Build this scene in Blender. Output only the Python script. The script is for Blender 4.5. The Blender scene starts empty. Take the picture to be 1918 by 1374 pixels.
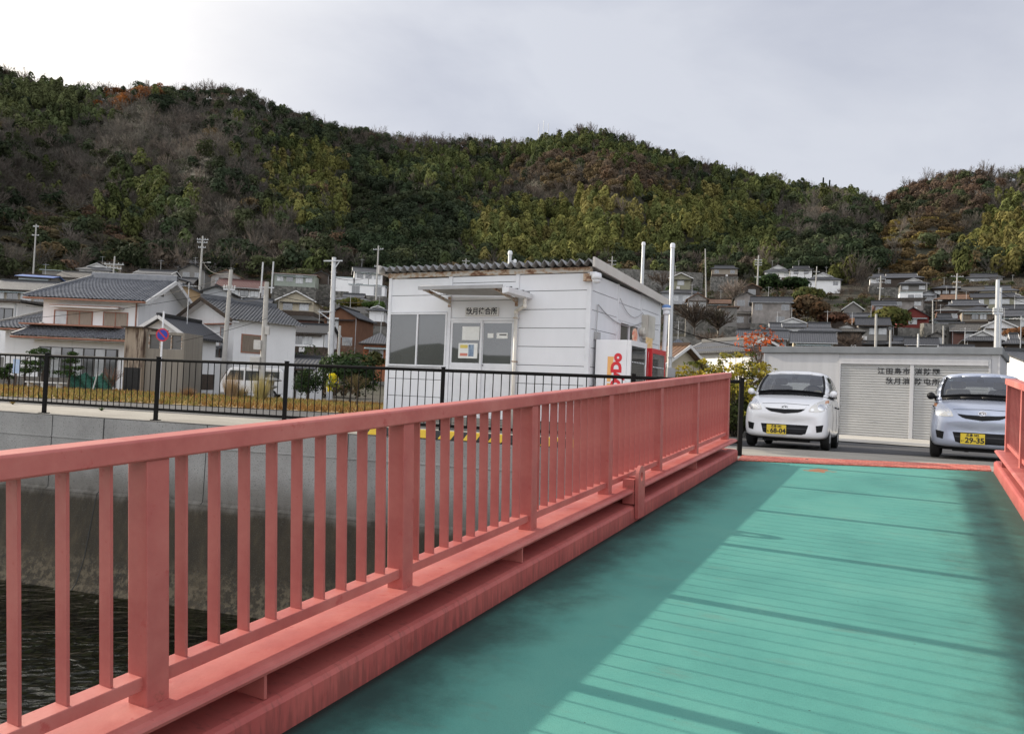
import bpy, bmesh, math, random
import numpy as np
from mathutils import Vector, Matrix
from mathutils.bvhtree import BVHTree

# ------------------------------------------------------------------ camera
SC = bpy.context.scene
COL = SC.collection
CAM = Vector((0.0, 0.0, 0.84))            # eye: 0.84 m above the quay, 1.47 m above the sloping bridge deck
FPX, PW, PH = 1441.0, 1918.0, 1374.0      # focal length and frame in photograph pixels
C_R = Vector((0.99911917, -0.00110523, 0.04194845))
C_U = Vector((-0.041963, -0.02631501, 0.99877256))
C_F = Vector((0.0, 0.99965309, 0.02633821))
cam_d = bpy.data.cameras.new('camera')
cam = bpy.data.objects.new('camera', cam_d)
COL.objects.link(cam)
cam.matrix_world = Matrix(((C_R.x, C_U.x, -C_F.x, CAM.x), (C_R.y, C_U.y, -C_F.y, CAM.y), (C_R.z, C_U.z, -C_F.z, CAM.z), (0, 0, 0, 1)))
cam_d.sensor_width = 36.0
cam_d.lens = 36.0 * FPX / PW
cam_d.clip_start = 0.05
cam_d.clip_end = 5000
SC.camera = cam

# ------------------------------------------------------------------ sky and sun
SUN_AZ, SUN_EL = math.radians(-62.2), math.radians(22.0)     # azimuth from +Y towards +X
SUN_V = Vector((math.sin(SUN_AZ) * math.cos(SUN_EL), math.cos(SUN_AZ) * math.cos(SUN_EL), math.sin(SUN_EL)))
SC.view_settings.view_transform = 'Standard'
SC.view_settings.look = 'None'
SC.view_settings.exposure = 0.35
SC.view_settings.gamma = 1.0
SC.view_settings.use_curve_mapping = False
world = bpy.data.worlds.new('World')
SC.world = world
world.use_nodes = True
wn, wl = world.node_tree.nodes, world.node_tree.links
wn.clear()
w_out = wn.new('ShaderNodeOutputWorld')
w_bg = wn.new('ShaderNodeBackground')
w_bg.inputs['Strength'].default_value = 0.10
w_sky = wn.new('ShaderNodeTexSky')
w_sky.sky_type = 'NISHITA'
w_sky.sun_disc = False
w_sky.sun_elevation = SUN_EL
w_sky.sun_rotation = SUN_AZ
w_sky.dust_density = 2.0
w_tc = wn.new('ShaderNodeTexCoord')
w_map = wn.new('ShaderNodeMapping')
w_map.inputs['Scale'].default_value = (1.0, 1.0, 2.6)
w_map.inputs['Rotation'].default_value = (0.0, 0.25, 0.5)
wl.new(w_tc.outputs['Generated'], w_map.inputs['Vector'])
w_noise = wn.new('ShaderNodeTexNoise')
w_noise.inputs['Scale'].default_value = 1.5
w_noise.inputs['Detail'].default_value = 7.0
w_noise.inputs['Roughness'].default_value = 0.52
w_noise.inputs['Distortion'].default_value = 0.4
wl.new(w_map.outputs['Vector'], w_noise.inputs['Vector'])
w_ramp = wn.new('ShaderNodeValToRGB')          # thin bright cloud to thicker grey cloud
w_ramp.color_ramp.elements[0].position = 0.40
w_ramp.color_ramp.elements[0].color = (4.1, 4.3, 5.1, 1)
w_ramp.color_ramp.elements[1].position = 0.62
w_ramp.color_ramp.elements[1].color = (5.9, 6.05, 6.6, 1)
wl.new(w_noise.outputs['Fac'], w_ramp.inputs['Fac'])
w_dot = wn.new('ShaderNodeVectorMath')
w_dot.operation = 'DOT_PRODUCT'
w_dot.inputs[1].default_value = SUN_V
wl.new(w_tc.outputs['Generated'], w_dot.inputs[0])
w_max = wn.new('ShaderNodeMath'); w_max.operation = 'MAXIMUM'; w_max.inputs[1].default_value = 0.0
wl.new(w_dot.outputs['Value'], w_max.inputs[0])
w_pow = wn.new('ShaderNodeMath'); w_pow.operation = 'POWER'; w_pow.inputs[1].default_value = 9.0
wl.new(w_max.outputs['Value'], w_pow.inputs[0])
w_glow = wn.new('ShaderNodeMix'); w_glow.data_type = 'RGBA'; w_glow.blend_type = 'ADD'
w_glow.inputs[7].default_value = (24.0, 21.5, 16.5, 1)      # cloud lit through near the sun
wl.new(w_pow.outputs['Value'], w_glow.inputs[0])
wl.new(w_ramp.outputs['Color'], w_glow.inputs[6])
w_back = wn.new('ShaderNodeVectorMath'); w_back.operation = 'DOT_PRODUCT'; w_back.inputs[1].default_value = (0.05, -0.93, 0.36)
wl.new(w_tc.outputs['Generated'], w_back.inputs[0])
w_fill_mask = wn.new('ShaderNodeMapRange'); w_fill_mask.interpolation_type = 'SMOOTHSTEP'
for i_, v_ in enumerate((0.10, 1.0, 0.0, 1.0)): w_fill_mask.inputs[1 + i_].default_value = v_
wl.new(w_back.outputs['Value'], w_fill_mask.inputs[0])
w_fill = wn.new('ShaderNodeMix'); w_fill.data_type = 'RGBA'; w_fill.blend_type = 'ADD'
w_fill.inputs[7].default_value = (8.5, 8.5, 8.6, 1)      # added fill light: unseen sky behind the camera brightened for walls and hills
wl.new(w_fill_mask.outputs[0], w_fill.inputs[0])
wl.new(w_glow.outputs[2], w_fill.inputs[6])
w_mix = wn.new('ShaderNodeMix'); w_mix.data_type = 'RGBA'
w_mix.inputs[0].default_value = 0.85                     # overcast share over the clear sky
wl.new(w_sky.outputs['Color'], w_mix.inputs[6])
wl.new(w_fill.outputs[2], w_mix.inputs[7])
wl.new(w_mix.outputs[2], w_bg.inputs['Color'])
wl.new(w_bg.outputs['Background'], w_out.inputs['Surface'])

sun_d = bpy.data.lights.new('sun', 'SUN')
sun_d.energy = 5.0
sun_d.angle = math.radians(0.9)
sun_d.color = (1.0, 0.90, 0.76)
sun = bpy.data.objects.new('sun', sun_d)
COL.objects.link(sun)
sun.rotation_euler = SUN_V.to_track_quat('Z', 'Y').to_euler()

random.seed(7)
RNG = np.random.default_rng(11)

# ------------------------------------------------------------------ helpers
def at_y(px, py, Y):
    """the point of the place seen at photograph pixel (px, py) when it stands Y metres ahead"""
    d = C_F * FPX + C_R * (px - PW / 2) - C_U * (py - PH / 2)
    return CAM + d * (Y / d.y)

def at_z(px, py, z):
    d = C_F * FPX + C_R * (px - PW / 2) - C_U * (py - PH / 2)
    return CAM + d * ((z - CAM.z) / d.z)

class MB:
    def __init__(self):
        self.v, self.f, self.m = [], [], []
    def add(self, vs, fs, m=0):
        k = len(self.v)
        self.v += [tuple(p) for p in vs]
        self.f += [tuple(i + k for i in f) for f in fs]
        self.m += [m] * len(fs)
        return self
    def box(self, x0, x1, y0, y1, z0, z1, m=0):
        return self.add([(x0, y0, z0), (x1, y0, z0), (x1, y1, z0), (x0, y1, z0), (x0, y0, z1), (x1, y0, z1), (x1, y1, z1), (x0, y1, z1)],
                        [(0, 3, 2, 1), (4, 5, 6, 7), (0, 1, 5, 4), (1, 2, 6, 5), (2, 3, 7, 6), (3, 0, 4, 7)], m)
    def prism(self, poly, vec, m=0):
        n = len(poly)
        a = [Vector(p) for p in poly]
        b = [p + Vector(vec) for p in a]
        nrm = Vector((0, 0, 0))
        for i in range(n):
            nrm += a[i].cross(a[(i + 1) % n])
        fs = []
        if nrm.dot(Vector(vec)) < 0:
            fs = [tuple(range(n)), tuple(range(2 * n - 1, n - 1, -1))] + [((i + 1) % n, i, i + n, (i + 1) % n + n) for i in range(n)]
        else:
            fs = [tuple(range(n - 1, -1, -1)), tuple(range(n, 2 * n))] + [(i, (i + 1) % n, (i + 1) % n + n, i + n) for i in range(n)]
        return self.add(a + b, fs, m)
    def bar(self, p0, p1, w, h, up=(0, 0, 1), m=0):
        p0, p1 = Vector(p0), Vector(p1)
        d = (p1 - p0).normalized()
        s = d.cross(Vector(up))
        if s.length < 1e-6:
            s = d.cross(Vector((1, 0, 0)))
        s.normalize()
        u = s.cross(d)
        q = [p0 - s * w / 2 - u * h / 2, p0 + s * w / 2 - u * h / 2, p0 + s * w / 2 + u * h / 2, p0 - s * w / 2 + u * h / 2]
        return self.prism(q, p1 - p0, m)
    def tube(self, p0, p1, r0, r1=None, n=8, m=0):
        p0, p1 = Vector(p0), Vector(p1)
        r1 = r0 if r1 is None else r1
        d = (p1 - p0).normalized()
        s = d.orthogonal().normalized()
        u = d.cross(s)
        vs = []
        for p, r in ((p0, r0), (p1, r1)):
            for i in range(n):
                a = 2 * math.pi * i / n
                vs.append(p + (s * math.cos(a) + u * math.sin(a)) * r)
        fs = [(i, (i + 1) % n, (i + 1) % n + n, i + n) for i in range(n)]
        fs += [tuple(range(n - 1, -1, -1)), tuple(range(n, 2 * n))]
        return self.add(vs, fs, m)
    def path(self, pts, r, n=6, m=0):
        for a, b in zip(pts[:-1], pts[1:]):
            self.tube(a, b, r, r, n, m)
        return self
    def lathe(self, prof, c=(0, 0, 0), n=16, axis='z', m=0):
        vs, fs = [], []
        for r, h in prof:
            for i in range(n):
                a = 2 * math.pi * i / n
                p = (r * math.cos(a), r * math.sin(a), h)
                if axis == 'x':
                    p = (h, r * math.cos(a), r * math.sin(a))
                elif axis == 'y':
                    p = (r * math.sin(a), h, r * math.cos(a))
                vs.append((p[0] + c[0], p[1] + c[1], p[2] + c[2]))
        k = len(prof)
        for j in range(k - 1):
            for i in range(n):
                fs.append((j * n + i, j * n + (i + 1) % n, (j + 1) * n + (i + 1) % n, (j + 1) * n + i))
        fs.append(tuple(range(n - 1, -1, -1)))
        fs.append(tuple(range((k - 1) * n, k * n)))
        return self.add(vs, fs, m)
    def grid(self, rows, m=0, closed=False):
        nr, nc = len(rows), len(rows[0])
        vs = [p for r in rows for p in r]
        fs = []
        for i in range(nr - 1):
            for j in range(nc if closed else nc - 1):
                j2 = (j + 1) % nc
                fs.append((i * nc + j, i * nc + j2, (i + 1) * nc + j2, (i + 1) * nc + j))
        return self.add(vs, fs, m)
    def build(self, name, mats, parent=None, smooth=False, bevel=0.0, uv=False, loc=None):
        me = bpy.data.meshes.new(name)
        me.from_pydata(self.v, [], self.f)
        if not isinstance(mats, (list, tuple)):
            mats = [mats]
        for mt in mats:
            me.materials.append(mt)
        if len(mats) > 1:
            me.polygons.foreach_set('material_index', self.m)
        if smooth:
            me.polygons.foreach_set('use_smooth', [True] * len(self.f))
        if uv:
            ul = me.uv_layers.new(name='UVMap')
            for p in me.polygons:
                n = p.normal
                e = Vector((-n.y, n.x, 0))
                if e.length < 1e-4:
                    e = Vector((1, 0, 0))
                e.normalize()
                s = n.cross(e)
                for li in p.loop_indices:
                    co = me.vertices[me.loops[li].vertex_index].co
                    ul.data[li].uv = (co.dot(e), co.dot(s))
        me.update()
        o = bpy.data.objects.new(name, me)
        COL.objects.link(o)
        if parent is not None:
            o.parent = parent
        if loc is not None:
            o.location = loc
        if bevel > 0:
            b = o.modifiers.new('bevel', 'BEVEL')
            b.width = bevel
            b.segments = 2
            b.limit_method = 'ANGLE'
            b.angle_limit = math.radians(40)
            b.harden_normals = False
        return o

def tag(o, label, cat, group=None, kind=None):
    if label: o['label'] = label
    if cat: o['category'] = cat
    if group: o['group'] = group
    if kind: o['kind'] = kind
    return o

def thing(name, label, cat, loc=(0, 0, 0), rotz=0.0, group=None):
    o = bpy.data.objects.new(name, None)
    COL.objects.link(o)
    o.empty_display_size = 0.3
    o.location = loc
    o.rotation_euler = (0, 0, rotz)
    return tag(o, label, cat, group)

def copy_part(src, parent, loc=None, name=None):
    c = src.copy()
    COL.objects.link(c)
    c.parent = parent
    if loc is not None:
        c.location = loc
    return c

def text_mesh(name, body, size, material, parent=None, mat4=None, bold=0.0, depth=0.004, align='CENTER', sx=1.0, space=1.0):
    cu = bpy.data.curves.new(name, 'FONT')
    cu.body = body
    cu.size = size
    cu.align_x = align
    cu.align_y = 'CENTER'
    cu.offset = bold
    cu.extrude = depth / 2
    cu.space_character = space
    cu.resolution_u = 3
    t = bpy.data.objects.new(name, cu)
    COL.objects.link(t)
    dg = bpy.context.evaluated_depsgraph_get()
    me = bpy.data.meshes.new_from_object(t.evaluated_get(dg), depsgraph=dg)
    bpy.data.objects.remove(t)
    me.materials.clear()
    me.materials.append(material)
    if sx != 1.0:
        for v in me.vertices:
            v.co.x *= sx
    if mat4 is not None:
        me.transform(mat4)
    o = bpy.data.objects.new(name, me)
    COL.objects.link(o)
    if parent is not None:
        o.parent = parent
    return o

def frame4(origin, xdir, ydir):
    """matrix that lays a text in the plane spanned by xdir, ydir at origin"""
    x, y = Vector(xdir).normalized(), Vector(ydir).normalized()
    z = x.cross(y)
    o = Vector(origin)
    return Matrix(((x.x, y.x, z.x, o.x), (x.y, y.y, z.y, o.y), (x.z, y.z, z.z, o.z), (0, 0, 0, 1)))

# ------------------------------------------------------------------ materials
def new_mat(name):
    m = bpy.data.materials.new(name)
    m.use_nodes = True
    return m, m.node_tree.nodes, m.node_tree.links, m.node_tree.nodes['Principled BSDF']

def c4(c):
    return (c[0], c[1], c[2], 1.0)

def shade(c, k):
    return tuple(min(1.0, x * k) for x in c)

def tex_noise(n, l, scale, detail=4.0, rough=0.55, coord='Object', stretch=None, dist=0.0):
    tc = n.new('ShaderNodeTexCoord')
    src = tc.outputs[coord]
    if stretch:
        mp = n.new('ShaderNodeMapping')
        mp.inputs['Scale'].default_value = stretch
        l.new(src, mp.inputs['Vector'])
        src = mp.outputs['Vector']
    t = n.new('ShaderNodeTexNoise')
    t.inputs['Scale'].default_value = scale
    t.inputs['Detail'].default_value = detail
    t.inputs['Roughness'].default_value = rough
    t.inputs['Distortion'].default_value = dist
    l.new(src, t.inputs['Vector'])
    return t.outputs['Fac']

def ramp(n, l, fac, stops):
    r = n.new('ShaderNodeValToRGB')
    el = r.color_ramp.elements
    while len(el) < len(stops):
        el.new(0.5)
    for e, (p, c) in zip(el, stops):
        e.position = p
        e.color = c4(c) if len(c) == 3 else c
    l.new(fac, r.inputs['Fac'])
    return r.outputs['Color']

def mixc(n, l, fac, a, b, mode='MIX'):
    m = n.new('ShaderNodeMix')
    m.data_type = 'RGBA'
    m.blend_type = mode
    for sock, val in ((m.inputs[0], fac), (m.inputs[6], a), (m.inputs[7], b)):
        if hasattr(val, 'is_linked') or hasattr(val, 'links'):
            l.new(val, sock)
        elif isinstance(val, (int, float)):
            sock.default_value = val
        else:
            sock.default_value = c4(val)
    return m.outputs[2]

def math_n(n, l, op, a, b=None, clamp=False):
    m = n.new('ShaderNodeMath')
    m.operation = op
    m.use_clamp = clamp
    for i, v in enumerate((a, b)):
        if v is None: continue
        if isinstance(v, (int, float)):
            m.inputs[i].default_value = v
        else:
            l.new(v, m.inputs[i])
    return m.outputs[0]

def maprange(n, l, v, a, b, c=0.0, d=1.0):
    m = n.new('ShaderNodeMapRange')
    m.interpolation_type = 'SMOOTHSTEP'
    l.new(v, m.inputs[0])
    for i, x in enumerate((a, b, c, d)):
        m.inputs[1 + i].default_value = x
    return m.outputs[0]

def bump_n(n, l, h, bsdf, strength=0.3, dist=0.02):
    b = n.new('ShaderNodeBump')
    b.inputs['Strength'].default_value = strength
    b.inputs['Distance'].default_value = dist
    l.new(h, b.inputs['Height'])
    l.new(b.outputs['Normal'], bsdf.inputs['Normal'])

def sep(n, l, coord='Object'):
    tc = n.new('ShaderNodeTexCoord')
    s = n.new('ShaderNodeSeparateXYZ')
    l.new(tc.outputs[coord], s.inputs[0])
    return s.outputs

def M(name, col, rough=0.6, var=0.15, scale=2.0, col2=None, bump=0.0, bscale=60.0, metal=0.0, stretch=None, spec=0.5, detail=5.0, bdist=0.01):
    m, n, l, b = new_mat(name)
    f = tex_noise(n, l, scale, detail, 0.6, stretch=stretch)
    a, c = (shade(col, 1 - var), shade(col, 1 + var)) if col2 is None else (col, col2)
    l.new(ramp(n, l, f, [(0.32, a), (0.68, c)]), b.inputs['Base Color'])
    b.inputs['Roughness'].default_value = rough
    b.inputs['Metallic'].default_value = metal
    b.inputs['Specular IOR Level'].default_value = spec
    if bump > 0:
        bump_n(n, l, tex_noise(n, l, bscale, 4.0), b, bump, bdist)
    return m

def leaf_mat(name, trans=0.18, rough=0.6, kdark=0.45):
    """foliage: colour comes from the mesh's own tint of each leaf"""
    m, n, l, b = new_mat(name)
    a = n.new('ShaderNodeAttribute')
    a.attribute_name = 'tint'
    l.new(a.outputs['Color'], b.inputs['Base Color'])
    b.inputs['Roughness'].default_value = 0.85
    b.inputs['Specular IOR Level'].default_value = 0.08
    t = n.new('ShaderNodeBsdfTranslucent')
    l.new(a.outputs['Color'], t.inputs['Color'])
    mx = n.new('ShaderNodeMixShader')
    mx.inputs[0].default_value = trans
    l.new(b.outputs[0], mx.inputs[1])
    l.new(t.outputs[0], mx.inputs[2])
    l.new(mx.outputs[0], n['Material Output'].inputs['Surface'])
    return m

def tile_mat(name, col, rough=0.45, pu=0.28, pv=0.26, var=0.25):
    """pantile roof laid out in metres along the eave (u) and down the slope (v)"""
    m, n, l, b = new_mat(name)
    tc = n.new('ShaderNodeTexCoord')
    s = n.new('ShaderNodeSeparateXYZ')
    l.new(tc.outputs['UV'], s.inputs[0])
    u = math_n(n, l, 'ABSOLUTE', math_n(n, l, 'SINE', math_n(n, l, 'MULTIPLY', s.outputs[0], math.pi / pu)))
    v = math_n(n, l, 'FRACT', math_n(n, l, 'DIVIDE', s.outputs[1], pv))
    h = math_n(n, l, 'ADD', math_n(n, l, 'MULTIPLY', u, 0.8), math_n(n, l, 'MULTIPLY', v, 0.5))
    f = tex_noise(n, l, 3.0, 6.0, 0.7)
    base = ramp(n, l, f, [(0.3, shade(col, 1 - var)), (0.7, shade(col, 1 + var))])
    groove = maprange(n, l, u, 0.0, 0.35)
    base = mixc(n, l, groove, shade(col, 0.45), base)
    l.new(base, b.inputs['Base Color'])
    b.inputs['Roughness'].default_value = rough
    bump_n(n, l, h, b, 0.8, 0.05)
    return m

def glass_pane(name, tint, refl=0.2, rough=0.03, var=0.3):
    m, n, l, b = new_mat(name)
    f = tex_noise(n, l, 1.2, 3.0)
    l.new(ramp(n, l, f, [(0.35, shade(tint, 1 - var)), (0.65, shade(tint, 1 + var))]), b.inputs['Base Color'])
    b.inputs['Roughness'].default_value = 0.6
    g = n.new('ShaderNodeBsdfGlossy')
    g.inputs['Roughness'].default_value = rough
    fr = n.new('ShaderNodeFresnel')
    fr.inputs['IOR'].default_value = 1.5
    mx = n.new('ShaderNodeMixShader')
    l.new(math_n(n, l, 'ADD', fr.outputs[0], refl, True), mx.inputs[0])
    l.new(b.outputs[0], mx.inputs[1])
    l.new(g.outputs[0], mx.inputs[2])
    l.new(mx.outputs[0], n['Material Output'].inputs['Surface'])
    return m

def clear_glass(name, tint=(0.6, 0.65, 0.65), add=0.03):
    m, n, l, b = new_mat(name)
    t = n.new('ShaderNodeBsdfTransparent')
    t.inputs['Color'].default_value = c4(tint)
    g = n.new('ShaderNodeBsdfGlossy')
    g.inputs['Roughness'].default_value = 0.02
    fr = n.new('ShaderNodeFresnel')
    fr.inputs['IOR'].default_value = 1.52
    mx = n.new('ShaderNodeMixShader')
    l.new(math_n(n, l, 'ADD', fr.outputs[0], add, True), mx.inputs[0])
    l.new(t.outputs[0], mx.inputs[1])
    l.new(g.outputs[0], mx.inputs[2])
    l.new(mx.outputs[0], n['Material Output'].inputs['Surface'])
    n.remove(b)
    return m
# ------------------------------------------------------------------ terrain
EDGE = [(-60, 30.0), (-40, 24.0), (-14, 15.75), (-8.6, 13.9), (-6.1, 13.12), (-3.65, 12.35), (-1.05, 11.6), (1.7, 10.75), (3.0, 10.2), (6.2, 9.5), (12, 8.2), (40, 1.0), (80, -10)]
EX = np.array([p[0] for p in EDGE], float); EY = np.array([p[1] for p in EDGE], float)

def az_z(px, py, r):
    d = at_y(px, py, 1.0) - CAM
    hd = math.hypot(d.x, d.y)
    return math.atan2(d.x, d.y), CAM.z + d.z / hd * r

RSC, VSL, VSR = 1.42, 1.28, 1.60        # the hills and upper houses stand this much farther than first paced out
def ysc(px, Y):
    return Y if Y < 58 else Y * (VSL if px < 800 else VSR)
RIDGE = [(0, 128, 470), (100, 152, 470), (180, 165, 460), (300, 160, 440), (450, 166, 440), (520, 196, 450), (600, 222, 460), (660, 245, 470),
         (760, 252, 490), (850, 256, 500), (930, 264, 500), (985, 268, 470), (1040, 250, 440), (1100, 242, 430), (1160, 254, 430), (1250, 284, 430),
         (1330, 308, 430), (1420, 326, 430), (1500, 344, 440), (1590, 366, 470), (1650, 374, 470), (1690, 346, 430), (1760, 326, 420), (1870, 316, 410), (1918, 322, 410)]
VTOP = [(0, 520, 215), (250, 512, 215), (400, 512, 215), (600, 512, 210), (800, 525, 205), (1000, 535, 205), (1200, 530, 205), (1300, 528, 205),
        (1450, 515, 205), (1600, 512, 205), (1700, 522, 205), (1850, 512, 205), (1918, 512, 205)]
R_AZ, R_R, R_Z = [], [], []
for px, py, r in RIDGE:
    r *= RSC; a, z = az_z(px, py, r); R_AZ.append(a); R_R.append(r); R_Z.append(z - 8.5)
R_AZ = [math.radians(-58), math.radians(-48), R_AZ[0] - 0.04] + R_AZ + [R_AZ[-1] + 0.2, R_AZ[-1] + 0.5]
R_R = [R_R[0]] * 3 + R_R + [R_R[-1]] * 2
R_Z = [14, 40, R_Z[0] + 3] + R_Z + [R_Z[-1], 60]
V_AZ, V_Z, V_R = [], [], []
for px, py, r in VTOP:
    r *= (VSL if px < 700 else 1.45 if px < 1100 else VSR); a, z = az_z(px, py, r); V_AZ.append(a); V_Z.append(z); V_R.append(r)
V_AZ = [math.radians(-58), math.radians(-48)] + V_AZ; V_Z = [6, 16] + V_Z; V_R = [V_R[0]] * 2 + V_R

def terrain_np(x, y):
    r = np.hypot(x, y); az = np.arctan2(x, y)
    d = (y - np.interp(x, EX, EY)) * 0.95
    zn = np.interp(d, [-5, 0, 2.2, 6, 12, 22, 33, 45, 60, 70], [0, 0, 0, -0.14, -0.17, -0.30, -0.62, -0.85, -0.5, 0.0])
    zv = np.interp(az, V_AZ, V_Z); rr = np.interp(az, R_AZ, R_R); zr = np.interp(az, R_AZ, R_Z)
    VR = np.interp(az, V_AZ, V_R)
    v = np.clip((r - 76) / (VR - 76), 0, 1) ** 1.45
    u = np.clip((r - VR) / (rr - VR), 0, 1)
    z = zn + zv * v + (zr - zv) * (0.88 * u + 0.12 * u * u)
    w = np.clip((r - VR - 25) / 80, 0, 1) * np.clip((rr - 20 - r) / 60, 0, 1)
    z = z + w * (9.0 * np.sin(az * 23 + r * 0.010) + 5.0 * np.sin(az * 51 + 1.3 - r * 0.014) + 2.2 * np.sin(r * 0.06 + az * 40))
    z = z - np.clip(r - rr, 0, 400) * 0.40
    return np.maximum(z, -2.0 + 0 * z)

def terrain(x, y):
    return float(terrain_np(np.array([x], float), np.array([y], float))[0])

def np_mesh(name, co, faces, mats, attr=None, smooth=False):
    """mesh from numpy arrays; faces (n,k); attr per-vertex rgb -> 'tint'"""
    me = bpy.data.meshes.new(name)
    nv, nf, k = len(co), len(faces), faces.shape[1]
    me.vertices.add(nv)
    me.vertices.foreach_set('co', np.ascontiguousarray(co, dtype=np.float32).ravel())
    me.loops.add(nf * k)
    me.loops.foreach_set('vertex_index', np.ascontiguousarray(faces, dtype=np.int32).ravel())
    me.polygons.add(nf)
    me.polygons.foreach_set('loop_start', np.arange(nf, dtype=np.int32) * k)
    if attr is not None:
        a = me.color_attributes.new('tint', 'FLOAT_COLOR', 'POINT')
        c = np.ones((nv, 4), np.float32); c[:, :3] = attr
        a.data.foreach_set('color', c.ravel())
    me.materials.append(mats)
    me.update(calc_edges=True)
    if smooth:
        me.polygons.foreach_set('use_smooth', np.ones(nf, bool))
    o = bpy.data.objects.new(name, me)
    COL.objects.link(o)
    return o

def edge_r(az):
    lo, hi = 0.5, 120.0
    for _ in range(40):
        mid = (lo + hi) / 2
        if mid * math.cos(az) > np.interp(mid * math.sin(az), EX, EY): hi = mid
        else: lo = mid
    return hi

m_soil, n, l, b = new_mat('hill_soil')
f = tex_noise(n, l, 0.05, 8.0, 0.65)
l.new(ramp(n, l, f, [(0.3, (0.022, 0.020, 0.012)), (0.5, (0.036, 0.030, 0.017)), (0.7, (0.028, 0.033, 0.015))]), b.inputs['Base Color'])
b.inputs['Roughness'].default_value = 0.95
bump_n(n, l, tex_noise(n, l, 1.2, 6.0), b, 0.6, 0.5)

azs = np.radians(np.arange(-62, 62.01, 0.5))
dd = np.concatenate([np.arange(0, 50, 0.5), np.arange(50, 120, 2.0), np.arange(120, 800, 6.0), [860, 950, 1050]])
er = np.array([edge_r(a) for a in azs])
AA, DD = np.meshgrid(azs, dd, indexing='ij')
RR = er[:, None] + DD
X, Y = RR * np.sin(AA), RR * np.cos(AA)
Z = terrain_np(X, Y)
Z[:, 0] = 0.0
co = np.stack([X, Y, Z], -1).reshape(-1, 3)
na, nd = len(azs), len(dd)
ii, jj = np.meshgrid(np.arange(na - 1), np.arange(nd - 1), indexing='ij')
q = (ii * nd + jj).ravel()
tr = np_mesh('terrain', co, np.stack([q, q + 1, q + nd + 1, q + nd], -1), m_soil, smooth=True)
tag(tr, 'wooded hillside and low ground behind the quay', None, kind='structure')

def drape(name, c00, c10, c11, c01, material, off, label, step=0.6, kind='structure'):
    """a sheet laid on the ground between four corners"""
    c00, c10, c11, c01 = [np.array(c, float) for c in (c00, c10, c11, c01)]
    nu = max(2, int(max(np.linalg.norm(c10 - c00), np.linalg.norm(c11 - c01)) / step))
    nv = max(2, int(max(np.linalg.norm(c01 - c00), np.linalg.norm(c11 - c10)) / (step * 0.5)))
    u, v = np.meshgrid(np.linspace(0, 1, nu + 1), np.linspace(0, 1, nv + 1), indexing='ij')
    u, v = u[..., None], v[..., None]
    p = (c00 * (1 - u) + c10 * u) * (1 - v) + (c01 * (1 - u) + c11 * u) * v
    z = terrain_np(p[..., 0], p[..., 1]) + off
    co = np.concatenate([p, z[..., None]], -1).reshape(-1, 3)
    a, b2 = np.meshgrid(np.arange(nu), np.arange(nv), indexing='ij')
    q = (a * (nv + 1) + b2).ravel()
    o = np_mesh(name, co, np.stack([q, q + nv + 1, q + nv + 2, q + 1], -1), material, smooth=True)
    return tag(o, label, None, kind=kind)

def on_edge(x, inset):
    return (x + inset * 0.3, float(np.interp(x, EX, EY)) + inset * 0.95)

m_quay, n, l, b = new_mat('quay_concrete')
f = tex_noise(n, l, 0.8, 8.0, 0.7); g = tex_noise(n, l, 45.0, 3.0, 0.6)
col = ramp(n, l, f, [(0.3, (0.20, 0.185, 0.16)), (0.7, (0.33, 0.31, 0.27))])
col = mixc(n, l, maprange(n, l, g, 0.55, 0.75, 0.0, 0.5), col, (0.12, 0.11, 0.10))
l.new(col, b.inputs['Base Color']); b.inputs['Roughness'].default_value = 0.9
bump_n(n, l, tex_noise(n, l, 60.0, 4.0), b, 0.5, 0.01)
m_asph = M('asphalt', (0.035, 0.035, 0.037), 0.85, col2=(0.065, 0.065, 0.068), scale=1.5, bump=0.5, bscale=120, detail=8)
m_apron = M('apron_concrete', (0.36, 0.34, 0.30), 0.85, col2=(0.46, 0.44, 0.40), scale=0.9, bump=0.2, bscale=60)
m_white_line = M('road_paint', (0.62, 0.62, 0.60), 0.7, var=0.15, scale=12)

for k, (xa, xb) in enumerate([(-40, -14), (-14, -8.6), (-8.6, -6.1), (-6.1, -3.65), (-3.65, -1.05), (-1.05, 1.7), (1.7, 3.0), (3.0, 6.2), (6.2, 12), (12, 30)]):
    ins = 2.6 if xb <= 1.7 else 3.9
    o = drape('quay_paving', on_edge(xa, 0.0), on_edge(xb, 0.0), on_edge(xb, ins), on_edge(xa, ins), m_quay, 0.010, 'grey concrete paving along the quay edge')
    o.name = 'quay_paving'
drape('road', on_edge(-40, 2.6), on_edge(1.7, 2.6), (2.0, 30.0), (-46, 34.0), m_asph, 0.012, 'asphalt quay road')
drape('car_park', on_edge(1.7, 3.9), on_edge(30, 3.9), (36, 16.0), (2.0, 30.0), m_asph, 0.012, 'asphalt yard in front of the shuttered store')

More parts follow.
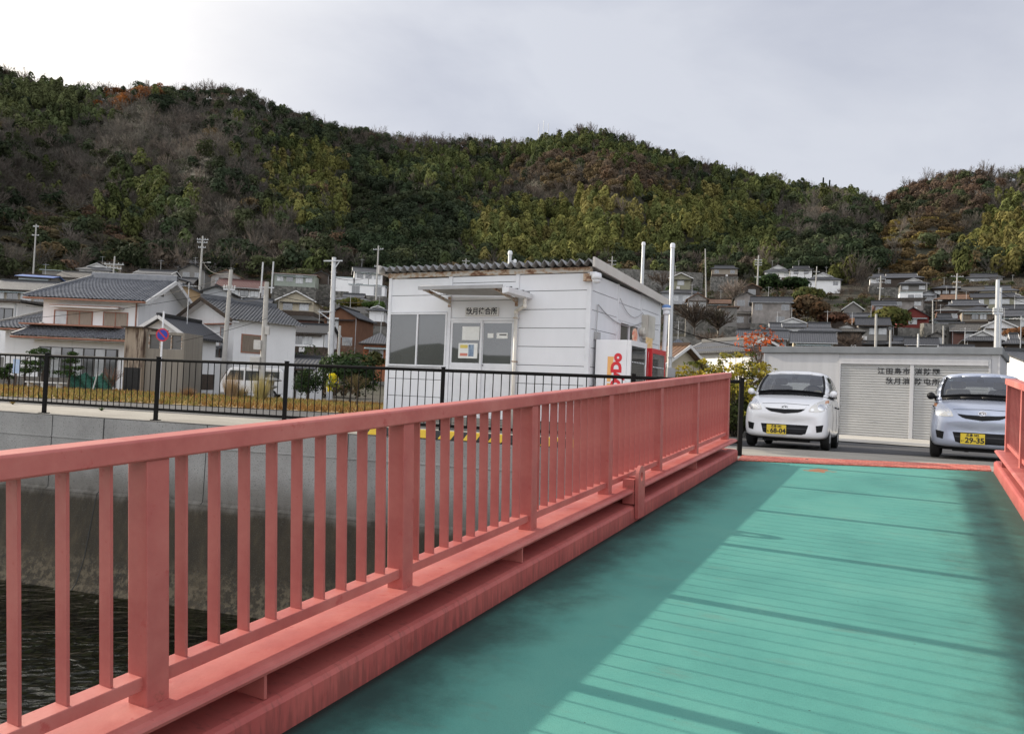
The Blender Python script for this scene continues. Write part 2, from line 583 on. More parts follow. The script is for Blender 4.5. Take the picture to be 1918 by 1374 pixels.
# dry grass field behind the road: soil sheet and blades
m_dry = M('dry_turf', (0.16, 0.085, 0.030), 0.95, col2=(0.26, 0.18, 0.065), scale=0.6, bump=0.6, bscale=8, detail=8)
drape('field', (-32, 27.0), (-2.5, 22.5), (-3.5, 40.0), (-44, 47.0), m_dry, 0.03, 'dry grass field behind the quay road', step=1.0)
N_G = 26000
gu, gv = RNG.random(N_G), RNG.random(N_G)
c00, c10, c11, c01 = [np.array(c) for c in ((-32, 27.0), (-2.5, 22.5), (-3.5, 40.0), (-44, 47.0))]
gp = (c00 * (1 - gu[:, None]) + c10 * gu[:, None]) * (1 - gv[:, None]) + (c01 * (1 - gu[:, None]) + c11 * gu[:, None]) * gv[:, None]
gz = terrain_np(gp[:, 0], gp[:, 1]) + 0.02
gh = RNG.uniform(0.06, 0.22, N_G); ga = RNG.uniform(0, 6.28, N_G); gw = RNG.uniform(0.02, 0.05, N_G)
dxy = np.stack([np.cos(ga), np.sin(ga)], -1)
lean = RNG.normal(0, 0.08, (N_G, 2))
v0 = np.concatenate([gp - dxy * gw[:, None], gz[:, None]], -1); v1 = np.concatenate([gp + dxy * gw[:, None], gz[:, None]], -1)
v2 = np.concatenate([gp + lean, (gz + gh)[:, None]], -1)
pal = np.array([(0.22, 0.12, 0.04), (0.28, 0.20, 0.07), (0.20, 0.17, 0.05), (0.13, 0.13, 0.04), (0.30, 0.15, 0.06)])
patch = (np.sin(gp[:, 0] * 0.35) + np.sin(gp[:, 1] * 0.5 + gp[:, 0] * 0.15) + RNG.normal(0, 0.7, N_G)) * 1.1 + 2
gc = pal[np.clip(patch.astype(int), 0, 4)] * RNG.uniform(0.7, 1.25, (N_G, 1))
m_leaf = leaf_mat('foliage')
gr = np_mesh('dry_grass', np.stack([v0, v1, v2], 1).reshape(-1, 3), np.arange(3 * N_G).reshape(-1, 3), m_leaf, np.repeat(gc, 3, 0))
tag(gr, 'dry orange and yellow grass covering the field behind the road', 'grass', kind='stuff')

# ------------------------------------------------------------------ sea
m_water, n, l, b = new_mat('sea_water')
tc = n.new('ShaderNodeTexCoord')
mp = n.new('ShaderNodeMapping'); mp.inputs['Scale'].default_value = (1.0, 1.7, 1.0); mp.inputs['Rotation'].default_value = (0, 0, 0.5)
l.new(tc.outputs['Object'], mp.inputs['Vector'])
w1 = n.new('ShaderNodeTexNoise'); w1.inputs['Scale'].default_value = 1.5; w1.inputs['Detail'].default_value = 1.2; w1.inputs['Roughness'].default_value = 0.4; w1.inputs['Distortion'].default_value = 1.2
w2 = n.new('ShaderNodeTexNoise'); w2.inputs['Scale'].default_value = 4.5; w2.inputs['Detail'].default_value = 0.6; w2.inputs['Distortion'].default_value = 1.0
l.new(mp.outputs[0], w1.inputs['Vector']); l.new(mp.outputs[0], w2.inputs['Vector'])
hh = math_n(n, l, 'ADD', w1.outputs[0], math_n(n, l, 'MULTIPLY', w2.outputs[0], 0.25))
bm_ = n.new('ShaderNodeBump'); bm_.inputs['Strength'].default_value = 0.45; bm_.inputs['Distance'].default_value = 0.15
l.new(hh, bm_.inputs['Height'])
gl = n.new('ShaderNodeBsdfGlossy'); gl.inputs['Roughness'].default_value = 0.015; l.new(bm_.outputs[0], gl.inputs['Normal'])
tp = n.new('ShaderNodeBsdfTransparent'); tp.inputs['Color'].default_value = (0.34, 0.40, 0.22, 1)
fr = n.new('ShaderNodeFresnel'); fr.inputs['IOR'].default_value = 1.33; l.new(bm_.outputs[0], fr.inputs['Normal'])
mx = n.new('ShaderNodeMixShader'); l.new(fr.outputs[0], mx.inputs[0]); l.new(tp.outputs[0], mx.inputs[1]); l.new(gl.outputs[0], mx.inputs[2])
l.new(mx.outputs[0], n['Material Output'].inputs['Surface']); n.remove(b)
sea = MB().add([(-700, -1500, 0), (700, -1500, 0), (700, 18, 0), (-700, 34, 0)], [(0, 1, 2, 3)]).build('water', m_water, loc=(0, 0, -2.85))
tag(sea, 'dark clear sea water', None, kind='structure')

m_bed, n, l, b = new_mat('seabed_stones')
tc = n.new('ShaderNodeTexCoord')
vo = n.new('ShaderNodeTexVoronoi'); vo.inputs['Scale'].default_value = 6.5; l.new(tc.outputs['Object'], vo.inputs['Vector'])
ve = n.new('ShaderNodeTexVoronoi'); ve.feature = 'DISTANCE_TO_EDGE'; ve.inputs['Scale'].default_value = 6.5; l.new(tc.outputs['Object'], ve.inputs['Vector'])
sx_ = n.new('ShaderNodeSeparateColor'); l.new(vo.outputs['Color'], sx_.inputs[0])
stone = ramp(n, l, sx_.outputs[0], [(0.0, (0.05, 0.045, 0.02)), (0.4, (0.10, 0.085, 0.036)), (0.7, (0.17, 0.14, 0.06)), (1.0, (0.075, 0.09, 0.034))])
stone = mixc(n, l, maprange(n, l, ve.outputs[0], 0.0, 0.22), (0.045, 0.04, 0.02), stone)
l.new(stone, b.inputs['Base Color']); b.inputs['Roughness'].default_value = 0.9
bump_n(n, l, maprange(n, l, ve.outputs[0], 0.0, 0.2), b, 0.9, 0.1)
rows = []
for i in range(61):
    x = -30 + i * 0.9
    ye = float(np.interp(x, EX, EY))
    row = []
    for off, z in ((0.3, -3.2), (-0.8, -3.25), (-2.0, -3.35), (-4, -3.5), (-7, -3.8), (-12, -4.6), (-30, -6.5)):
        row.append((x, ye + off, z + 0.05 * math.sin(x * 3 + off)))
    rows.append(row)
tag(MB().grid(rows).build('seabed', m_bed, smooth=True), 'stony sea bed under shallow water', None, kind='structure')

# ------------------------------------------------------------------ sea wall
m_wall, n, l, b = new_mat('sea_wall_concrete')
s_ = sep(n, l)
f = tex_noise(n, l, 1.1, 8.0, 0.65); st = tex_noise(n, l, 2.0, 8.0, 0.68, stretch=(1.6, 1.6, 0.7)); g = tex_noise(n, l, 55.0, 3.0)
clean = ramp(n, l, f, [(0.3, (0.22, 0.215, 0.205)), (0.7, (0.33, 0.325, 0.31))])
wet = ramp(n, l, st, [(0.3, (0.014, 0.011, 0.006)), (0.55, (0.034, 0.026, 0.014)), (0.75, (0.070, 0.054, 0.030))])
zz = math_n(n, l, 'ADD', s_[2], math_n(n, l, 'MULTIPLY', math_n(n, l, 'SUBTRACT', st, 0.5), 0.5))
mid = mixc(n, l, 0.62, clean, (0.075, 0.064, 0.048))
col = mixc(n, l, maprange(n, l, zz, -1.15, -0.70), mid, clean)
col = mixc(n, l, maprange(n, l, zz, -1.45, -1.15), wet, col)
alg = math_n(n, l, 'MULTIPLY', maprange(n, l, zz, -2.1, -2.6), maprange(n, l, tex_noise(n, l, 9.0, 7.0, 0.75), 0.45, 0.6))
col = mixc(n, l, math_n(n, l, 'MULTIPLY', alg, 0.7), col, (0.13, 0.105, 0.065))
col = mixc(n, l, maprange(n, l, g, 0.56, 0.70, 0.0, 0.7), col, (0.06, 0.06, 0.056))
l.new(col, b.inputs['Base Color']); b.inputs['Roughness'].default_value = 0.85
bump_n(n, l, tex_noise(n, l, 35.0, 6.0, 0.7), b, 0.45, 0.02)
sw = thing('sea_wall', 'grey concrete sea wall, dark and wet below, under the black fence', 'sea wall', (0, 0, 0))
PROF = [(0.0, 0.0), (0.0, -0.36), (0.012, -0.365), (0.012, -0.385), (0.0, -0.39), (0.02, -1.26), (0.07, -1.30), (0.07, -1.33), (0.09, -1.38), (0.26, -2.35), (0.40, -2.75), (0.62, -3.0), (0.9, -3.6)]
xs = np.unique(np.concatenate([np.arange(-40, 40.1, 0.5), EX[(EX > -40) & (EX < 40)]]))
rows = []
for x in xs:
    ye = float(np.interp(x, EX, EY)); dy = (float(np.interp(x + 0.6, EX, EY)) - float(np.interp(x - 0.6, EX, EY))) / 1.2
    nx, ny = dy, -1.0
    L_ = math.hypot(nx, ny); nx, ny = nx / L_, ny / L_
    rows.append([(x + nx * o_, ye + ny * o_, z_) for o_, z_ in PROF])
MB().grid(rows).build('wall_face', m_wall, sw)
m_joint = M('dark_joint', (0.03, 0.03, 0.028), 0.9, scale=8)
jb = MB()
for x in (-12.6, -10.3, -8.15, -7.05, -5.0, -2.5, 0.1):
    ye = float(np.interp(x, EX, EY)); dy = 0.31
    for (o0, z0), (o1, z1) in zip(PROF[:-1], PROF[1:]):
        if z1 < -1.3 and x not in (-7.05,): continue
        w = 0.016 if x == -7.05 else 0.008
        p0 = (x - 0.29 * (o0 + 0.001), ye - 0.957 * (o0 + 0.001), z0); p1 = (x - 0.29 * (o1 + 0.001), ye - 0.957 * (o1 + 0.001), z1)
        jb.bar(p0, p1, w, 0.012, (0.29, 0.957, 0))
jb.build('joint', m_joint, sw)
# rubble at the foot
m_rub = M('wet_rock', (0.035, 0.032, 0.02), 0.7, col2=(0.09, 0.08, 0.05), scale=4, bump=0.6, bscale=14)
rb = MB()
for i in range(420):
    x = random.uniform(-12, 3.2); ye = float(np.interp(x, EX, EY)) - random.uniform(0.25, 1.0)
    r = random.uniform(0.06, 0.20)
    bm = bmesh.new(); bmesh.ops.create_icosphere(bm, subdivisions=1, radius=r)
    for v in bm.verts: v.co = Vector((v.co.x * random.uniform(0.8, 1.3), v.co.y * random.uniform(0.8, 1.2), v.co.z * random.uniform(0.4, 0.8))) + Vector((x, ye, -3.0 + random.uniform(-0.1, 0.08)))
    rb.add([v.co for v in bm.verts], [[v.index for v in f.verts] for f in bm.faces]); bm.free()
tag(rb.build('rubble', m_rub), 'dark wet stones along the foot of the sea wall', 'stones', kind='stuff')

# ------------------------------------------------------------------ black fence on the wall
m_black = M('black_paint', (0.008, 0.008, 0.008), 0.65, col2=(0.011, 0.010, 0.009), scale=6, spec=0.12)
FP = [(-16.1, 16.75), (-13.5, 15.85), (-11.0, 14.98), (-8.53, 14.12), (-6.13, 13.35), (-3.68, 12.58), (-1.06, 11.92), (1.76, 11.12), (3.27, 10.93)]
fn = thing('black_railing', 'black steel railing with thin bars along the top of the sea wall', 'fence', (FP[0][0], FP[0][1], 0))
fo = Vector((FP[0][0], FP[0][1], 0))
for i, p in enumerate(FP):
    q = Vector((p[0], p[1], 0.0)) - fo
    hgt = 1.10
    pb = MB()
    pb.box(q.x - 0.03, q.x + 0.03, q.y - 0.03, q.y + 0.03, 0.004, hgt)
    pb.box(q.x - 0.036, q.x + 0.036, q.y - 0.036, q.y + 0.036, hgt, hgt + 0.012)
    pb.box(q.x - 0.07, q.x + 0.07, q.y - 0.07, q.y + 0.07, 0.010, 0.022)
    pb.build('post', m_black, fn, bevel=0.004)
    if i + 1 < len(FP):
        q2 = Vector((FP[i + 1][0], FP[i + 1][1], 0.0)) - fo
        d = (q2 - q); L_ = d.length; d.normalize()
        a, c = q + d * 0.03, q2 - d * 0.03
        mb = MB()
        up = Vector((0, 0, 1))
        mb.tube(a + up * 1.055, c + up * 1.055, 0.026, n=10)
        mb.bar(a + up * 0.20, c + up * 0.20, 0.03, 0.045)
        nb = max(2, int(round((L_ - 0.06) / 0.128)))
        for k in range(1, nb):
            pp = a + (c - a) * (k / nb)
            mb.tube(pp + up * 0.21, pp + up * 1.04, 0.008, n=6)
        mb.build('panel', m_black, fn)

# yellow and black kerb block on the wall top
m_stripe, n, l, b = new_mat('hazard_stripes')
s_ = sep(n, l)
t_ = math_n(n, l, 'FRACT', math_n(n, l, 'DIVIDE', math_n(n, l, 'ADD', s_[0], math_n(n, l, 'MULTIPLY', s_[2], -0.7)), 0.40))
f = tex_noise(n, l, 7.0, 5.0)
yel = ramp(n, l, f, [(0.3, (0.62, 0.40, 0.02)), (0.7, (0.72, 0.50, 0.05))])
l.new(mixc(n, l, math_n(n, l, 'GREATER_THAN', t_, 0.52), yel, (0.02, 0.02, 0.02)), b.inputs['Base Color'])
b.inputs['Roughness'].default_value = 0.6
x0, x1 = -2.25, 2.2
p0 = Vector((x0, float(np.interp(x0, EX, EY)), 0)); p1 = Vector((x1, float(np.interp(x1, EX, EY)), 0))
ang = math.atan2(p1.y - p0.y, p1.x - p0.x)
ks = thing('kerb_block', 'yellow and black striped kerb block on the wall top beside the bridge', 'kerb', (p0.x, p0.y, 0.0), ang)
Lk = (p1 - p0).length
MB().prism([(0, 0.06, 0.014), (0, 0.20, 0.014), (0, 0.19, 0.135), (0, 0.085, 0.135)], (Lk, 0, 0)).build('striped_block', m_stripe, ks, bevel=0.01)

# ------------------------------------------------------------------ the red boarding bridge
BR_U = Vector((0.88446201, -0.46661221, 0.0)); BR_B = Vector((0.46575341, 0.88283414, 0.06064358)); BR_N = Vector((-0.02829703, -0.05363694, 0.99815948))
BR_O = CAM - BR_N * 1.47
TL, TR = -2.085, 0.855          # inner faces of the two edge beams
SL, SR = 10.34, 11.15           # where the deck ends, left and right
m_red, n, l, b = new_mat('red_paint')
f = tex_noise(n, l, 1.5, 8.0, 0.66); g = tex_noise(n, l, 11.0, 6.0, 0.72); k_ = tex_noise(n, l, 90.0, 3.0)
col = ramp(n, l, f, [(0.33, (0.35, 0.078, 0.071)), (0.50, (0.43, 0.124, 0.106)), (0.68, (0.50, 0.180, 0.152))])
col = mixc(n, l, maprange(n, l, g, 0.60, 0.68, 0.0, 0.65), col, (0.36, 0.055, 0.050))
col = mixc(n, l, maprange(n, l, k_, 0.74, 0.78, 0.0, 0.5), col, (0.16, 0.05, 0.035))
hz_ = math_n(n, l, 'MULTIPLY', math_n(n, l, 'MULTIPLY', math_n(n, l, 'GREATER_THAN', sep(n, l)[2], 0.2826), maprange(n, l, sep(n, l)[2], 0.36, 0.275)), maprange(n, l, tex_noise(n, l, 18.0, 6.0, 0.7), 0.52, 0.64))
col = mixc(n, l, math_n(n, l, 'MULTIPLY', hz_, 0.7), col, (0.13, 0.055, 0.035))
l.new(col, b.inputs['Base Color'])
l.new(maprange(n, l, g, 0.3, 0.7, 0.42, 0.6), b.inputs['Roughness']); b.inputs['Specular IOR Level'].default_value = 0.5
bump_n(n, l, tex_noise(n, l, 25.0, 5.0), b, 0.12, 0.01)
m_redd, n, l, b = new_mat('red_paint_grimy')
s_ = sep(n, l)
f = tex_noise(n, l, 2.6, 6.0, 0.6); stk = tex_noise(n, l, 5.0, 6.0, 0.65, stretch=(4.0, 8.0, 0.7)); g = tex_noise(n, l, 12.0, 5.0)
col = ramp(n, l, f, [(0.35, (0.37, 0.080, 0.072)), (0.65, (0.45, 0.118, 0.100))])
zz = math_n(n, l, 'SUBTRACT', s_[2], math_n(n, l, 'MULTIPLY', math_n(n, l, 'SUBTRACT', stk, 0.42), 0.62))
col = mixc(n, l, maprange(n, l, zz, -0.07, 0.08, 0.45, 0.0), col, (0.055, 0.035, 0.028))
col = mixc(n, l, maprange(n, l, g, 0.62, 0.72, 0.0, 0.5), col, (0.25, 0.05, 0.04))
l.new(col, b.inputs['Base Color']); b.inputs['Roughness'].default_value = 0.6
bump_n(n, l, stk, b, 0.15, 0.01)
m_dark = M('dark_steel', (0.05, 0.03, 0.025), 0.8, scale=5)

m_deck, n, l, b = new_mat('teal_deck')
s_ = sep(n, l)
f = tex_noise(n, l, 0.9, 8.0, 0.62); g = tex_noise(n, l, 150.0, 3.0, 0.7); st = tex_noise(n, l, 2.4, 7.0, 0.65, stretch=(1.0, 3.0, 1.0)); dt = tex_noise(n, l, 2.2, 9.0, 0.70)
col = ramp(n, l, f, [(0.3, (0.068, 0.232, 0.200)), (0.5, (0.090, 0.285, 0.242)), (0.72, (0.118, 0.318, 0.264))])
col = mixc(n, l, maprange(n, l, st, 0.56, 0.72, 0.0, 0.35), col, (0.13, 0.20, 0.165))
col = mixc(n, l, maprange(n, l, g, 0.52, 0.75, 0.0, 0.5), col, (0.04, 0.13, 0.115))
fine = tex_noise(n, l, 260.0, 2.0, 0.8)
col = mixc(n, l, maprange(n, l, fine, 0.64, 0.76, 0.0, 0.4), col, (0.22, 0.42, 0.36))
xl = math_n(n, l, 'ADD', s_[0], math_n(n, l, 'MULTIPLY', math_n(n, l, 'SUBTRACT', dt, 0.5), 1.1))
dirt_r = maprange(n, l, xl, 0.12, 0.85)
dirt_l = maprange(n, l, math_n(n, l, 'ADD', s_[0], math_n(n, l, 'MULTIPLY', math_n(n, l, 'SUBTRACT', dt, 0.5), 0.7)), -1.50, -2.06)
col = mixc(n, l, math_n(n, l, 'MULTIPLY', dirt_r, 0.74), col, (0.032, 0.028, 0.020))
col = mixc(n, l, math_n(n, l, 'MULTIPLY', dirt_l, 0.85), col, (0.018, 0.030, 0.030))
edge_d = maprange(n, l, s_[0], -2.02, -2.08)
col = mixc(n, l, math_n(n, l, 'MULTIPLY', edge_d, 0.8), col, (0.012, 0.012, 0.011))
spk = tex_noise(n, l, 30.0, 2.0, 0.5)
col = mixc(n, l, maprange(n, l, spk, 0.76, 0.79, 0.0, 0.8), col, (0.03, 0.04, 0.035))
vx = n.new('ShaderNodeVectorMath'); vx.operation = 'DISTANCE'; vx.inputs[1].default_value = (-1.05, 10.05, 0.0)
tcd = n.new('ShaderNodeTexCoord')
mpd = n.new('ShaderNodeMapping'); mpd.inputs['Location'].default_value = (0, 0, 0)
l.new(tcd.outputs['Object'], vx.inputs[0])
chip = math_n(n, l, 'ADD', vx.outputs['Value'], math_n(n, l, 'MULTIPLY', math_n(n, l, 'SUBTRACT', tex_noise(n, l, 9.0, 4.0), 0.5), 0.5))
col = mixc(n, l, maprange(n, l, chip, 0.16, 0.11), col, (0.30, 0.15, 0.085))
l.new(col, b.inputs['Base Color'])
l.new(maprange(n, l, f, 0.3, 0.7, 0.55, 0.7), b.inputs['Roughness'])
b.inputs['Specular IOR Level'].default_value = 0.12
bump_n(n, l, math_n(n, l, 'ADD', g, math_n(n, l, 'MULTIPLY', tex_noise(n, l, 6.0, 5.0), 1.5)), b, 0.3, 0.008)

bridge = bpy.data.objects.new('boarding_bridge', None)
COL.objects.link(bridge)
bridge.matrix_world = Matrix(((BR_U.x, BR_B.x, BR_N.x, BR_O.x), (BR_U.y, BR_B.y, BR_N.y, BR_O.y), (BR_U.z, BR_B.z, BR_N.z, BR_O.z), (0, 0, 0, 1)))
tag(bridge, 'sloping teal decked boarding bridge with red steel railings', 'bridge')
S0 = -2.5
def send(t):
    return SL + (t - TL) * (SR - SL) / (TR - TL)
db = MB()
rows = []
for i in range(14):
    t = TL - 0.02 + (TR - TL + 0.04) * i / 13
    e = send(t)
    rows.append([(t, S0 + (e - S0) * k / 24, 0.0) for k in range(25)])
db.grid(rows[::-1])
db.build('deck', m_deck, bridge)
ub = MB()
ub.prism([(TL - 0.02, S0, -0.006), (TR + 0.02, S0, -0.006), (TR + 0.02, send(TR), -0.006), (TL - 0.02, send(TL), -0.006)], (0, 0, -0.14))
for k in range(6):
    ub.box(TL, TR, S0 + 1 + k * 2.1, S0 + 1.12 + k * 2.1, -0.5, -0.147)
ub.build('deck_plate', m_dark, bridge)
# chequered hinge plate at the shore end
m_check, n, l, b = new_mat('chequer_plate')
s_ = sep(n, l)
wv = math_n(n, l, 'SINE', math_n(n, l, 'MULTIPLY', s_[0], 85.0))
wv2 = math_n(n, l, 'SINE', math_n(n, l, 'MULTIPLY', s_[1], 85.0))
f = tex_noise(n, l, 9.0, 5.0)
col = ramp(n, l, f, [(0.35, (0.52, 0.12, 0.085)), (0.65, (0.62, 0.20, 0.14))])
col = mixc(n, l, maprange(n, l, f, 0.66, 0.74), col, (0.16, 0.07, 0.04))
l.new(col, b.inputs['Base Color']); b.inputs['Roughness'].default_value = 0.55
bump_n(n, l, math_n(n, l, 'MULTIPLY', wv, wv2), b, 1.0, 0.01)
fb = MB()
fb.prism([(TL + 0.02, send(TL) - 0.02, 0.004), (TR - 0.02, send(TR) - 0.02, 0.004), (TR - 0.02, send(TR) + 0.25, 0.03), (TL + 0.02, send(TL) + 0.25, 0.03)], (0, 0, 0.014))
fb.build('hinge_plate', m_check, bridge)

def side(sgn):
    """one edge beam, shelf and railing; sgn -1 is the left one"""
    edge = TL if sgn < 0 else TR
    end = SL if sgn < 0 else SR - 0.1
    T = lambda o: edge + sgn * o               # o = distance outward from the inner face of the edge beam
    def ring(pts, s):
        return [(T(o), s, h) for o, h in pts]
    # edge beam: low kerb inside, flat top, web behind
    kp = [(0.0, -0.30), (0.0, 0.115), (0.012, 0.133), (0.032, 0.141), (0.33, 0.150), (0.33, -0.30)]
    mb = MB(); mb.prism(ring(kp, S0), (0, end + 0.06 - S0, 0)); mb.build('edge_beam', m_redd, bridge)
    wb = MB(); wb.box(min(T(0.26), T(0.285)), max(T(0.26), T(0.285)), S0, end - 0.1, 0.151, 0.255); wb.build('web_plate', m_redd, bridge)
    sp = [(0.0, 0.262), (0.004, 0.250), (0.018, 0.243), (0.05, 0.243), (0.05, 0.258), (0.40, 0.258), (0.40, 0.275), (0.06, 0.281), (0.022, 0.280), (0.006, 0.273)]
    s_end = end + 0.03
    shelf = MB(); shelf.prism(ring(sp, S0), (0, s_end - S0, 0)); shelf.build('shelf', m_red, bridge)
    for k in range(6):
        s = 2.08 + 2.1 * k - 0.0
        if k == 2 or s > end - 0.3: continue
        MB().box(min(T(0.03), T(0.258)), max(T(0.03), T(0.258)), s - 0.007, s + 0.007, 0.146, 0.2575).build('gusset', m_red, bridge)
    # railing: rails are one mesh, posts and balusters its pieces
    rb_ = MB()
    e2 = end - 0.03
    tp_ = [(0.085, 1.092), (0.090, 1.085), (0.195, 1.085), (0.200, 1.092), (0.200, 1.150), (0.193, 1.157), (0.092, 1.157), (0.085, 1.150)]
    rb_.prism(ring(tp_, S0), (0, e2 + 0.02 - S0, 0))
    lo = [(0.118, 0.333), (0.118, 0.378), (0.195, 0.378), (0.195, 0.333)]
    rb_.prism(ring(lo, S0), (0, e2 - 0.04 - S0, 0))
    rail = rb_.build('railing', m_red, bridge, bevel=0.003)
    p0 = 1.675 if sgn < 0 else 1.10
    posts = [p0 + 1.4 * k for k in range(-2, 8) if p0 + 1.4 * k < end - 0.5] + [end - 0.07]
    pm = MB()
    pm.box(min(T(0.098), T(0.192)), max(T(0.098), T(0.192)), -0.043, 0.043, 0.277, 1.0845)
    first = None
    for s in posts:
        if first is None:
            first = pm.build('post', m_red, rail, bevel=0.004, loc=(0, s, 0))
        else:
            copy_part(first, rail, (0, s, 0))
    bm_ = MB(); bm_.box(min(T(0.134), T(0.188)), max(T(0.134), T(0.188)), -0.005, 0.005, 0.3785, 1.0845)
    bal = []
    for a, c in zip(posts[:-1], posts[1:]):
        nb = max(2, int(round((c - a) / 0.14)))
        bal += [a + (c - a) * (k + 0.0) / nb for k in range(1, nb)]
    first = None
    for s in bal:
        if first is None:
            first = bm_.build('baluster', m_red, rail, loc=(0, s, 0))
        else:
            copy_part(first, rail, (0, s, 0))
side(-1)
side(1)
# lifting lug with a hole, welded to the left edge beam
lb = MB()
n_ = 28
so, hole_h, hole_r = 6.28, 0.375, 0.030
outer, inner = [], []
for i in range(n_):
    a = 2 * math.pi * i / n_
    cx_, cz_ = math.sin(a), math.cos(a)
    if cz_ >= 0:
        ox, oz = cx_ * 0.085, hole_h + cz_ * 0.095
    else:
        k = max(abs(cx_) / 0.088, abs(cz_) / 0.345)
        ox, oz = cx_ / k, hole_h + cz_ / k
    outer.append((ox, oz)); inner.append((cx_ * hole_r, hole_h + cz_ * hole_r * 1.35))
for tt in (TL + 0.004, TL + 0.034):
    lb.add([(tt, so + o_, z_) for o_, z_ in outer] + [(tt, so + o_, z_) for o_, z_ in inner],
           [(i, (i + 1) % n_, (i + 1) % n_ + n_, i + n_) for i in range(n_)] if tt < TL + 0.01 else [((i + 1) % n_, i, i + n_, (i + 1) % n_ + n_) for i in range(n_)])
for lst, flip in ((outer, 0), (inner, 1)):
    rows = [[(TL + 0.004, so + o_, z_) for o_, z_ in lst], [(TL + 0.034, so + o_, z_) for o_, z_ in lst]]
    lb.grid(rows if not flip else rows[::-1], closed=True)
lb.box(TL - 0.10, TL - 0.002, so - 0.10, so - 0.05, 0.152, 0.36)
lb.box(TL - 0.10, TL - 0.002, so + 0.05, so + 0.10, 0.152, 0.36)
lb.build('lifting_lug', m_red, bridge)
# ------------------------------------------------------------------ waiting house
m_panel = M('white_panel', (0.66, 0.67, 0.69), 0.45, col2=(0.74, 0.75, 0.77), scale=1.3, detail=7, stretch=(1, 1, 0.4))
m_alu = M('white_metal', (0.62, 0.63, 0.65), 0.4, col2=(0.72, 0.73, 0.75), scale=3)
m_plinth = M('plinth_concrete', (0.22, 0.21, 0.19), 0.9, scale=2, bump=0.3)
m_galv = M('galvanised_roof', (0.20, 0.20, 0.20), 0.5, col2=(0.30, 0.30, 0.30), scale=2.5, metal=0.3)
m_fascia = M('beige_fascia', (0.50, 0.47, 0.43), 0.5, col2=(0.58, 0.55, 0.51), scale=2)
m_lgrey = M('grey_panel', (0.33, 0.33, 0.33), 0.5, scale=3)
m_ink = M('black_lettering', (0.012, 0.012, 0.014), 0.6, scale=8)
m_rust, n, l, b = new_mat('rusty_white_beam')
f = tex_noise(n, l, 5.0, 7.0, 0.7, stretch=(1.0, 1.0, 2.0))
l.new(ramp(n, l, f, [(0.44, (0.50, 0.48, 0.44)), (0.52, (0.42, 0.30, 0.20)), (0.62, (0.14, 0.06, 0.03))]), b.inputs['Base Color']); b.inputs['Roughness'].default_value = 0.75
m_wglass = glass_pane('window_glass', (0.030, 0.034, 0.034), 0.16, 0.02)
m_paper = M('white_paper', (0.72, 0.73, 0.70), 0.7, var=0.08, scale=6)
m_seal = M('dark_gap', (0.02, 0.02, 0.02), 0.9, scale=6)
HX, HY, HA = -2.64, 16.1, math.radians(-26.5)
HB = terrain(0.5, 17.0)
wh = thing('waiting_house', 'white panelled ferry waiting house with a folded metal roof and porch canopy', 'waiting room', (HX, HY, HB), HA)
W_, D_ = 4.5, 4.7
Zt = 3.0 - HB
pl = MB(); pl.box(0.06, W_ - 0.06, 0.06, D_ - 0.06, -0.15, 0.335); pl.build('plinth', m_plinth, wh)
st_ = MB()
for k in range(3):
    st_.box(1.5, 3.0, -0.55 + 0.18 * k, 0.03, 0.0 + 0.001 * k + 0.11 * k, 0.10 + 0.11 * k)
st_.build('entrance_step', m_plinth, wh)
core = MB()
core.box(0.03, W_ - 0.03, 0.03, D_ - 0.03, 0.34, Zt - 0.02)
core.build('wall_core', m_seal, wh)
pm = MB()
hs = 0.352
def panels(x0, x1, z0, z1, face):
    z = z0
    while z < z1 - 0.02:
        zb = min(z + hs - 0.010, z1)
        if face == 'f': pm.box(x0, x1, 0.0, 0.029, z, zb)
        elif face == 'r': pm.box(W_ - 0.029, W_, x0, x1, z, zb)
        elif face == 'l': pm.box(0.0, 0.029, x0, x1, z, zb)
        else: pm.box(x0, x1, D_ - 0.029, D_, z, zb)
        z += hs
w0, w1 = 1.33, 2.38
panels(0.06, 1.46, 0.35, w0 - 0.03, 'f'); panels(0.06, 1.46, w1 + 0.04, Zt, 'f')
panels(1.54, 2.96, 2.30, Zt, 'f')
panels(3.04, W_ - 0.06, 0.35, Zt, 'f')
for a, c in ((0.06, 1.53), (1.59, 3.10), (3.16, D_ - 0.06)):
    if a == 1.59:
        panels(a, c, 0.35, 1.70, 'r'); panels(a, c, 2.42, Zt, 'r')
        pm.box(W_ - 0.029, W_, a, a + 0.12, 1.71, 2.41); pm.box(W_ - 0.029, W_, c - 0.12, c, 1.71, 2.41)
    else:
        panels(a, c, 0.35, Zt, 'r')
    panels(a, c, 0.35, Zt, 'l')
for a, c in ((0.06, 1.46), (1.54, 2.96), (3.04, W_ - 0.06)): panels(a, c, 0.35, Zt, 'b')
pm.build('wall', m_panel, wh, bevel=0.004)
for x in (0.0, 1.46, 2.96):
    w = 0.08 if 0 < x < 4 else 0.07
    MB().box(x, x + w, -0.018, 0.05, 0.30, Zt + 0.01).build('column', m_alu, wh, bevel=0.004)
for y in (1.53, 3.10, D_ - 0.07):
    MB().box(W_ - 0.05, W_ + 0.016, y, y + 0.06, 0.30, Zt + 0.01).build('column', m_alu, wh, bevel=0.004)
MB().box(W_ - 0.07, W_ + 0.018, -0.018, 0.07, 0.30, Zt + 0.01).build('column', m_alu, wh, bevel=0.004)
for y in (0.055, 1.53, 3.10, D_ - 0.07): MB().box(-0.016, 0.05, y, y + 0.06, 0.30, Zt + 0.008).build('column', m_alu, wh, bevel=0.004)
bmb = MB(); bmb.box(-0.02, W_ + 0.02, -0.03, 0.03, Zt + 0.012, Zt + 0.11); bmb.build('roof_beam', m_rust, wh)
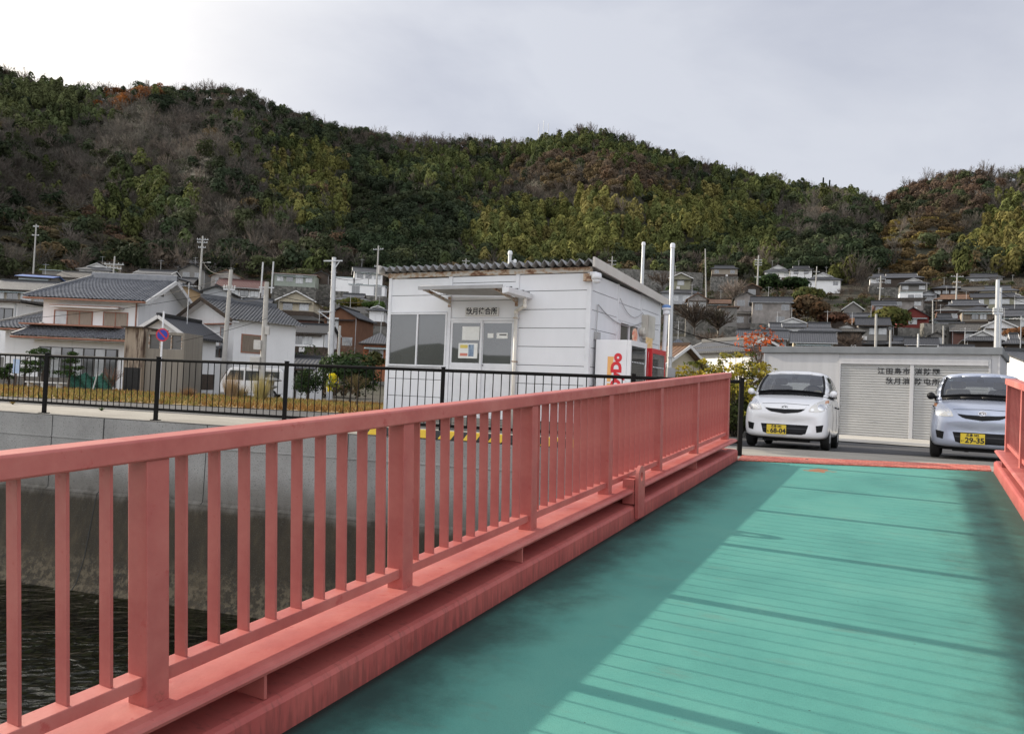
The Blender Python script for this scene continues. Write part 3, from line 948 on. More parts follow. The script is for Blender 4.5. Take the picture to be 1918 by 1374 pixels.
# folded plate roof: ridges run front to back
rf = MB()
NT = 27; x0, x1 = -0.12, W_ + 0.10; y0, y1 = -0.22, D_ + 0.25
def rz(y): return Zt + 0.125 - 0.03 * y
rows = [[], []]
for i in range(2 * NT + 1):
    x = x0 + (x1 - x0) * i / (2 * NT); dz = 0.105 if i % 2 else 0.0
    rows[0].append((x, y0, rz(y0) + dz)); rows[1].append((x, y1, rz(y1) + dz))
rf.grid(rows)
rows2 = [[(p[0], p[1], p[2] - 0.012) for p in r] for r in rows]
rf.grid(rows2[::-1])
for r0, r1 in ((rows[0], rows2[0]),): rf.grid([r1, r0])
rf.build('roof', m_galv, wh)
eb = MB()      # closer behind the folded edge, side fascias
eb.box(x0, x1, -0.02, 0.0, Zt + 0.111, Zt + 0.22)
eb.build('roof_closer', m_seal, wh)
fb = MB()
for xx in (W_ + 0.10, -0.16):
    fb.prism([(xx, y0, rz(y0) - 0.05), (xx, y1, rz(y1) - 0.05), (xx, y1, rz(y1) + 0.125), (xx, y0, rz(y0) + 0.125)], (0.04, 0, 0))
fb.build('fascia', m_fascia, wh)
# left bay: window of two panes
def window(parent, x0, x1, z0, z1, y, panes=2, fr=m_alu, gl=m_wglass, t=0.035, out=-1, name='window', mid=True):
    f = MB()
    f.box(x0, x1, y - 0.03, y + 0.03, z0, z0 + t); f.box(x0, x1, y - 0.03, y + 0.03, z1 - t, z1)
    f.box(x0, x0 + t, y - 0.028, y + 0.028, z0 + t, z1 - t); f.box(x1 - t, x1, y - 0.028, y + 0.028, z0 + t, z1 - t)
    for k in range(1, panes):
        xm = x0 + (x1 - x0) * k / panes
        f.box(xm - t / 2, xm + t / 2, y - 0.026, y + 0.026, z0 + t, z1 - t)
    fo_ = f.build(name, fr, parent)
    for k in range(panes):
        a = x0 + (x1 - x0) * k / panes + t * 0.6; c = x0 + (x1 - x0) * (k + 1) / panes - t * 0.6
        MB().box(a, c, y - 0.004, y + 0.004, z0 + t * 0.9, z1 - t * 0.9).build('pane', gl, fo_)
    return fo_
window(wh, 0.05, 1.46, w0 - 0.02, w1 + 0.03, -0.002)
# right-hand side window
rwm = MB(); yw = (1.72, 2.98)
fr_ = MB()
fr_.box(W_ - 0.03, W_ + 0.012, yw[0], yw[1], 1.71, 1.75); fr_.box(W_ - 0.03, W_ + 0.012, yw[0], yw[1], 2.375, 2.41)
for y in (yw[0], (yw[0] + yw[1]) / 2 - 0.02, yw[1] - 0.04): fr_.box(W_ - 0.028, W_ + 0.010, y, y + 0.04, 1.75, 2.375)
sw_ = fr_.build('window', m_alu, wh)
MB().box(W_ - 0.02, W_ - 0.012, yw[0] + 0.02, yw[1] - 0.02, 1.74, 2.385).build('pane', m_wglass, sw_)
# sliding doors
MB().box(1.54, 2.96, -0.012, 0.04, 2.25, 2.295).build('door_frame', m_alu, wh)
MB().box(1.54, 2.96, -0.012, 0.04, 0.335, 0.37).build('door_sill', m_alu, wh)
for k, (a, c, y) in enumerate(((1.55, 2.27, 0.0), (2.24, 2.95, 0.028))):
    d_ = MB()
    d_.box(a, a + 0.045, y - 0.012, y + 0.012, 0.372, 2.248); d_.box(c - 0.045, c, y - 0.012, y + 0.012, 0.372, 2.248)
    d_.box(a + 0.045, c - 0.045, y - 0.011, y + 0.011, 2.20, 2.248); d_.box(a + 0.045, c - 0.045, y - 0.011, y + 0.011, 1.33, 1.41)
    d_.box(a + 0.045, c - 0.045, y - 0.009, y + 0.009, 0.372, 1.33)
    dr = d_.build('sliding_door', m_alu, wh, bevel=0.003)
    MB().box(a + 0.04, c - 0.04, y - 0.004, y + 0.004, 1.405, 2.205).build('pane', m_wglass, dr)
    if k == 0:
        MB().box(a + 0.27, c - 0.06, y - 0.014, y - 0.0045, 1.86, 2.13).build('paper_notice', m_paper, dr)
        nb_ = MB(); nb_.box(a + 0.20, c - 0.09, y - 0.016, y - 0.0045, 1.50, 1.80)
        nt = nb_.build('poster', m_paper, dr)
        MB().box(a + 0.24, a + 0.41, y - 0.018, y - 0.0165, 1.70, 1.765).build('print', M('yellow_print', (0.60, 0.48, 0.12), 0.7), nt)
        MB().box(a + 0.24, a + 0.41, y - 0.018, y - 0.0165, 1.545, 1.60).build('print', M('red_print', (0.55, 0.20, 0.15), 0.7), nt)
        MB().box(a + 0.43, a + 0.55, y - 0.018, y - 0.0165, 1.54, 1.77).build('print', M('blue_print', (0.07, 0.12, 0.22), 0.7, col2=(0.35, 0.45, 0.55), scale=14), nt)
    else:
        MB().box(a + 0.14, a + 0.27, y - 0.014, y - 0.0045, 1.91, 2.0).build('paper_notice', m_paper, dr)
        s2 = MB().box(a + 0.34, a + 0.58, y - 0.014, y - 0.0045, 1.90, 2.01).build('paper_notice', m_paper, dr)
        MB().box(a + 0.40, a + 0.555, y - 0.016, y - 0.0145, 1.962, 1.984).build('print', m_ink, s2)
        MB().lathe([(0.012, -0.02), (0.012, 0.0)], (a + 0.06, y - 0.01, 1.37), 8, 'y').build('handle', m_ink, dr)
# name board over the door
nbx = (1.88, 2.62)
nb = MB().box(nbx[0], nbx[1], -0.035, -0.001, 2.335, 2.505).build('name_board', M('sign_board', (0.60, 0.59, 0.56), 0.6, scale=5), wh, bevel=0.004)
text_mesh('lettering', '秋月待合所', 0.145, m_ink, nb, frame4(((nbx[0] + nbx[1]) / 2, -0.038, 2.42), (1, 0, 0), (0, 0, 1)), bold=0.003, sx=0.96, space=1.0)
# porch canopy
cv = MB()
cx0, cx1, cy0, cy1 = 1.42, 3.20, -1.0, -0.04
def cz(x, y): return 2.80 - 0.03 * (x - cx0) - 0.03 * (y + 1.0)
nf = 9
rt, rb2 = [[], []], [[], []]
for i in range(2 * nf + 1):
    y = cy0 + (cy1 - cy0) * i / (2 * nf); dz = 0.035 if i % 2 else 0.0
    for r, x in ((0, cx0), (1, cx1)):
        rt[r].append((x, y, cz(x, y) + dz)); rb2[r].append((x, y, cz(x, y) + dz - 0.008))
cv.grid(rt[::-1]); cv.grid(rb2); cv.grid([rt[0], rb2[0]]); cv.grid([rb2[1], rt[1]])
cano = cv.build('canopy', m_lgrey, wh)
for x in (1.50, 3.0):
    cb = MB()
    cb.bar((x, -0.03, 2.62), (x, -0.95, 2.755), 0.05, 0.05); cb.box(x - 0.02, x + 0.02, -0.98, -0.95, 2.72, 2.80)
    cb.box(x - 0.03, x + 0.03, -0.032, -0.019, 2.52, 2.72)
    cb.build('canopy_bracket', m_rust, wh)
ed = MB(); ed.box(cx0 - 0.02, cx1, -1.03, -1.003, 2.735, 2.80); ed.build('canopy_edge', m_lgrey, wh)
gt = MB()
gt.prism([(3.20, -1.02, 2.64), (3.32, -1.02, 2.66), (3.34, -1.02, 2.755), (3.19, -1.02, 2.755)], (0, 1.0, 0))
gt.build('gutter', m_alu, wh, bevel=0.006)
for y in (-0.9, -0.65, -0.4, -0.15): MB().box(3.21, 3.33, y - 0.015, y + 0.015, 2.757, 2.775).build('gutter_clip', m_ink, wh)
dp = MB()
dp.tube((3.26, -0.20, 2.66), (3.26, -0.20, 2.50), 0.035, n=10); dp.tube((3.26, -0.20, 2.50), (3.03, -0.075, 2.42), 0.035, n=10); dp.tube((3.03, -0.075, 2.43), (3.03, -0.075, 0.02), 0.035, n=10)
dp.lathe([(0.036, 0), (0.044, 0.02), (0.044, 0.06), (0.036, 0.08)], (3.26, -0.20, 2.46), 10); dp.lathe([(0.036, 0), (0.044, 0.02), (0.044, 0.06), (0.036, 0.08)], (3.03, -0.075, 2.37), 10)
dp.build('downpipe', M('cream_pipe', (0.58, 0.55, 0.49), 0.5, col2=(0.66, 0.63, 0.57), scale=3), wh, smooth=True)
for z in (1.45, 2.28): MB().box(2.985, 3.075, -0.118, -0.019, z, z + 0.02).build('pipe_bracket', m_rust, wh)
# camera dome and cables on the corner
cd = MB()
cd.box(W_ - 0.12, W_ + 0.08, -0.10, -0.02, Zt - 0.16, Zt - 0.02)
cam_b = cd.build('security_camera', m_rust, wh)
c2 = MB(); c2.lathe([(0.03, 0.10), (0.085, 0.08), (0.095, 0.02), (0.095, -0.03)], (W_ + 0.14, -0.10, Zt - 0.11), 14); c2.box(W_ + 0.02, W_ + 0.14, -0.14, -0.06, Zt - 0.07, Zt - 0.0)
c2.lathe([(0.085, 0.0), (0.07, -0.05), (0.03, -0.075)], (W_ + 0.14, -0.10, Zt - 0.14), 14)
c2.build('camera_dome', m_alu, cam_b, smooth=True)
bx = MB(); bx.box(W_ + 0.003, W_ + 0.16, 3.17, 3.70, 2.16, 2.68); bx.box(W_ + 0.165, W_ + 0.172, 3.18, 3.69, 2.17, 2.67)
bx.lathe([(0.09, 0), (0.085, 0.09), (0.05, 0.11)], (W_ + 0.02, 3.07, 2.30), 12, 'x')
bx.build('meter_box', M('beige_box', (0.52, 0.50, 0.44), 0.5, scale=3), wh, bevel=0.006)
cbm = MB()
def sag(p, q, s, k=10):
    p, q = Vector(p), Vector(q)
    return [p + (q - p) * (i / k) - Vector((0, 0, 4 * s * (i / k) * (1 - i / k))) for i in range(k + 1)]
cbm.path(sag((W_ + 0.03, 0.35, 2.58), (W_ + 0.03, 3.2, 2.52), 0.22), 0.010)
cbm.path(sag((W_ + 0.03, 1.6, 2.85), (W_ + 0.03, 3.15, 2.72), 0.22), 0.006)
cbm.path(sag((W_ + 0.03, 3.15, 2.72), (W_ + 0.03, 4.6, 2.58), 0.08), 0.006)
cbm.path([(W_ + 0.03, 0.33, 2.58), (W_ + 0.03, 0.28, 1.95), (W_ + 0.03, 0.35, 1.5)], 0.010)
cbm.path([(W_ + 0.05, 3.1, 2.2), (W_ + 0.05, 3.1, 1.5)], 0.014)
cbm.build('cable', m_lgrey, wh)
MB().box(W_ + 0.003, W_ + 0.09, 0.25, 0.38, 1.92, 2.06).build('socket_box', m_lgrey, wh, bevel=0.006)

def hp(x, y, z=0.0):
    c, s = math.cos(HA), math.sin(HA)
    return Vector((HX + c * x - s * y, HY + s * x + c * y, HB + z))

# ------------------------------------------------------------------ vending machines
m_vwhite = M('vending_white', (0.74, 0.74, 0.75), 0.35, var=0.05, scale=2)
m_vred = M('vending_red', (0.50, 0.015, 0.02), 0.35, var=0.1, scale=3)
m_dydo_red = M('logo_red', (0.62, 0.02, 0.03), 0.4, var=0.05)
m_dydo_or = M('logo_orange', (0.80, 0.42, 0.14), 0.4, var=0.05)
m_disp = clear_glass('display_glass', (0.85, 0.88, 0.88))
m_lit, n, l, b = new_mat('lit_display_panel')
b.inputs['Base Color'].default_value = (0.7, 0.7, 0.68, 1); b.inputs['Emission Color'].default_value = (0.95, 0.97, 1.0, 1); b.inputs['Emission Strength'].default_value = 0.55
m_strip, n, l, b = new_mat('lit_strip')
b.inputs['Emission Color'].default_value = (0.95, 0.97, 1.0, 1); b.inputs['Emission Strength'].default_value = 9.0
can_cols = [(0.5, 0.05, 0.04), (0.08, 0.16, 0.4), (0.6, 0.45, 0.08), (0.55, 0.55, 0.52), (0.07, 0.25, 0.12), (0.35, 0.16, 0.06), (0.12, 0.10, 0.09)]
m_cans = [M('can_%s' % nm, c, 0.35, var=0.2, scale=20) for nm, c in zip(('red', 'blue', 'yellow', 'silver', 'green', 'brown', 'black'), can_cols)]
def vending(loc, label, body, wide, deep, high, side_logo):
    v = thing('vending_machine', label, 'vending machine', loc, HA, 'drink vending machines')
    # local: x outwards from the wall (0..deep), y along the wall (0..wide); front faces +x
    c = MB()
    c.box(0, deep - 0.08, 0, 0.03, 0.06, high); c.box(0, deep - 0.08, wide - 0.03, wide, 0.06, high)
    c.box(0, 0.03, 0.031, wide - 0.031, 0.06, high); c.box(0.031, deep - 0.08, 0.031, wide - 0.031, high - 0.03, high - 0.001); c.box(0.031, deep - 0.08, 0.031, wide - 0.031, 0.06, 0.10)
    for x in (0.08, deep - 0.16):
        for y in (0.08, wide - 0.16): c.box(x, x + 0.08, y, y + 0.08, 0.0, 0.06)
    c.build('cabinet', body, v, bevel=0.008)
    d = MB()
    zw = 0.82
    d.box(deep - 0.075, deep, 0.002, wide - 0.002, 0.10, zw); d.box(deep - 0.075, deep, 0.002, 0.05, zw, high - 0.10); d.box(deep - 0.075, deep, wide - 0.05, wide - 0.002, zw, high - 0.10)
    d.box(deep - 0.075, deep, 0.002, wide - 0.002, high - 0.10, high - 0.002)
    dr = d.build('front_door', body, v, bevel=0.006)
    MB().box(deep - 0.012, deep - 0.006, 0.05, wide - 0.05, zw, high - 0.10).build('display_window', m_disp, dr)
    MB().box(deep - 0.099, deep - 0.092, 0.05, wide - 0.05, zw, high - 0.05).build('display_back', m_lit, v)
    sh, cn_ = MB(), MB()
    for r in range(3):
        z = zw + 0.04 + r * 0.295
        sh.box(deep - 0.091, deep - 0.015, 0.052, wide - 0.052, z - 0.03, z)
        nn = int((wide - 0.14) / 0.095)
        for k in range(nn):
            y = 0.08 + (wide - 0.16) * (k + 0.5) / nn
            cn_.lathe([(0.026, 0.001), (0.031, 0.01), (0.031, 0.13 if (k + r) % 3 else 0.17), (0.016, 0.15 if (k + r) % 3 else 0.205)], (deep - 0.052, y, z), 8, m=(k * 3 + r * 2 + k // 3) % 7)
    for r in range(3):
        z = zw + 0.04 + r * 0.295
        MB().box(deep - 0.028, deep - 0.016, 0.055, wide - 0.055, z + 0.232, z + 0.246).build('light_strip', m_strip, v)
    sh.build('shelf', m_alu, v); cn_.build('drinks', m_cans, v)
    sl = MB(); sl.box(deep + 0.001, deep + 0.02, wide * 0.25, wide * 0.75, 0.22, 0.40); sl.build('delivery_flap', m_ink, dr)
    bt = MB()
    for r in range(3):
        for k in range(8): bt.box(deep + 0.001, deep + 0.008, 0.08 + (wide - 0.2) * k / 8, 0.12 + (wide - 0.2) * k / 8, zw + 0.015 + r * 0.295, zw + 0.035 + r * 0.295)
    bt.build('button', m_alu, dr)
    if side_logo:
        lg = text_mesh('logo', 'DyDo', 0.26, m_dydo_red, v, frame4((0.42, -0.003, 1.24), (0, 0, 1), (-1, 0, 0)), bold=0.016, sx=1.05, depth=0.003)
        ob = MB()
        for z0, z1 in ((1.06, 1.52), (0.70, 1.03)):
            ob.prism([(0.24, -0.0015, z0), (0.31, -0.0015, z0), (0.36, -0.0015, z1), (0.24, -0.0015, z1)] if z0 > 1 else [(0.24, -0.0015, z0), (0.30, -0.0015, z0), (0.345, -0.0015, z1), (0.24, -0.0015, z1)], (0, -0.001, 0))
        ob.build('logo_panel', m_dydo_or, v)
    return v
p = hp(W_ + 0.06, 0.22)
vending((p.x, p.y, terrain(p.x, p.y)), 'white drink vending machine with red and orange side lettering against the waiting house', m_vwhite, 1.0, 0.68, 1.83, True)
p = hp(W_ + 0.06, 1.38)
vending((p.x, p.y, terrain(p.x, p.y)), 'red drink vending machine behind the white one beside the waiting house', m_vred, 1.0, 0.74, 1.80, False)
for k, (y, col_, lab) in enumerate(((0.80, (0.65, 0.10, 0.05), 'small round red card standing on the white vending machine'), (1.75, (0.62, 0.42, 0.08), 'small yellow card standing on the red vending machine'))):
    p = hp(W_ + 0.62, y)
    t_ = 1.83 if k == 0 else 1.80
    o = thing('advert_card', lab, 'card', (p.x, p.y, terrain(p.x, p.y) + t_), HA)
    mc = M('advert_%d' % k, col_, 0.5, col2=(0.75, 0.62, 0.45), scale=14)
    if k == 0: MB().lathe([(0.001, -0.006), (0.15, -0.006), (0.15, 0.006), (0.001, 0.006)], (0, 0.0, 0.13), 16, 'x').build('card', mc, o)
    else: MB().box(-0.006, 0.006, -0.22, 0.22, 0.0, 0.24).build('card', mc, o)

# ------------------------------------------------------------------ steel poles by the waiting house
m_steel = M('galvanised_pole', (0.42, 0.43, 0.44), 0.42, col2=(0.52, 0.53, 0.54), scale=2, metal=0.4)
def pole_between(name, label, cat, base_px, top_px, Y, r0, r1, material, cap=True, group=None):
    a = at_y(*base_px, Y); t = at_y(*top_px, Y)
    zb = terrain(a.x, Y)
    d = t - a
    base = a + d * ((zb - a.z) / d.z)
    o = thing(name, label, cat, base, 0, group)
    m = MB(); m.tube((0, 0, -0.3), t - base, r0, r1, n=12)
    m.build('pole', material, o, smooth=False)
    if cap:
        MB().lathe([(r1 * 1.02, -0.04), (r1 * 1.25, -0.03), (r1 * 1.25, 0.05), (r1 * 0.8, 0.09)], t - base, 12).build('cap', m_alu, o)
    return o, base, t
sp1, b1, t1 = pole_between('steel_pole', 'tall silver steel pole standing right of the vending machines', 'pole', (1254, 695), (1260, 462), 19.5, 0.065, 0.052, m_steel)
MB().box(-0.08, 0.08, -0.08, 0.08, 1.9, 1.93).build('band', m_lgrey, sp1)
MB().box(-0.10, 0.10, -0.16, -0.05, 1.2, 1.65).build('switch_box', m_lgrey, sp1)
pole_between('steel_pole', 'silver steel pole rising behind the waiting house roof', 'pole', (1200, 600), (1205.5, 458), 27.0, 0.065, 0.055, m_steel)
cp, b_, t_ = pole_between('steel_pole', 'short pale pole with a lamp showing over the middle of the folded roof', 'pole', (950, 600), (955.5, 475), 24.0, 0.06, 0.058, m_steel)
MB().tube(t_ - b_ - Vector((0, 0, 0.25)), t_ - b_ + Vector((0.14, -0.05, -0.22)), 0.012).lathe([(0.02, 0.06), (0.06, 0.02), (0.055, -0.05), (0.02, -0.07)], t_ - b_ + Vector((0.16, -0.06, -0.24)), 10).build('lamp', m_alu, cp)
gp_, b_, t_ = pole_between('bollard_lamp', 'slim pale post with a blue cap at the far corner of the waiting house', 'post', (1241, 695), (1248, 588), 16.6, 0.05, 0.045, m_alu, cap=False)
q = t_ - b_
MB().lathe([(0.05, -0.02), (0.075, 0.0), (0.075, 0.08), (0.10, 0.10), (0.10, 0.13)], q, 14).build('collar', m_alu, gp_)
MB().lathe([(0.098, 0.131), (0.09, 0.18), (0.05, 0.20)], q, 14).build('cap', M('blue_cap', (0.10, 0.20, 0.42), 0.5), gp_)

# ------------------------------------------------------------------ shuttered fire store
m_store = M('store_wall', (0.42, 0.42, 0.43), 0.55, col2=(0.48, 0.48, 0.49), scale=1.5, stretch=(3, 3, 0.3), detail=6)
m_storer = M('store_roof_edge', (0.17, 0.18, 0.19), 0.45, scale=2)
m_shut = M('shutter_slat', (0.36, 0.36, 0.355), 0.5, col2=(0.42, 0.42, 0.412), scale=1.2)
FX, FY, FA = 7.94, 24.3, math.radians(-34.9)
fz = -0.19
fs = thing('fire_store', 'low grey prefabricated fire brigade store with two roller shutters and black lettering', 'storehouse', (FX, FY, fz), FA)
FW, FD, FH = 6.32, 4.3, 2.45
fm = MB()
fm.box(0, 2.24, 0, 0.06, 0, FH); fm.box(2.24, 6.12, 0.012, 0.06, 2.33, FH); fm.box(6.12, FW, 0, 0.06, 0, FH)
fm.box(0, 0.06, 0.061, FD - 0.061, 0, FH - 0.002); fm.box(FW - 0.06, FW, 0.061, FD - 0.061, 0, FH - 0.002); fm.box(0, FW, FD - 0.06, FD, 0, FH)
fm.build('wall', m_store, fs)
MB().box(-0.05, FW + 0.06, -0.09, FD + 0.08, FH + 0.003, FH + 0.20).build('roof', m_storer, fs, bevel=0.012)
for q_ in ((2.245, 2.30, -0.03, 2.325), (4.16, 4.26, -0.035, 2.14), (6.06, 6.115, -0.03, 2.325)): MB().box(q_[0], q_[1], q_[2], 0.05, 0.0, q_[3]).build('door_post', m_store, fs, bevel=0.004)
for q_ in ((0.0, 0.05), (2.19, 2.239), (6.27, FW)): MB().box(q_[0], q_[1], -0.014, -0.001, 0, FH).build('corner_trim', m_store, fs)
hb = MB(); hb.box(2.301, 6.059, -0.05, 0.04, 2.142, 2.235); hb.box(2.301, 6.059, -0.035, 0.04, 2.24, 2.325); hb.build('shutter_box', m_store, fs, bevel=0.006)
for a, c in ((2.303, 4.157), (4.263, 6.057)):
    sm = MB()
    zz = 0.05
    while zz < 2.13:
        z2 = min(zz + 0.075, 2.14)
        sm.add([(a, 0.022, zz), (c, 0.022, zz), (c, 0.000, zz + 0.022), (a, 0.000, zz + 0.022), (c, 0.000, z2 - 0.018), (a, 0.000, z2 - 0.018), (c, 0.022, z2), (a, 0.022, z2)],
               [(0, 1, 2, 3), (3, 2, 4, 5), (5, 4, 6, 7)])
        zz += 0.075
    sh = sm.build('roller_shutter', m_shut, fs)
    bb = MB(); bb.box(a, c, -0.012, 0.02, 0.004, 0.05); bb.box((a + c) / 2 - 0.05, (a + c) / 2 + 0.05, -0.012, 0.0, 0.47, 0.485); bb.build('bottom_bar', m_store, sh)
    L1 = a < 4
    for body, z, in ((('江田島市' if L1 else '消防団'), 1.94), (('秋月消' if L1 else '防屯所'), 1.66)):
        pitch = 0.22
        n_c = len(body)
        for k, ch in enumerate(body):
            xx = (4.06 - pitch * (n_c - 1 - k)) if L1 else (4.37 + pitch * k)
            text_mesh('lettering', ch, 0.195, m_ink, sh, frame4((xx, -0.004, z), (1, 0, 0), (0, 0, 1)), bold=0.004, depth=0.006)
def fp(x, y):
    return (FX + math.cos(FA) * x - math.sin(FA) * y, FY + math.sin(FA) * x + math.cos(FA) * y)
drape('apron', fp(1.3, -4.6), fp(7.6, -4.6), fp(7.2, -0.02), fp(1.7, -0.02), m_apron, 0.035, 'pale concrete apron in front of the shutters')
# parking line and low block wall
a0, a1 = at_z(1400, 832, -0.10), at_z(1530, 842, -0.10)
drape('parking_line', (a0.x, a0.y), (a1.x, a1.y), (a1.x + 0.05, a1.y + 0.16), (a0.x + 0.05, a0.y + 0.16), m_white_line, 0.020, 'white painted parking line', step=0.3)
m_block, n, l, b = new_mat('concrete_blocks')
tc = n.new('ShaderNodeTexCoord'); br = n.new('ShaderNodeTexBrick')
mpn = n.new('ShaderNodeMapping'); mpn.inputs['Rotation'].default_value = (math.pi / 2, 0, 0)
l.new(tc.outputs['Object'], mpn.inputs['Vector']); l.new(mpn.outputs[0], br.inputs['Vector'])
br.inputs['Scale'].default_value = 2.5; br.inputs['Mortar Size'].default_value = 0.02; br.offset = 0.5
br.inputs['Color1'].default_value = (0.20, 0.19, 0.175, 1); br.inputs['Color2'].default_value = (0.26, 0.25, 0.23, 1); br.inputs['Mortar'].default_value = (0.10, 0.10, 0.09, 1)
l.new(mixc(n, l, tex_noise(n, l, 2.0, 7.0), (0.10, 0.095, 0.085), br.outputs['Color']), b.inputs['Base Color']); b.inputs['Roughness'].default_value = 0.95
pw = at_y(1330, 770, 19.5)
bw = thing('block_wall', 'low grey concrete block wall under the yellow leaved shrubs', 'wall', (pw.x, 19.5, terrain(pw.x, 19.5)), math.radians(-6))
wm = MB(); wm.box(-1.6, 2.6, 0, 0.15, -0.2, 0.80); wm.box(-1.6, 2.6, -0.01, 0.16, 0.802, 0.85); wm.build('wall', m_block, bw)
MB().box(-1.6, 2.6, -0.55, -0.012, -0.2, 0.12).build('kerb', m_plinth, bw)

# ------------------------------------------------------------------ the two small cars
m_rubber = M('tyre_rubber', (0.012, 0.012, 0.012), 0.8, scale=10)
m_rim = M('wheel_silver', (0.50, 0.51, 0.52), 0.35, metal=0.6)
m_trim = M('black_trim', (0.007, 0.007, 0.008), 0.5, spec=0.2)
m_cabin = M('cabin_plastic', (0.035, 0.035, 0.037), 0.8, scale=4)
m_seat = M('seat_cloth', (0.20, 0.185, 0.16), 0.9, scale=6)
m_carglass = clear_glass('car_glass', (0.70, 0.73, 0.73), 0.14)
m_lens = glass_pane('headlamp_lens', (0.62, 0.60, 0.55), 0.12, 0.03, 0.12)
m_refl = M('headlamp_reflector', (0.75, 0.75, 0.75), 0.15, metal=0.9, var=0.1, scale=12)
m_amber = M('amber_lens', (0.55, 0.25, 0.12), 0.2)
m_chrome = M('chrome', (0.72, 0.72, 0.73), 0.12, metal=1.0, var=0.03)
m_plate = M('yellow_plate', (0.68, 0.50, 0.03), 0.5, var=0.08, scale=5)
def paint(name, col, metal=0.0):
    m, n, l, b = new_mat(name)
    l.new(ramp(n, l, tex_noise(n, l, 1.5, 3.0), [(0.3, shade(col, 0.97)), (0.7, shade(col, 1.02))]), b.inputs['Base Color'])
    b.inputs['Roughness'].default_value = 0.32; b.inputs['Metallic'].default_value = metal
    b.inputs['Coat Weight'].default_value = 0.8; b.inputs['Coat Roughness'].default_value = 0.05
    return m

ST = [ # y, half width, z bottom, z mid, z top edge
    (0.00, 0.50, 0.30, 0.45, 0.56), (0.015, 0.60, 0.23, 0.45, 0.63), (0.05, 0.665, 0.205, 0.46, 0.70), (0.10, 0.695, 0.195, 0.48, 0.765), (0.16, 0.71, 0.19, 0.50, 0.80),
    (0.30, 0.722, 0.185, 0.52, 0.845), (0.50, 0.732, 0.185, 0.55, 0.895), (0.72, 0.737, 0.185, 0.58, 0.94), (0.90, 0.7375, 0.185, 0.60, 0.965), (1.4, 0.7375, 0.185, 0.60, 0.975),
    (2.2, 0.7375, 0.185, 0.60, 0.98), (2.8, 0.735, 0.19, 0.60, 1.0), (3.15, 0.725, 0.20, 0.60, 1.01), (3.30, 0.70, 0.22, 0.60, 1.01), (3.37, 0.66, 0.25, 0.58, 0.98), (3.395, 0.58, 0.30, 0.55, 0.90)]
def car_body_mesh():
    mb = MB()
    rows = []
    for y, w, zb, zm, zt in ST:
        crown = 0.045 if y < 1.0 else 0.0
        half = [(0, zb), (0.45 * w, zb), (0.85 * w, zb + 0.005), (0.965 * w, zb + 0.05), (0.995 * w, zb + 0.16), (1.0 * w, zm), (0.985 * w, zm + (zt - zm) * 0.45), (0.955 * w, zm + (zt - zm) * 0.80),
                (0.90 * w, zt - 0.012), (0.80 * w, zt + crown * 0.35), (0.45 * w, zt + crown * 0.85), (0, zt + crown)]
        ring_ = [(x, z) for x, z in half] + [(-x, z) for x, z in half[-2:0:-1]]
        rows.append([(x, y + 0.16 * abs(x / 0.7375) ** 2.6 * max(0.0, 1 - y / 0.9) - (0.07 * abs(x / 0.7375) ** 2.6 * max(0.0, (y - 2.9) / 0.5) if y > 2.9 else 0), z) for x, z in ring_])
    mb.grid(rows, closed=True)
    nr = len(rows[0])
    k = len(mb.v)
    # end caps as fans
    for idx, fl in ((0, 0), (len(rows) - 1, 1)):
        c = np.mean(np.array(rows[idx]), 0)
        mb.v.append(tuple(c)); ci = len(mb.v) - 1
        for j in range(nr):
            a, d = idx * nr + j, idx * nr + (j + 1) % nr
            mb.f.append((ci, d, a) if not fl else (ci, a, d)); mb.m.append(0)
    return mb
def bake(o):
    dg = bpy.context.evaluated_depsgraph_get()
    me = bpy.data.meshes.new_from_object(o.evaluated_get(dg), depsgraph=dg)
    o.modifiers.clear()
    o.data = me
    return me

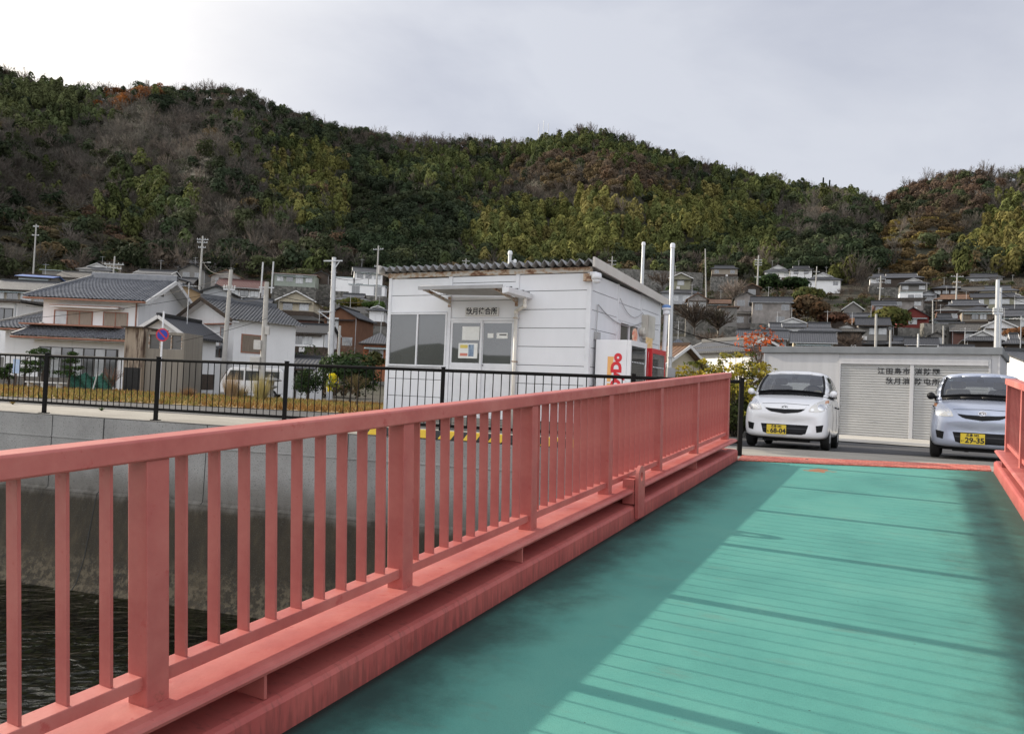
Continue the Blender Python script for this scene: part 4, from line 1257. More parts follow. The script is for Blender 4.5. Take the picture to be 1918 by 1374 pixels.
def make_car(label, loc, phi, paintm, mirror_mat, plate_small, plate_kana, plate_num, pitch, stickers):
    car = thing('parked_car', label, 'car', loc, -phi, 'small cars parked on the quay')
    car.rotation_mode = 'ZXY' if False else 'XYZ'
    car.rotation_euler = (pitch, 0, -phi)
    body = car_body_mesh().build('body', paintm, car, smooth=True)
    ss = body.modifiers.new('s', 'SUBSURF'); ss.levels = 2; ss.render_levels = 2
    me = bake(body)
    bvh = BVHTree.FromPolygons([v.co for v in me.vertices], [p.vertices for p in me.polygons])
    arch = MB()
    for yw in (0.69, 3.395 - 0.52 - 0.0 - 0.02):
        arch.tube((-0.9, yw, 0.275), (0.9, yw, 0.275), 0.315, n=24)
    cut = arch.build('cut', paintm)
    bo = body.modifiers.new('b', 'BOOLEAN'); bo.operation = 'DIFFERENCE'; bo.object = cut; bo.solver = 'EXACT'
    me = bake(body)
    for p in me.polygons: p.use_smooth = True
    bpy.data.objects.remove(cut)
    try: me.set_sharp_from_angle(angle=math.radians(38))
    except Exception: pass
    def hit(x, z):
        r = bvh.ray_cast(Vector((x, -1.0, z)), Vector((0, 1, 0)))
        if r[0] is None: r = bvh.ray_cast(Vector((x * 0.97, -1.0, z)), Vector((0, 1, 0)))
        return r[0].y if r[0] is not None else 0.3
    def patch(name, top, bot, material, off, parent=car, nm=5, thick=0.0):
        """a strip between two outlines (lists of x, z) laid on the nose"""
        rows = []
        for k in range(nm + 1):
            f_ = k / nm
            rows.append([(t[0] + (b_[0] - t[0]) * f_, t[1] + (b_[1] - t[1]) * f_) for t, b_ in zip(top, bot)])
        rr = [[(x, hit(x, z) - off, z) for x, z in r] for r in rows]
        m_ = MB(); m_.grid(rr[::-1])
        edge_ = rr[0] + [r[-1] for r in rr[1:]] + rr[-1][-2::-1] + [r[0] for r in rr[-2:0:-1]]
        back = [(x, y + off + 0.02, z) for x, y, z in edge_]
        m_.grid([back, edge_], closed=True)
        return m_.build(name, material, parent, smooth=False)
    def lin(pts, n_=9):
        """resample a polyline"""
        P = [Vector((a, c, 0)) for a, c in pts]
        L_ = [0.0]
        for a, c in zip(P[:-1], P[1:]): L_.append(L_[-1] + (c - a).length)
        out = []
        for i in range(n_):
            t = L_[-1] * i / (n_ - 1)
            k = 0
            while k < len(P) - 2 and L_[k + 1] < t: k += 1
            q_ = P[k].lerp(P[k + 1], (t - L_[k]) / max(1e-9, L_[k + 1] - L_[k]))
            out.append((q_.x, q_.y))
        return out
    # grille smile, bright bar above it, lower intake, lamp recesses
    patch('grille_bar', lin([(-0.36, 0.775), (0, 0.785), (0.36, 0.775)], 13), lin([(-0.335, 0.725), (-0.2, 0.712), (0, 0.71), (0.2, 0.712), (0.335, 0.725)], 13), paintm, 0.012)
    patch('grille', lin([(-0.335, 0.718), (-0.2, 0.705), (0, 0.703), (0.2, 0.705), (0.335, 0.718)], 13), lin([(-0.32, 0.700), (-0.25, 0.655), (0, 0.625), (0.25, 0.655), (0.32, 0.700)], 13), m_trim, 0.006)
    patch('lower_intake', lin([(-0.40, 0.435), (0.40, 0.435)], 11), lin([(-0.36, 0.285), (-0.30, 0.262), (0.30, 0.262), (0.36, 0.285)], 11), m_trim, 0.005)
    patch('intake_bar', lin([(-0.375, 0.375), (0.375, 0.375)], 11), lin([(-0.37, 0.355), (0.37, 0.355)], 11), m_cabin, 0.009)
    for s in (-1, 1):
        patch('fog_recess', lin([(s * 0.64, 0.455), (s * 0.52, 0.43)], 5), lin([(s * 0.62, 0.335), (s * 0.535, 0.315)], 5), m_trim, 0.005)
        lamp = patch('headlight', lin([(s * 0.395, 0.690), (s * 0.43, 0.775), (s * 0.51, 0.85), (s * 0.60, 0.905), (s * 0.685, 0.93)], 11),
                     lin([(s * 0.40, 0.682), (s * 0.52, 0.672), (s * 0.63, 0.69), (s * 0.69, 0.75), (s * 0.715, 0.85)], 11), m_lens, 0.008)
        cx_, cz_, rr_ = s * 0.595, 0.765, 0.062
        top = [(cx_ + rr_ * math.cos(math.pi - math.pi * i / 10), cz_ + rr_ * math.sin(math.pi * i / 10)) for i in range(11)]
        bot = [(cx_ + rr_ * math.cos(math.pi - math.pi * i / 10), cz_ - rr_ * math.sin(math.pi * i / 10)) for i in range(11)]
        patch('reflector', top, bot, m_refl, 0.011, lamp)
        cx_, cz_, rr_ = s * 0.455, 0.715, 0.026
        top = [(cx_ + rr_ * math.cos(math.pi - math.pi * i / 6), cz_ + rr_ * math.sin(math.pi * i / 6)) for i in range(7)]
        bot = [(cx_ + rr_ * math.cos(math.pi - math.pi * i / 6), cz_ - rr_ * math.sin(math.pi * i / 6)) for i in range(7)]
        patch('side_lamp', top, bot, m_refl, 0.011, lamp)
        patch('indicator', lin([(s * 0.63, 0.892), (s * 0.675, 0.915)], 4), lin([(s * 0.64, 0.835), (s * 0.69, 0.86)], 4), m_amber, 0.011, lamp)
    # hood shut line
    patch('bonnet_gap', lin([(-0.40, 0.797), (0, 0.812), (0.40, 0.797)], 11), lin([(-0.40, 0.790), (0, 0.804), (0.40, 0.790)], 11), m_trim, 0.002, nm=1)
    # emblem: an oval ring round a slanted D
    ey = hit(0, 0.735) - 0.02
    em = MB()
    n_ = 24
    o_ = [(0.056 * math.cos(6.2832 * i / n_), 0.040 * math.sin(6.2832 * i / n_)) for i in range(n_)]
    i_ = [(0.047 * math.cos(6.2832 * i / n_), 0.031 * math.sin(6.2832 * i / n_)) for i in range(n_)]
    em.grid([[(x, ey + 0.012, 0.738 + z) for x, z in o_], [(x, ey, 0.738 + z) for x, z in o_], [(x, ey, 0.738 + z) for x, z in i_], [(x, ey + 0.012, 0.738 + z) for x, z in i_]], closed=True)
    for poly in ([(-0.040, 0.018), (-0.012, 0.026), (0.036, 0.017), (0.030, 0.008), (-0.008, 0.015)], [(-0.034, 0.004), (-0.004, 0.010), (0.022, -0.012), (0.010, -0.020)], [(0.028, 0.006), (0.042, 0.010), (0.030, -0.022), (-0.010, -0.028), (-0.004, -0.018), (0.018, -0.013)]):
        em.prism([(x, ey + 0.004, 0.738 + z) for x, z in poly], (0, -0.005, 0))
    eo = em.build('emblem', m_chrome, car)
    MB().prism([(x, ey + 0.007, 0.738 + z) for x, z in i_], (0, 0.004, 0)).build('backing', m_trim, eo)
    # number plate
    px_ = -0.125
    py_ = hit(0, 0.36) - 0.025
    pl_ = MB().box(px_ - 0.165, px_ + 0.165, py_ - 0.004, py_ + 0.012, 0.255, 0.42).build('number_plate', m_plate, car, bevel=0.003)
    MB().box(px_ - 0.12, px_ + 0.12, py_ + 0.013, py_ + 0.06, 0.28, 0.40).build('plate_bracket', m_trim, pl_)
    fy = py_ - 0.0065
    text_mesh('lettering', plate_num, 0.115, m_ink, pl_, frame4((px_ + 0.028, fy, 0.312), (1, 0, 0), (0, 0, 1)), bold=0.0035, sx=0.98, depth=0.002)
    text_mesh('lettering', plate_small, 0.046, m_ink, pl_, frame4((px_ + 0.0, fy, 0.392), (1, 0, 0), (0, 0, 1)), bold=0.0012, depth=0.002)
    text_mesh('lettering', plate_kana, 0.04, m_ink, pl_, frame4((px_ - 0.14, fy, 0.30), (1, 0, 0), (0, 0, 1)), bold=0.001, depth=0.002)
    # cabin
    bot = [(0, .66, 1.02), (.30, .69, 1.01), (.575, .80, .985), (.655, .90, .975), (.69, 1.30, .985), (.70, 1.95, .99), (.70, 2.05, .99), (.69, 2.65, 1.0), (.665, 2.95, 1.01), (.60, 3.25, 1.01), (.50, 3.32, 1.01), (.25, 3.35, 1.01), (0, 3.36, 1.01)]
    top = [(0, 1.44, 1.44), (.28, 1.455, 1.437), (.495, 1.50, 1.415), (.555, 1.57, 1.395), (.575, 1.75, 1.405), (.58, 2.0, 1.41), (.58, 2.08, 1.41), (.575, 2.6, 1.40), (.565, 2.85, 1.385), (.515, 3.08, 1.365), (.455, 3.13, 1.365), (.23, 3.15, 1.375), (0, 3.15, 1.375)]
    full = lambda L_: L_ + [(-x, y, z) for x, y, z in L_[-2:0:-1]]
    B_, T_ = full(bot), full(top)
    nl = len(B_)
    lev = [0.0, 0.07, 0.36, 0.66, 0.93, 1.0]
    rows = []
    for t in lev:
        r = []
        for (x0_, y0_, z0_), (x1_, y1_, z1_) in zip(B_, T_):
            bu = 0.045 * math.sin(math.pi * t)
            x = x0_ + (x1_ - x0_) * t; y = y0_ + (y1_ - y0_) * t; z = z0_ + (z1_ - z0_) * t
            x += bu * (1 if x > 0.01 else -1 if x < -0.01 else 0) * (abs(x) / 0.7) ** 2
            if abs(x0_) < 0.6 and y0_ < 1: z += bu * 0.4; y -= bu * 0.5
            r.append((x, y, z))
        rows.append(r)
    shell, glass_rows = MB(), {'windscreen': [], 'side_window': [], 'rear_window': []}
    def seg_kind(j):
        jj = j if j < 12 else nl - 1 - j
        if jj in (0, 1): return 'windscreen'
        if jj in (3, 4, 6, 7): return 'side_window'
        if jj in (10, 11): return 'rear_window'
        return None
    gm = {'windscreen': MB(), 'side_l': MB(), 'side_r': MB(), 'rear_window': MB()}
    for i in range(len(lev) - 1):
        for j in range(nl):
            j2 = (j + 1) % nl
            quad = [rows[i][j], rows[i][j2], rows[i + 1][j2], rows[i + 1][j]]
            kd = seg_kind(j)
            if kd and 1 <= i <= 3:
                key = kd if kd != 'side_window' else ('side_l' if j < 12 else 'side_r')
                gm[key].add(quad, [(0, 1, 2, 3)])
            else:
                shell.add(quad, [(0, 1, 2, 3)], 1 if (kd and i == 0) or (kd == 'windscreen' and i == 4 and False) else 0)
    roof_rows = [rows[-1]]
    for s_k, z_k in ((0.93, 0.035), (0.75, 0.062), (0.45, 0.080), (0.15, 0.088)):
        roof_rows.append([(x * s_k, 2.32 + (y - 2.32) * s_k, 1.40 + (z - 1.40) * s_k + z_k) for x, y, z in T_])
    shell.grid(roof_rows, closed=True)
    shell.add([p_ for p_ in roof_rows[-1]], [tuple(range(nl))])
    sh_o = shell.build('cabin', [paintm, m_trim], car, smooth=True)
    try: sh_o.data.set_sharp_from_angle(angle=math.radians(40))
    except Exception: pass
    sol = sh_o.modifiers.new('t', 'SOLIDIFY'); sol.thickness = 0.03; sol.offset = 1.0 if False else -1.0
    for key, m_ in gm.items():
        m_.build('windscreen' if key == 'windscreen' else 'rear_window' if key == 'rear_window' else 'side_window', m_carglass, car, smooth=True)
    # windscreen surround and wipers
    ws = MB()
    pts = [Vector(rows[1][j]) + Vector((0, -0.006, 0.004)) for j in (2, 1, 0, nl - 1, nl - 2)]
    for a, c in zip(pts[:-1], pts[1:]): ws.bar(a, c, 0.02, 0.05, (0, -0.6, 0.8))
    for sx_ in (2, nl - 2):
        col_ = [Vector(rows[i][sx_]) + Vector((0, -0.008, 0.003)) for i in range(1, 5)]
        for a, c in zip(col_[:-1], col_[1:]): ws.bar(a, c, 0.035, 0.012, (0, -0.6, 0.8))
    ws.build('windscreen_surround', m_trim, car)
    it = MB()
    it.box(-0.62, 0.62, 0.95, 1.25, 0.93, 1.02); it.box(-0.60, 0.60, 1.25, 3.1, 0.60, 0.78 + 0.1)
    it.build('dashboard', m_cabin, car, bevel=0.03)
    wheel_ = MB()
    n2 = 20
    c0_ = Vector((0.33, 1.38, 1.03))
    prev = None
    for i in range(n2 + 1):
        a = 6.2832 * i / n2
        q_ = c0_ + Vector((math.cos(a) * 0.18, math.sin(a) * 0.06, math.sin(a) * 0.17))
        if prev is not None: wheel_.tube(prev, q_, 0.014, n=6)
        prev = q_
    wheel_.build('steering_wheel', m_trim, car)
    for x in (-0.33, 0.33):
        s2 = MB(); s2.prism([(x - 0.22, 1.95, 0.85), (x + 0.22, 1.95, 0.85), (x + 0.19, 2.08, 1.22), (x - 0.19, 2.08, 1.22)], (0, 0.12, 0.0)); s2.box(x - 0.12, x + 0.12, 2.06, 2.15, 1.23, 1.37)
        s2.build('seat', m_seat, car, bevel=0.04)
    s2 = MB(); s2.box(-0.55, 0.55, 2.80, 2.95, 0.85, 1.13); s2.box(-0.42, -0.2, 2.82, 2.92, 1.14, 1.24); s2.box(0.2, 0.42, 2.82, 2.92, 1.14, 1.24); s2.build('rear_seat', m_seat, car, bevel=0.03)
    for (x, z, rx, rz_, colr) in stickers:
        # stickers inside the lower windscreen
        t = (z - 1.0) / 0.43
        y = 0.70 + 0.75 * t + 0.10 * (abs(x) / 0.58) ** 2 * (1 - 0.5 * t)
        MB().prism([(x + rx * math.cos(6.2832 * i / 12), y + 0.02 + rz_ * 0.8 * math.sin(6.2832 * i / 12), z + rz_ * 0.55 * math.sin(6.2832 * i / 12)) for i in range(12)], (0, -0.004, 0.005)).build('sticker', colr, car)
    MB().box(-0.05, 0.05, 1.42, 1.45, 1.31, 1.375).build('rear_view_mirror', m_trim, car, bevel=0.01)
    # door mirrors
    for s in (-1, 1):
        mm = MB(); mm.bar((s * 0.62, 1.0, 1.0), (s * 0.735, 0.97, 1.025), 0.06, 0.05, m=0)
        bm = bmesh.new(); bmesh.ops.create_uvsphere(bm, u_segments=12, v_segments=8, radius=1.0)
        for v in bm.verts:
            v.co = Vector((s * 0.735 + v.co.x * 0.066, 0.96 + v.co.y * (0.075 if v.co.y < 0 else 0.02), 1.035 + v.co.z * 0.062))
        mm.add([v.co for v in bm.verts], [[v.index for v in f.verts] for f in bm.faces]); bm.free()
        mm.build('door_mirror', [mirror_mat, m_trim], car, smooth=True)
    # wheels
    for yw in (0.69, 2.855):
        for s in (-1, 1):
            w = MB()
            w.lathe([(0.165, -0.07), (0.235, -0.078), (0.268, -0.06), (0.275, -0.03), (0.275, 0.03), (0.268, 0.06), (0.235, 0.078), (0.165, 0.07)], (0, 0, 0), 24, 'x')
            wo = w.build('wheel', m_rubber, car, smooth=False, loc=(s * 0.645, yw, 0.275))
            r_ = MB(); r_.lathe([(0.168, s * 0.060), (0.160, s * 0.066), (0.06, s * 0.072), (0.03, s * 0.078), (0.001, s * 0.078)], (0, 0, 0), 24, 'x')
            for k in range(7):
                a = 6.2832 * k / 7
                r_.bar((s * 0.074, 0.05 * math.cos(a), 0.05 * math.sin(a)), (s * 0.070, 0.15 * math.cos(a), 0.15 * math.sin(a)), 0.03, 0.012, (1, 0, 0))
            r_.build('rim', m_rim, wo)
    # underside, sills, bumper edge, door seams and handles
    un = MB(); un.box(-0.60, 0.60, 0.35, 3.1, 0.16, 0.186); un.box(-0.4, 0.4, 0.30, 0.5, 0.13, 0.17); un.bar((-0.2, 0.5, 0.15), (-0.2, 2.9, 0.16), 0.06, 0.06); un.build('underbody', m_trim, car)
    dl = MB()
    for s in (-1, 1):
        for y in (1.02, 1.98, 2.72):
            pts_ = []
            for z in np.linspace(0.26, 0.93, 8):
                r = bvh.ray_cast(Vector((s * 1.5, y, z)), Vector((-s, 0, 0)))
                if r[0] is not None: pts_.append(r[0] + Vector((s * 0.0005, 0, 0)))
            for a, c in zip(pts_[:-1], pts_[1:]): dl.bar(a, c, 0.008, 0.006, (s, 0, 0))
        for y in (1.80, 2.55):
            r = bvh.ray_cast(Vector((s * 1.5, y, 0.80)), Vector((-s, 0, 0)))
            if r[0] is not None: dl.box(min(r[0].x, r[0].x + s * 0.022), max(r[0].x, r[0].x + s * 0.022), y - 0.08, y + 0.08, 0.785, 0.815)
    dl.build('door_seam', m_trim, car)
    for s in (-1, 1):
        tl = MB(); r = bvh.ray_cast(Vector((s * 0.63, 5, 0.8)), Vector((0, -1, 0)))
        y_ = r[0].y if r[0] is not None else 3.3
        tl.box(s * 0.63 - 0.05, s * 0.63 + 0.05, y_ - 0.06, y_ + 0.01, 0.70, 0.92); tl.build('tail_light', M('tail_red', (0.4, 0.02, 0.02), 0.2), car, bevel=0.01)
    return car

def rest(fx, fy, phi):
    """origin (bumper foot) and pitch so that both axles stand on the yard"""
    s, c = math.sin(phi), math.cos(phi)
    z0 = terrain(fx + s * 0.69, fy + c * 0.69) + 0.012; z1 = terrain(fx + s * 2.855, fy + c * 2.855) + 0.012
    p_ = math.atan2(z1 - z0, 2.165)
    return (fx, fy, z0 - 0.69 * math.tan(p_)), p_
ph1 = math.radians(26.5)
loc, pit = rest(5.16 - 0.69 * math.sin(ph1), 14.26 - 0.69 * math.cos(ph1), ph1)
m_st1 = M('sticker_pale', (0.55, 0.66, 0.66), 0.5); m_st2 = M('sticker_green', (0.25, 0.55, 0.12), 0.5, col2=(0.7, 0.2, 0.3), scale=18); m_st3 = M('sticker_white', (0.7, 0.7, 0.7), 0.5)
make_car('white small hatchback with white mirrors parked left of the shutters', loc, ph1, paint('white_car_paint', (0.78, 0.78, 0.79)), paint('white_mirror', (0.78, 0.78, 0.79)), '広島 582', 'も', '68-04', pit,
         [(-0.47, 1.05, 0.06, 0.03, m_st1), (0.46, 1.055, 0.07, 0.05, m_st2), (0.18, 1.06, 0.025, 0.03, m_st3), (0.29, 1.06, 0.025, 0.03, m_st3)])
ph2 = math.radians(30.0)
loc, pit = rest(7.36, 12.0, ph2)
make_car('pale silver blue small hatchback with black mirrors cut off by the right railing', loc, ph2, paint('silver_blue_paint', (0.40, 0.44, 0.54), 0.4), m_trim, '広島 582', 'い', '29-35', pit, [(-0.45, 1.33, 0.03, 0.02, m_st1)])
# ------------------------------------------------------------------ houses of the village
m_tile = tile_mat('grey_tile', (0.066, 0.068, 0.075), 0.48)
m_tiled = tile_mat('dark_tile', (0.032, 0.033, 0.037), 0.5)
m_tileb = tile_mat('brown_tile', (0.16, 0.085, 0.045), 0.5)
m_tiler = tile_mat('red_tile', (0.105, 0.034, 0.026), 0.5)
m_tileg = tile_mat('weathered_tile', (0.078, 0.073, 0.066), 0.65)
m_tilen = tile_mat('blue_black_tile', (0.050, 0.058, 0.075), 0.35)
m_metal_b = M('blue_sheet_roof', (0.06, 0.13, 0.35), 0.5, scale=3)
m_metal_g = M('pale_sheet_roof', (0.36, 0.42, 0.42), 0.5, scale=3)
m_metal_r = M('rusty_sheet_roof', (0.14, 0.075, 0.045), 0.7, col2=(0.22, 0.12, 0.07), scale=2)
ROOF = dict(t=m_tile, d=m_tiled, b=m_tileb, r=m_tiler, w=m_tileg, n=m_tilen, B=m_metal_b, G=m_metal_g, R=m_metal_r)
def wallm(name, c, var=0.12):
    m, n, l, b = new_mat(name)
    f = tex_noise(n, l, 0.7, 7.0, 0.65); st = tex_noise(n, l, 1.2, 6.0, 0.6, stretch=(3.0, 3.0, 0.3))
    col = ramp(n, l, f, [(0.3, shade(c, 1 - var)), (0.7, shade(c, 1 + var * 0.6))])
    col = mixc(n, l, maprange(n, l, st, 0.55, 0.75, 0.0, 0.35), col, shade(c, 0.55))
    l.new(col, b.inputs['Base Color']); b.inputs['Roughness'].default_value = 0.9
    return m
WALL = dict(w=wallm('white_plaster', (0.78, 0.775, 0.765), 0.05), c=wallm('cream_plaster', (0.44, 0.39, 0.29)), g=wallm('grey_plaster', (0.20, 0.19, 0.175)), b=wallm('dark_boards', (0.060, 0.045, 0.035), 0.3),
            t=wallm('tan_plaster', (0.31, 0.215, 0.12)), o=wallm('rust_brown_boards', (0.15, 0.068, 0.036), 0.25), r=wallm('red_boards', (0.15, 0.028, 0.022), 0.2), e=wallm('beige_plaster', (0.29, 0.25, 0.20)),
            k=wallm('brick_brown', (0.15, 0.075, 0.06), 0.25), p=wallm('old_patchy_plaster', (0.28, 0.255, 0.235), 0.4), s=wallm('olive_plaster', (0.26, 0.25, 0.18)), v=wallm('pale_green_plaster', (0.28, 0.31, 0.265)),
            m=wallm('orange_boards', (0.26, 0.092, 0.042)), l=wallm('light_grey_plaster', (0.37, 0.38, 0.39)))
m_stone, n, l, b = new_mat('stone_footing')
vo = n.new('ShaderNodeTexVoronoi'); vo.inputs['Scale'].default_value = 1.8; tc = n.new('ShaderNodeTexCoord'); l.new(tc.outputs['Object'], vo.inputs['Vector'])
sx_ = n.new('ShaderNodeSeparateColor'); l.new(vo.outputs['Color'], sx_.inputs[0])
l.new(ramp(n, l, sx_.outputs[0], [(0.0, (0.07, 0.068, 0.06)), (1.0, (0.20, 0.19, 0.17))]), b.inputs['Base Color']); b.inputs['Roughness'].default_value = 0.95
m_wood = M('dark_timber', (0.055, 0.038, 0.026), 0.8, var=0.3, scale=3)
m_white_trim = M('white_trim', (0.62, 0.61, 0.59), 0.7, var=0.08)
m_pdark = glass_pane('dark_pane', (0.020, 0.022, 0.025), 0.10, 0.05)
m_pcurt = glass_pane('curtained_pane', (0.34, 0.35, 0.35), 0.08, 0.05, 0.25)
m_pshut = M('shutter_boards', (0.20, 0.16, 0.12), 0.8, var=0.2, scale=4, stretch=(6, 6, 0.4))
m_fr_dark = M('dark_window_frame', (0.05, 0.045, 0.04), 0.5)
m_fr_al = M('pale_window_frame', (0.40, 0.41, 0.42), 0.4)
PANE = dict(d=m_pdark, c=m_pcurt, s=m_pshut)

def roof_gable(mb, x0, x1, y0, y1, z, rise, ov, t=0.14):
    """two slopes, ridge along x; returns ridge height"""
    ym = (y0 + y1) / 2; hy = (y1 - y0) / 2
    k = rise / hy
    ze = z - k * ov
    for s in (-1, 1):
        ye = ym + s * (hy + ov)
        a = [(x0 - ov, ym, z + rise), (x1 + ov, ym, z + rise), (x1 + ov, ye, ze), (x0 - ov, ye, ze)]
        mb.prism(a if s < 0 else a[::-1], (0, 0, -t))
    return z + rise

def roof_hip(mb, x0, x1, y0, y1, z, rise, ov, frac=1.0):
    """hip up to frac of the slope; returns inner rectangle and height"""
    hy = (y1 - y0) / 2 + ov
    k = rise / hy * 1.0
    q = hy * frac
    xa, xb, ya, yb = x0 - ov, x1 + ov, y0 - ov, y1 + ov
    zi = z + rise * frac
    o = [(xa, ya, z), (xb, ya, z), (xb, yb, z), (xa, yb, z)]
    qx = min(q, (xb - xa) / 2 - 0.05)
    i = [(xa + qx, ya + q, zi), (xb - qx, ya + q, zi), (xb - qx, yb - q, zi), (xa + qx, yb - q, zi)]
    lo = [(p[0], p[1], p[2] - 0.12) for p in o]
    for j in range(4):
        j2 = (j + 1) % 4
        mb.add([o[j], o[j2], i[j2], i[j]], [(0, 1, 2, 3)])
        mb.add([lo[j], lo[j2], o[j2], o[j]], [(0, 1, 2, 3)])
    mb.add(lo[::-1], [(0, 1, 2, 3)])
    if frac < 1.0: mb.add([(p[0], p[1], p[2] - 0.001) for p in i], [(0, 1, 2, 3)])
    return i, zi

def house(label, px, py, wpx, Y, kind='E', roof='t', wall='w', hw=3.0, d=6.0, pitch=0.45, yaw=0.0, ov=0.5, wins='', side='', skirt=None, skirt_wall=None, trim=False, cat='house', win_frame='al', group='houses of the hillside village', found=True, name='house', wsz=(1.5, 1.15), ridge_w=None):
    """px, py: middle of the ridge in the photograph; wpx: width of the roof there; Y: distance ahead"""
    Y = ysc(px, Y)
    P = at_y(px, py, Y + d / 2)
    if Y > 58: yaw -= math.atan2(P.x, P.y) * (0.85 if px > 800 else 0.35)
    w = max(2.0, wpx / FPX * Y - 2 * ov)
    if kind in ('G', 'I'): span, length = w, d
    else: span, length = d, w
    rise = pitch * span / 2 if kind not in ('F', 'S') else 0.25
    zr = P.z - 0.16
    zw = zr - rise              # wall top
    zb = zw - hw                # floor
    gz = min(terrain(P.x + a, P.y + c) for a in (-w / 2, w / 2) for c in (-d / 2, d / 2))
    o = thing(name, label, cat, (P.x, P.y, zb), yaw, group)
    rot = kind in ('G', 'I')
    # shapes are made with the ridge along x, then turned for gables facing us
    def fin(mb):
        if rot: mb.v = [(-y, x, z) for x, y, z in mb.v]
        return mb
    hx, hy = length / 2, span / 2
    wb = MB(); wb.box(-hx, hx, -hy, hy, 0, hw)
    rb_ = MB()
    if kind in ('E', 'G'):
        for s in (-1, 1):
            wb.prism([(s * hx - s * 0.001, -hy, hw - 0.001), (s * hx - s * 0.001, hy, hw - 0.001), (s * hx - s * 0.001, 0, hw + rise - 0.05)], (-s * 0.12, 0, 0))
        roof_gable(rb_, -hx, hx, -hy, hy, hw + 0.10, rise, ov)
    elif kind in ('I', 'J'):
        i, zi = roof_hip(rb_, -hx, hx, -hy, hy, hw, rise * (hy + ov) / hy * 0.92, ov + 0.15, 0.5)
        x0, x1, y0, y1 = i[0][0], i[2][0], i[0][1], i[2][1]
        rr = rise * (hy + ov) / hy * 0.92 * 0.5
        for s in (-1, 1):
            xx = x1 - 0.12 if s > 0 else x0 + 0.12
            fin(MB().prism([(xx, y0 + 0.1, zi), (xx, y1 - 0.1, zi), (xx, 0, zi + rr - 0.08)], (-s * 0.10, 0, 0))).build('gable', m_white_trim, o)
        roof_gable(rb_, x0, x1, y0, y1, zi + 0.10, rr, 0.22)
        for s in (-1, 1):
            xx = (x1 + 0.225) if s > 0 else (x0 - 0.225)
            tm = MB()
            for sy in (-1, 1):
                tm.bar((xx, sy * (abs(y0) + 0.22), zi + 0.05 - rr / abs(y0) * 0.22), (xx, 0, zi + rr + 0.05), 0.07, 0.16)
            fin(tm).build('verge', m_white_trim if trim else m_wood, o)
    elif kind == 'H':
        roof_hip(rb_, -hx, hx, -hy, hy, hw, rise, ov, 0.98)
    elif kind == 'F':
        rb_.prism([(-hx - ov, -hy - ov, hw + 0.05), (hx + ov, -hy - ov, hw + 0.05), (hx + ov, hy + ov, hw + 0.20), (-hx - ov, hy + ov, hw + 0.20)], (0, 0, 0.14))
    elif kind == 'S':
        rb_.box(-hx - 0.08, hx + 0.08, -hy - 0.08, hy + 0.08, hw + 0.002, hw + 0.22)
    fin(wb).build('wall', WALL[wall], o)
    ro = fin(rb_).build('roof', ROOF[roof], o, uv=True)
    zrg = hw + rise + 0.10
    if kind in ('E', 'G'):
        rg = MB(); rg.box(-hx - ov, hx + ov, -0.11, 0.11, zrg - 0.02, zrg + 0.17); fin(rg).build('ridge', ROOF[roof] if roof in 'tdnbrw' else m_wood, ro)
        if trim:
            for s in (-1, 1):
                xx = s * (hx + ov + 0.02)
                tm = MB()
                for sy in (-1, 1): tm.bar((xx, sy * (hy + ov), hw - rise / hy * ov + 0.02), (xx, 0, hw + rise + 0.04), 0.05, 0.20)
                fin(tm).build('verge', m_white_trim, o)
    elif kind in ('I', 'J'):
        rg = MB(); zt = zi + 0.10 + rr
        rg.box(x0 - 0.22, x1 + 0.22, -0.12, 0.12, zt - 0.02, zt + 0.24); fin(rg).build('ridge', ROOF[roof], ro)
    # windows facing us: each letter a window, '|' starts the next storey down
    ww, wd = (w, d)
    fr = m_fr_al if win_frame == 'al' else m_fr_dark
    def put(row, zc, yy, half):
        nn = len(row)
        for k, ch in enumerate(row):
            if ch == '.': continue
            xc = -half + 2 * half * (k + 0.5) / nn
            a, c = wsz
            if ch.isupper(): a, c = 1.7, 1.9
            a = min(a, 2 * half / nn * 0.8)
            f = MB()
            f.box(xc - a / 2 - 0.06, xc + a / 2 + 0.06, yy - 0.05, yy + 0.02, zc + c / 2, zc + c / 2 + 0.06); f.box(xc - a / 2 - 0.06, xc + a / 2 + 0.06, yy - 0.07, yy + 0.02, zc - c / 2 - 0.06, zc - c / 2)
            for xx in (-a / 2 - 0.06, -0.025, a / 2): f.box(xc + xx, xc + xx + 0.06 - (0.01 if xx == -0.025 else 0), yy - 0.048, yy + 0.02, zc - c / 2, zc + c / 2)
            fo_ = f.build('window', fr, o)
            MB().box(xc - a / 2, xc + a / 2, yy - 0.02, yy + 0.018, zc - c / 2, zc + c / 2).build('pane', PANE[ch.lower()], fo_)
    rows = wins.split('|') if wins else []
    for k, row in enumerate(rows):
        zc = hw - 1.15 - 2.6 * k
        put(row, max(0.75, zc), -wd / 2, ww / 2 * 0.92)
    if side:
        # same on the side that faces the middle of the view
        sgn = -1 if P.x > 0 else 1
        nn = len(side)
        for k, ch in enumerate(side):
            if ch == '.': continue
            yc = -wd / 2 * 0.9 + wd * 0.9 * (k + 0.5) / nn
            f = MB(); xx = sgn * ww / 2; zc = hw - 1.15
            f.box(min(xx, xx + sgn * 0.05), max(xx, xx + sgn * 0.05), yc - 0.6, yc + 0.6, zc - 0.6, zc + 0.6)
            fo_ = f.build('window', fr, o)
            MB().box(min(xx + sgn * 0.051, xx + sgn * 0.056), max(xx + sgn * 0.051, xx + sgn * 0.056), yc - 0.53, yc + 0.53, zc - 0.53, zc + 0.53).build('pane', PANE[ch.lower()], fo_)
    base = 0.0
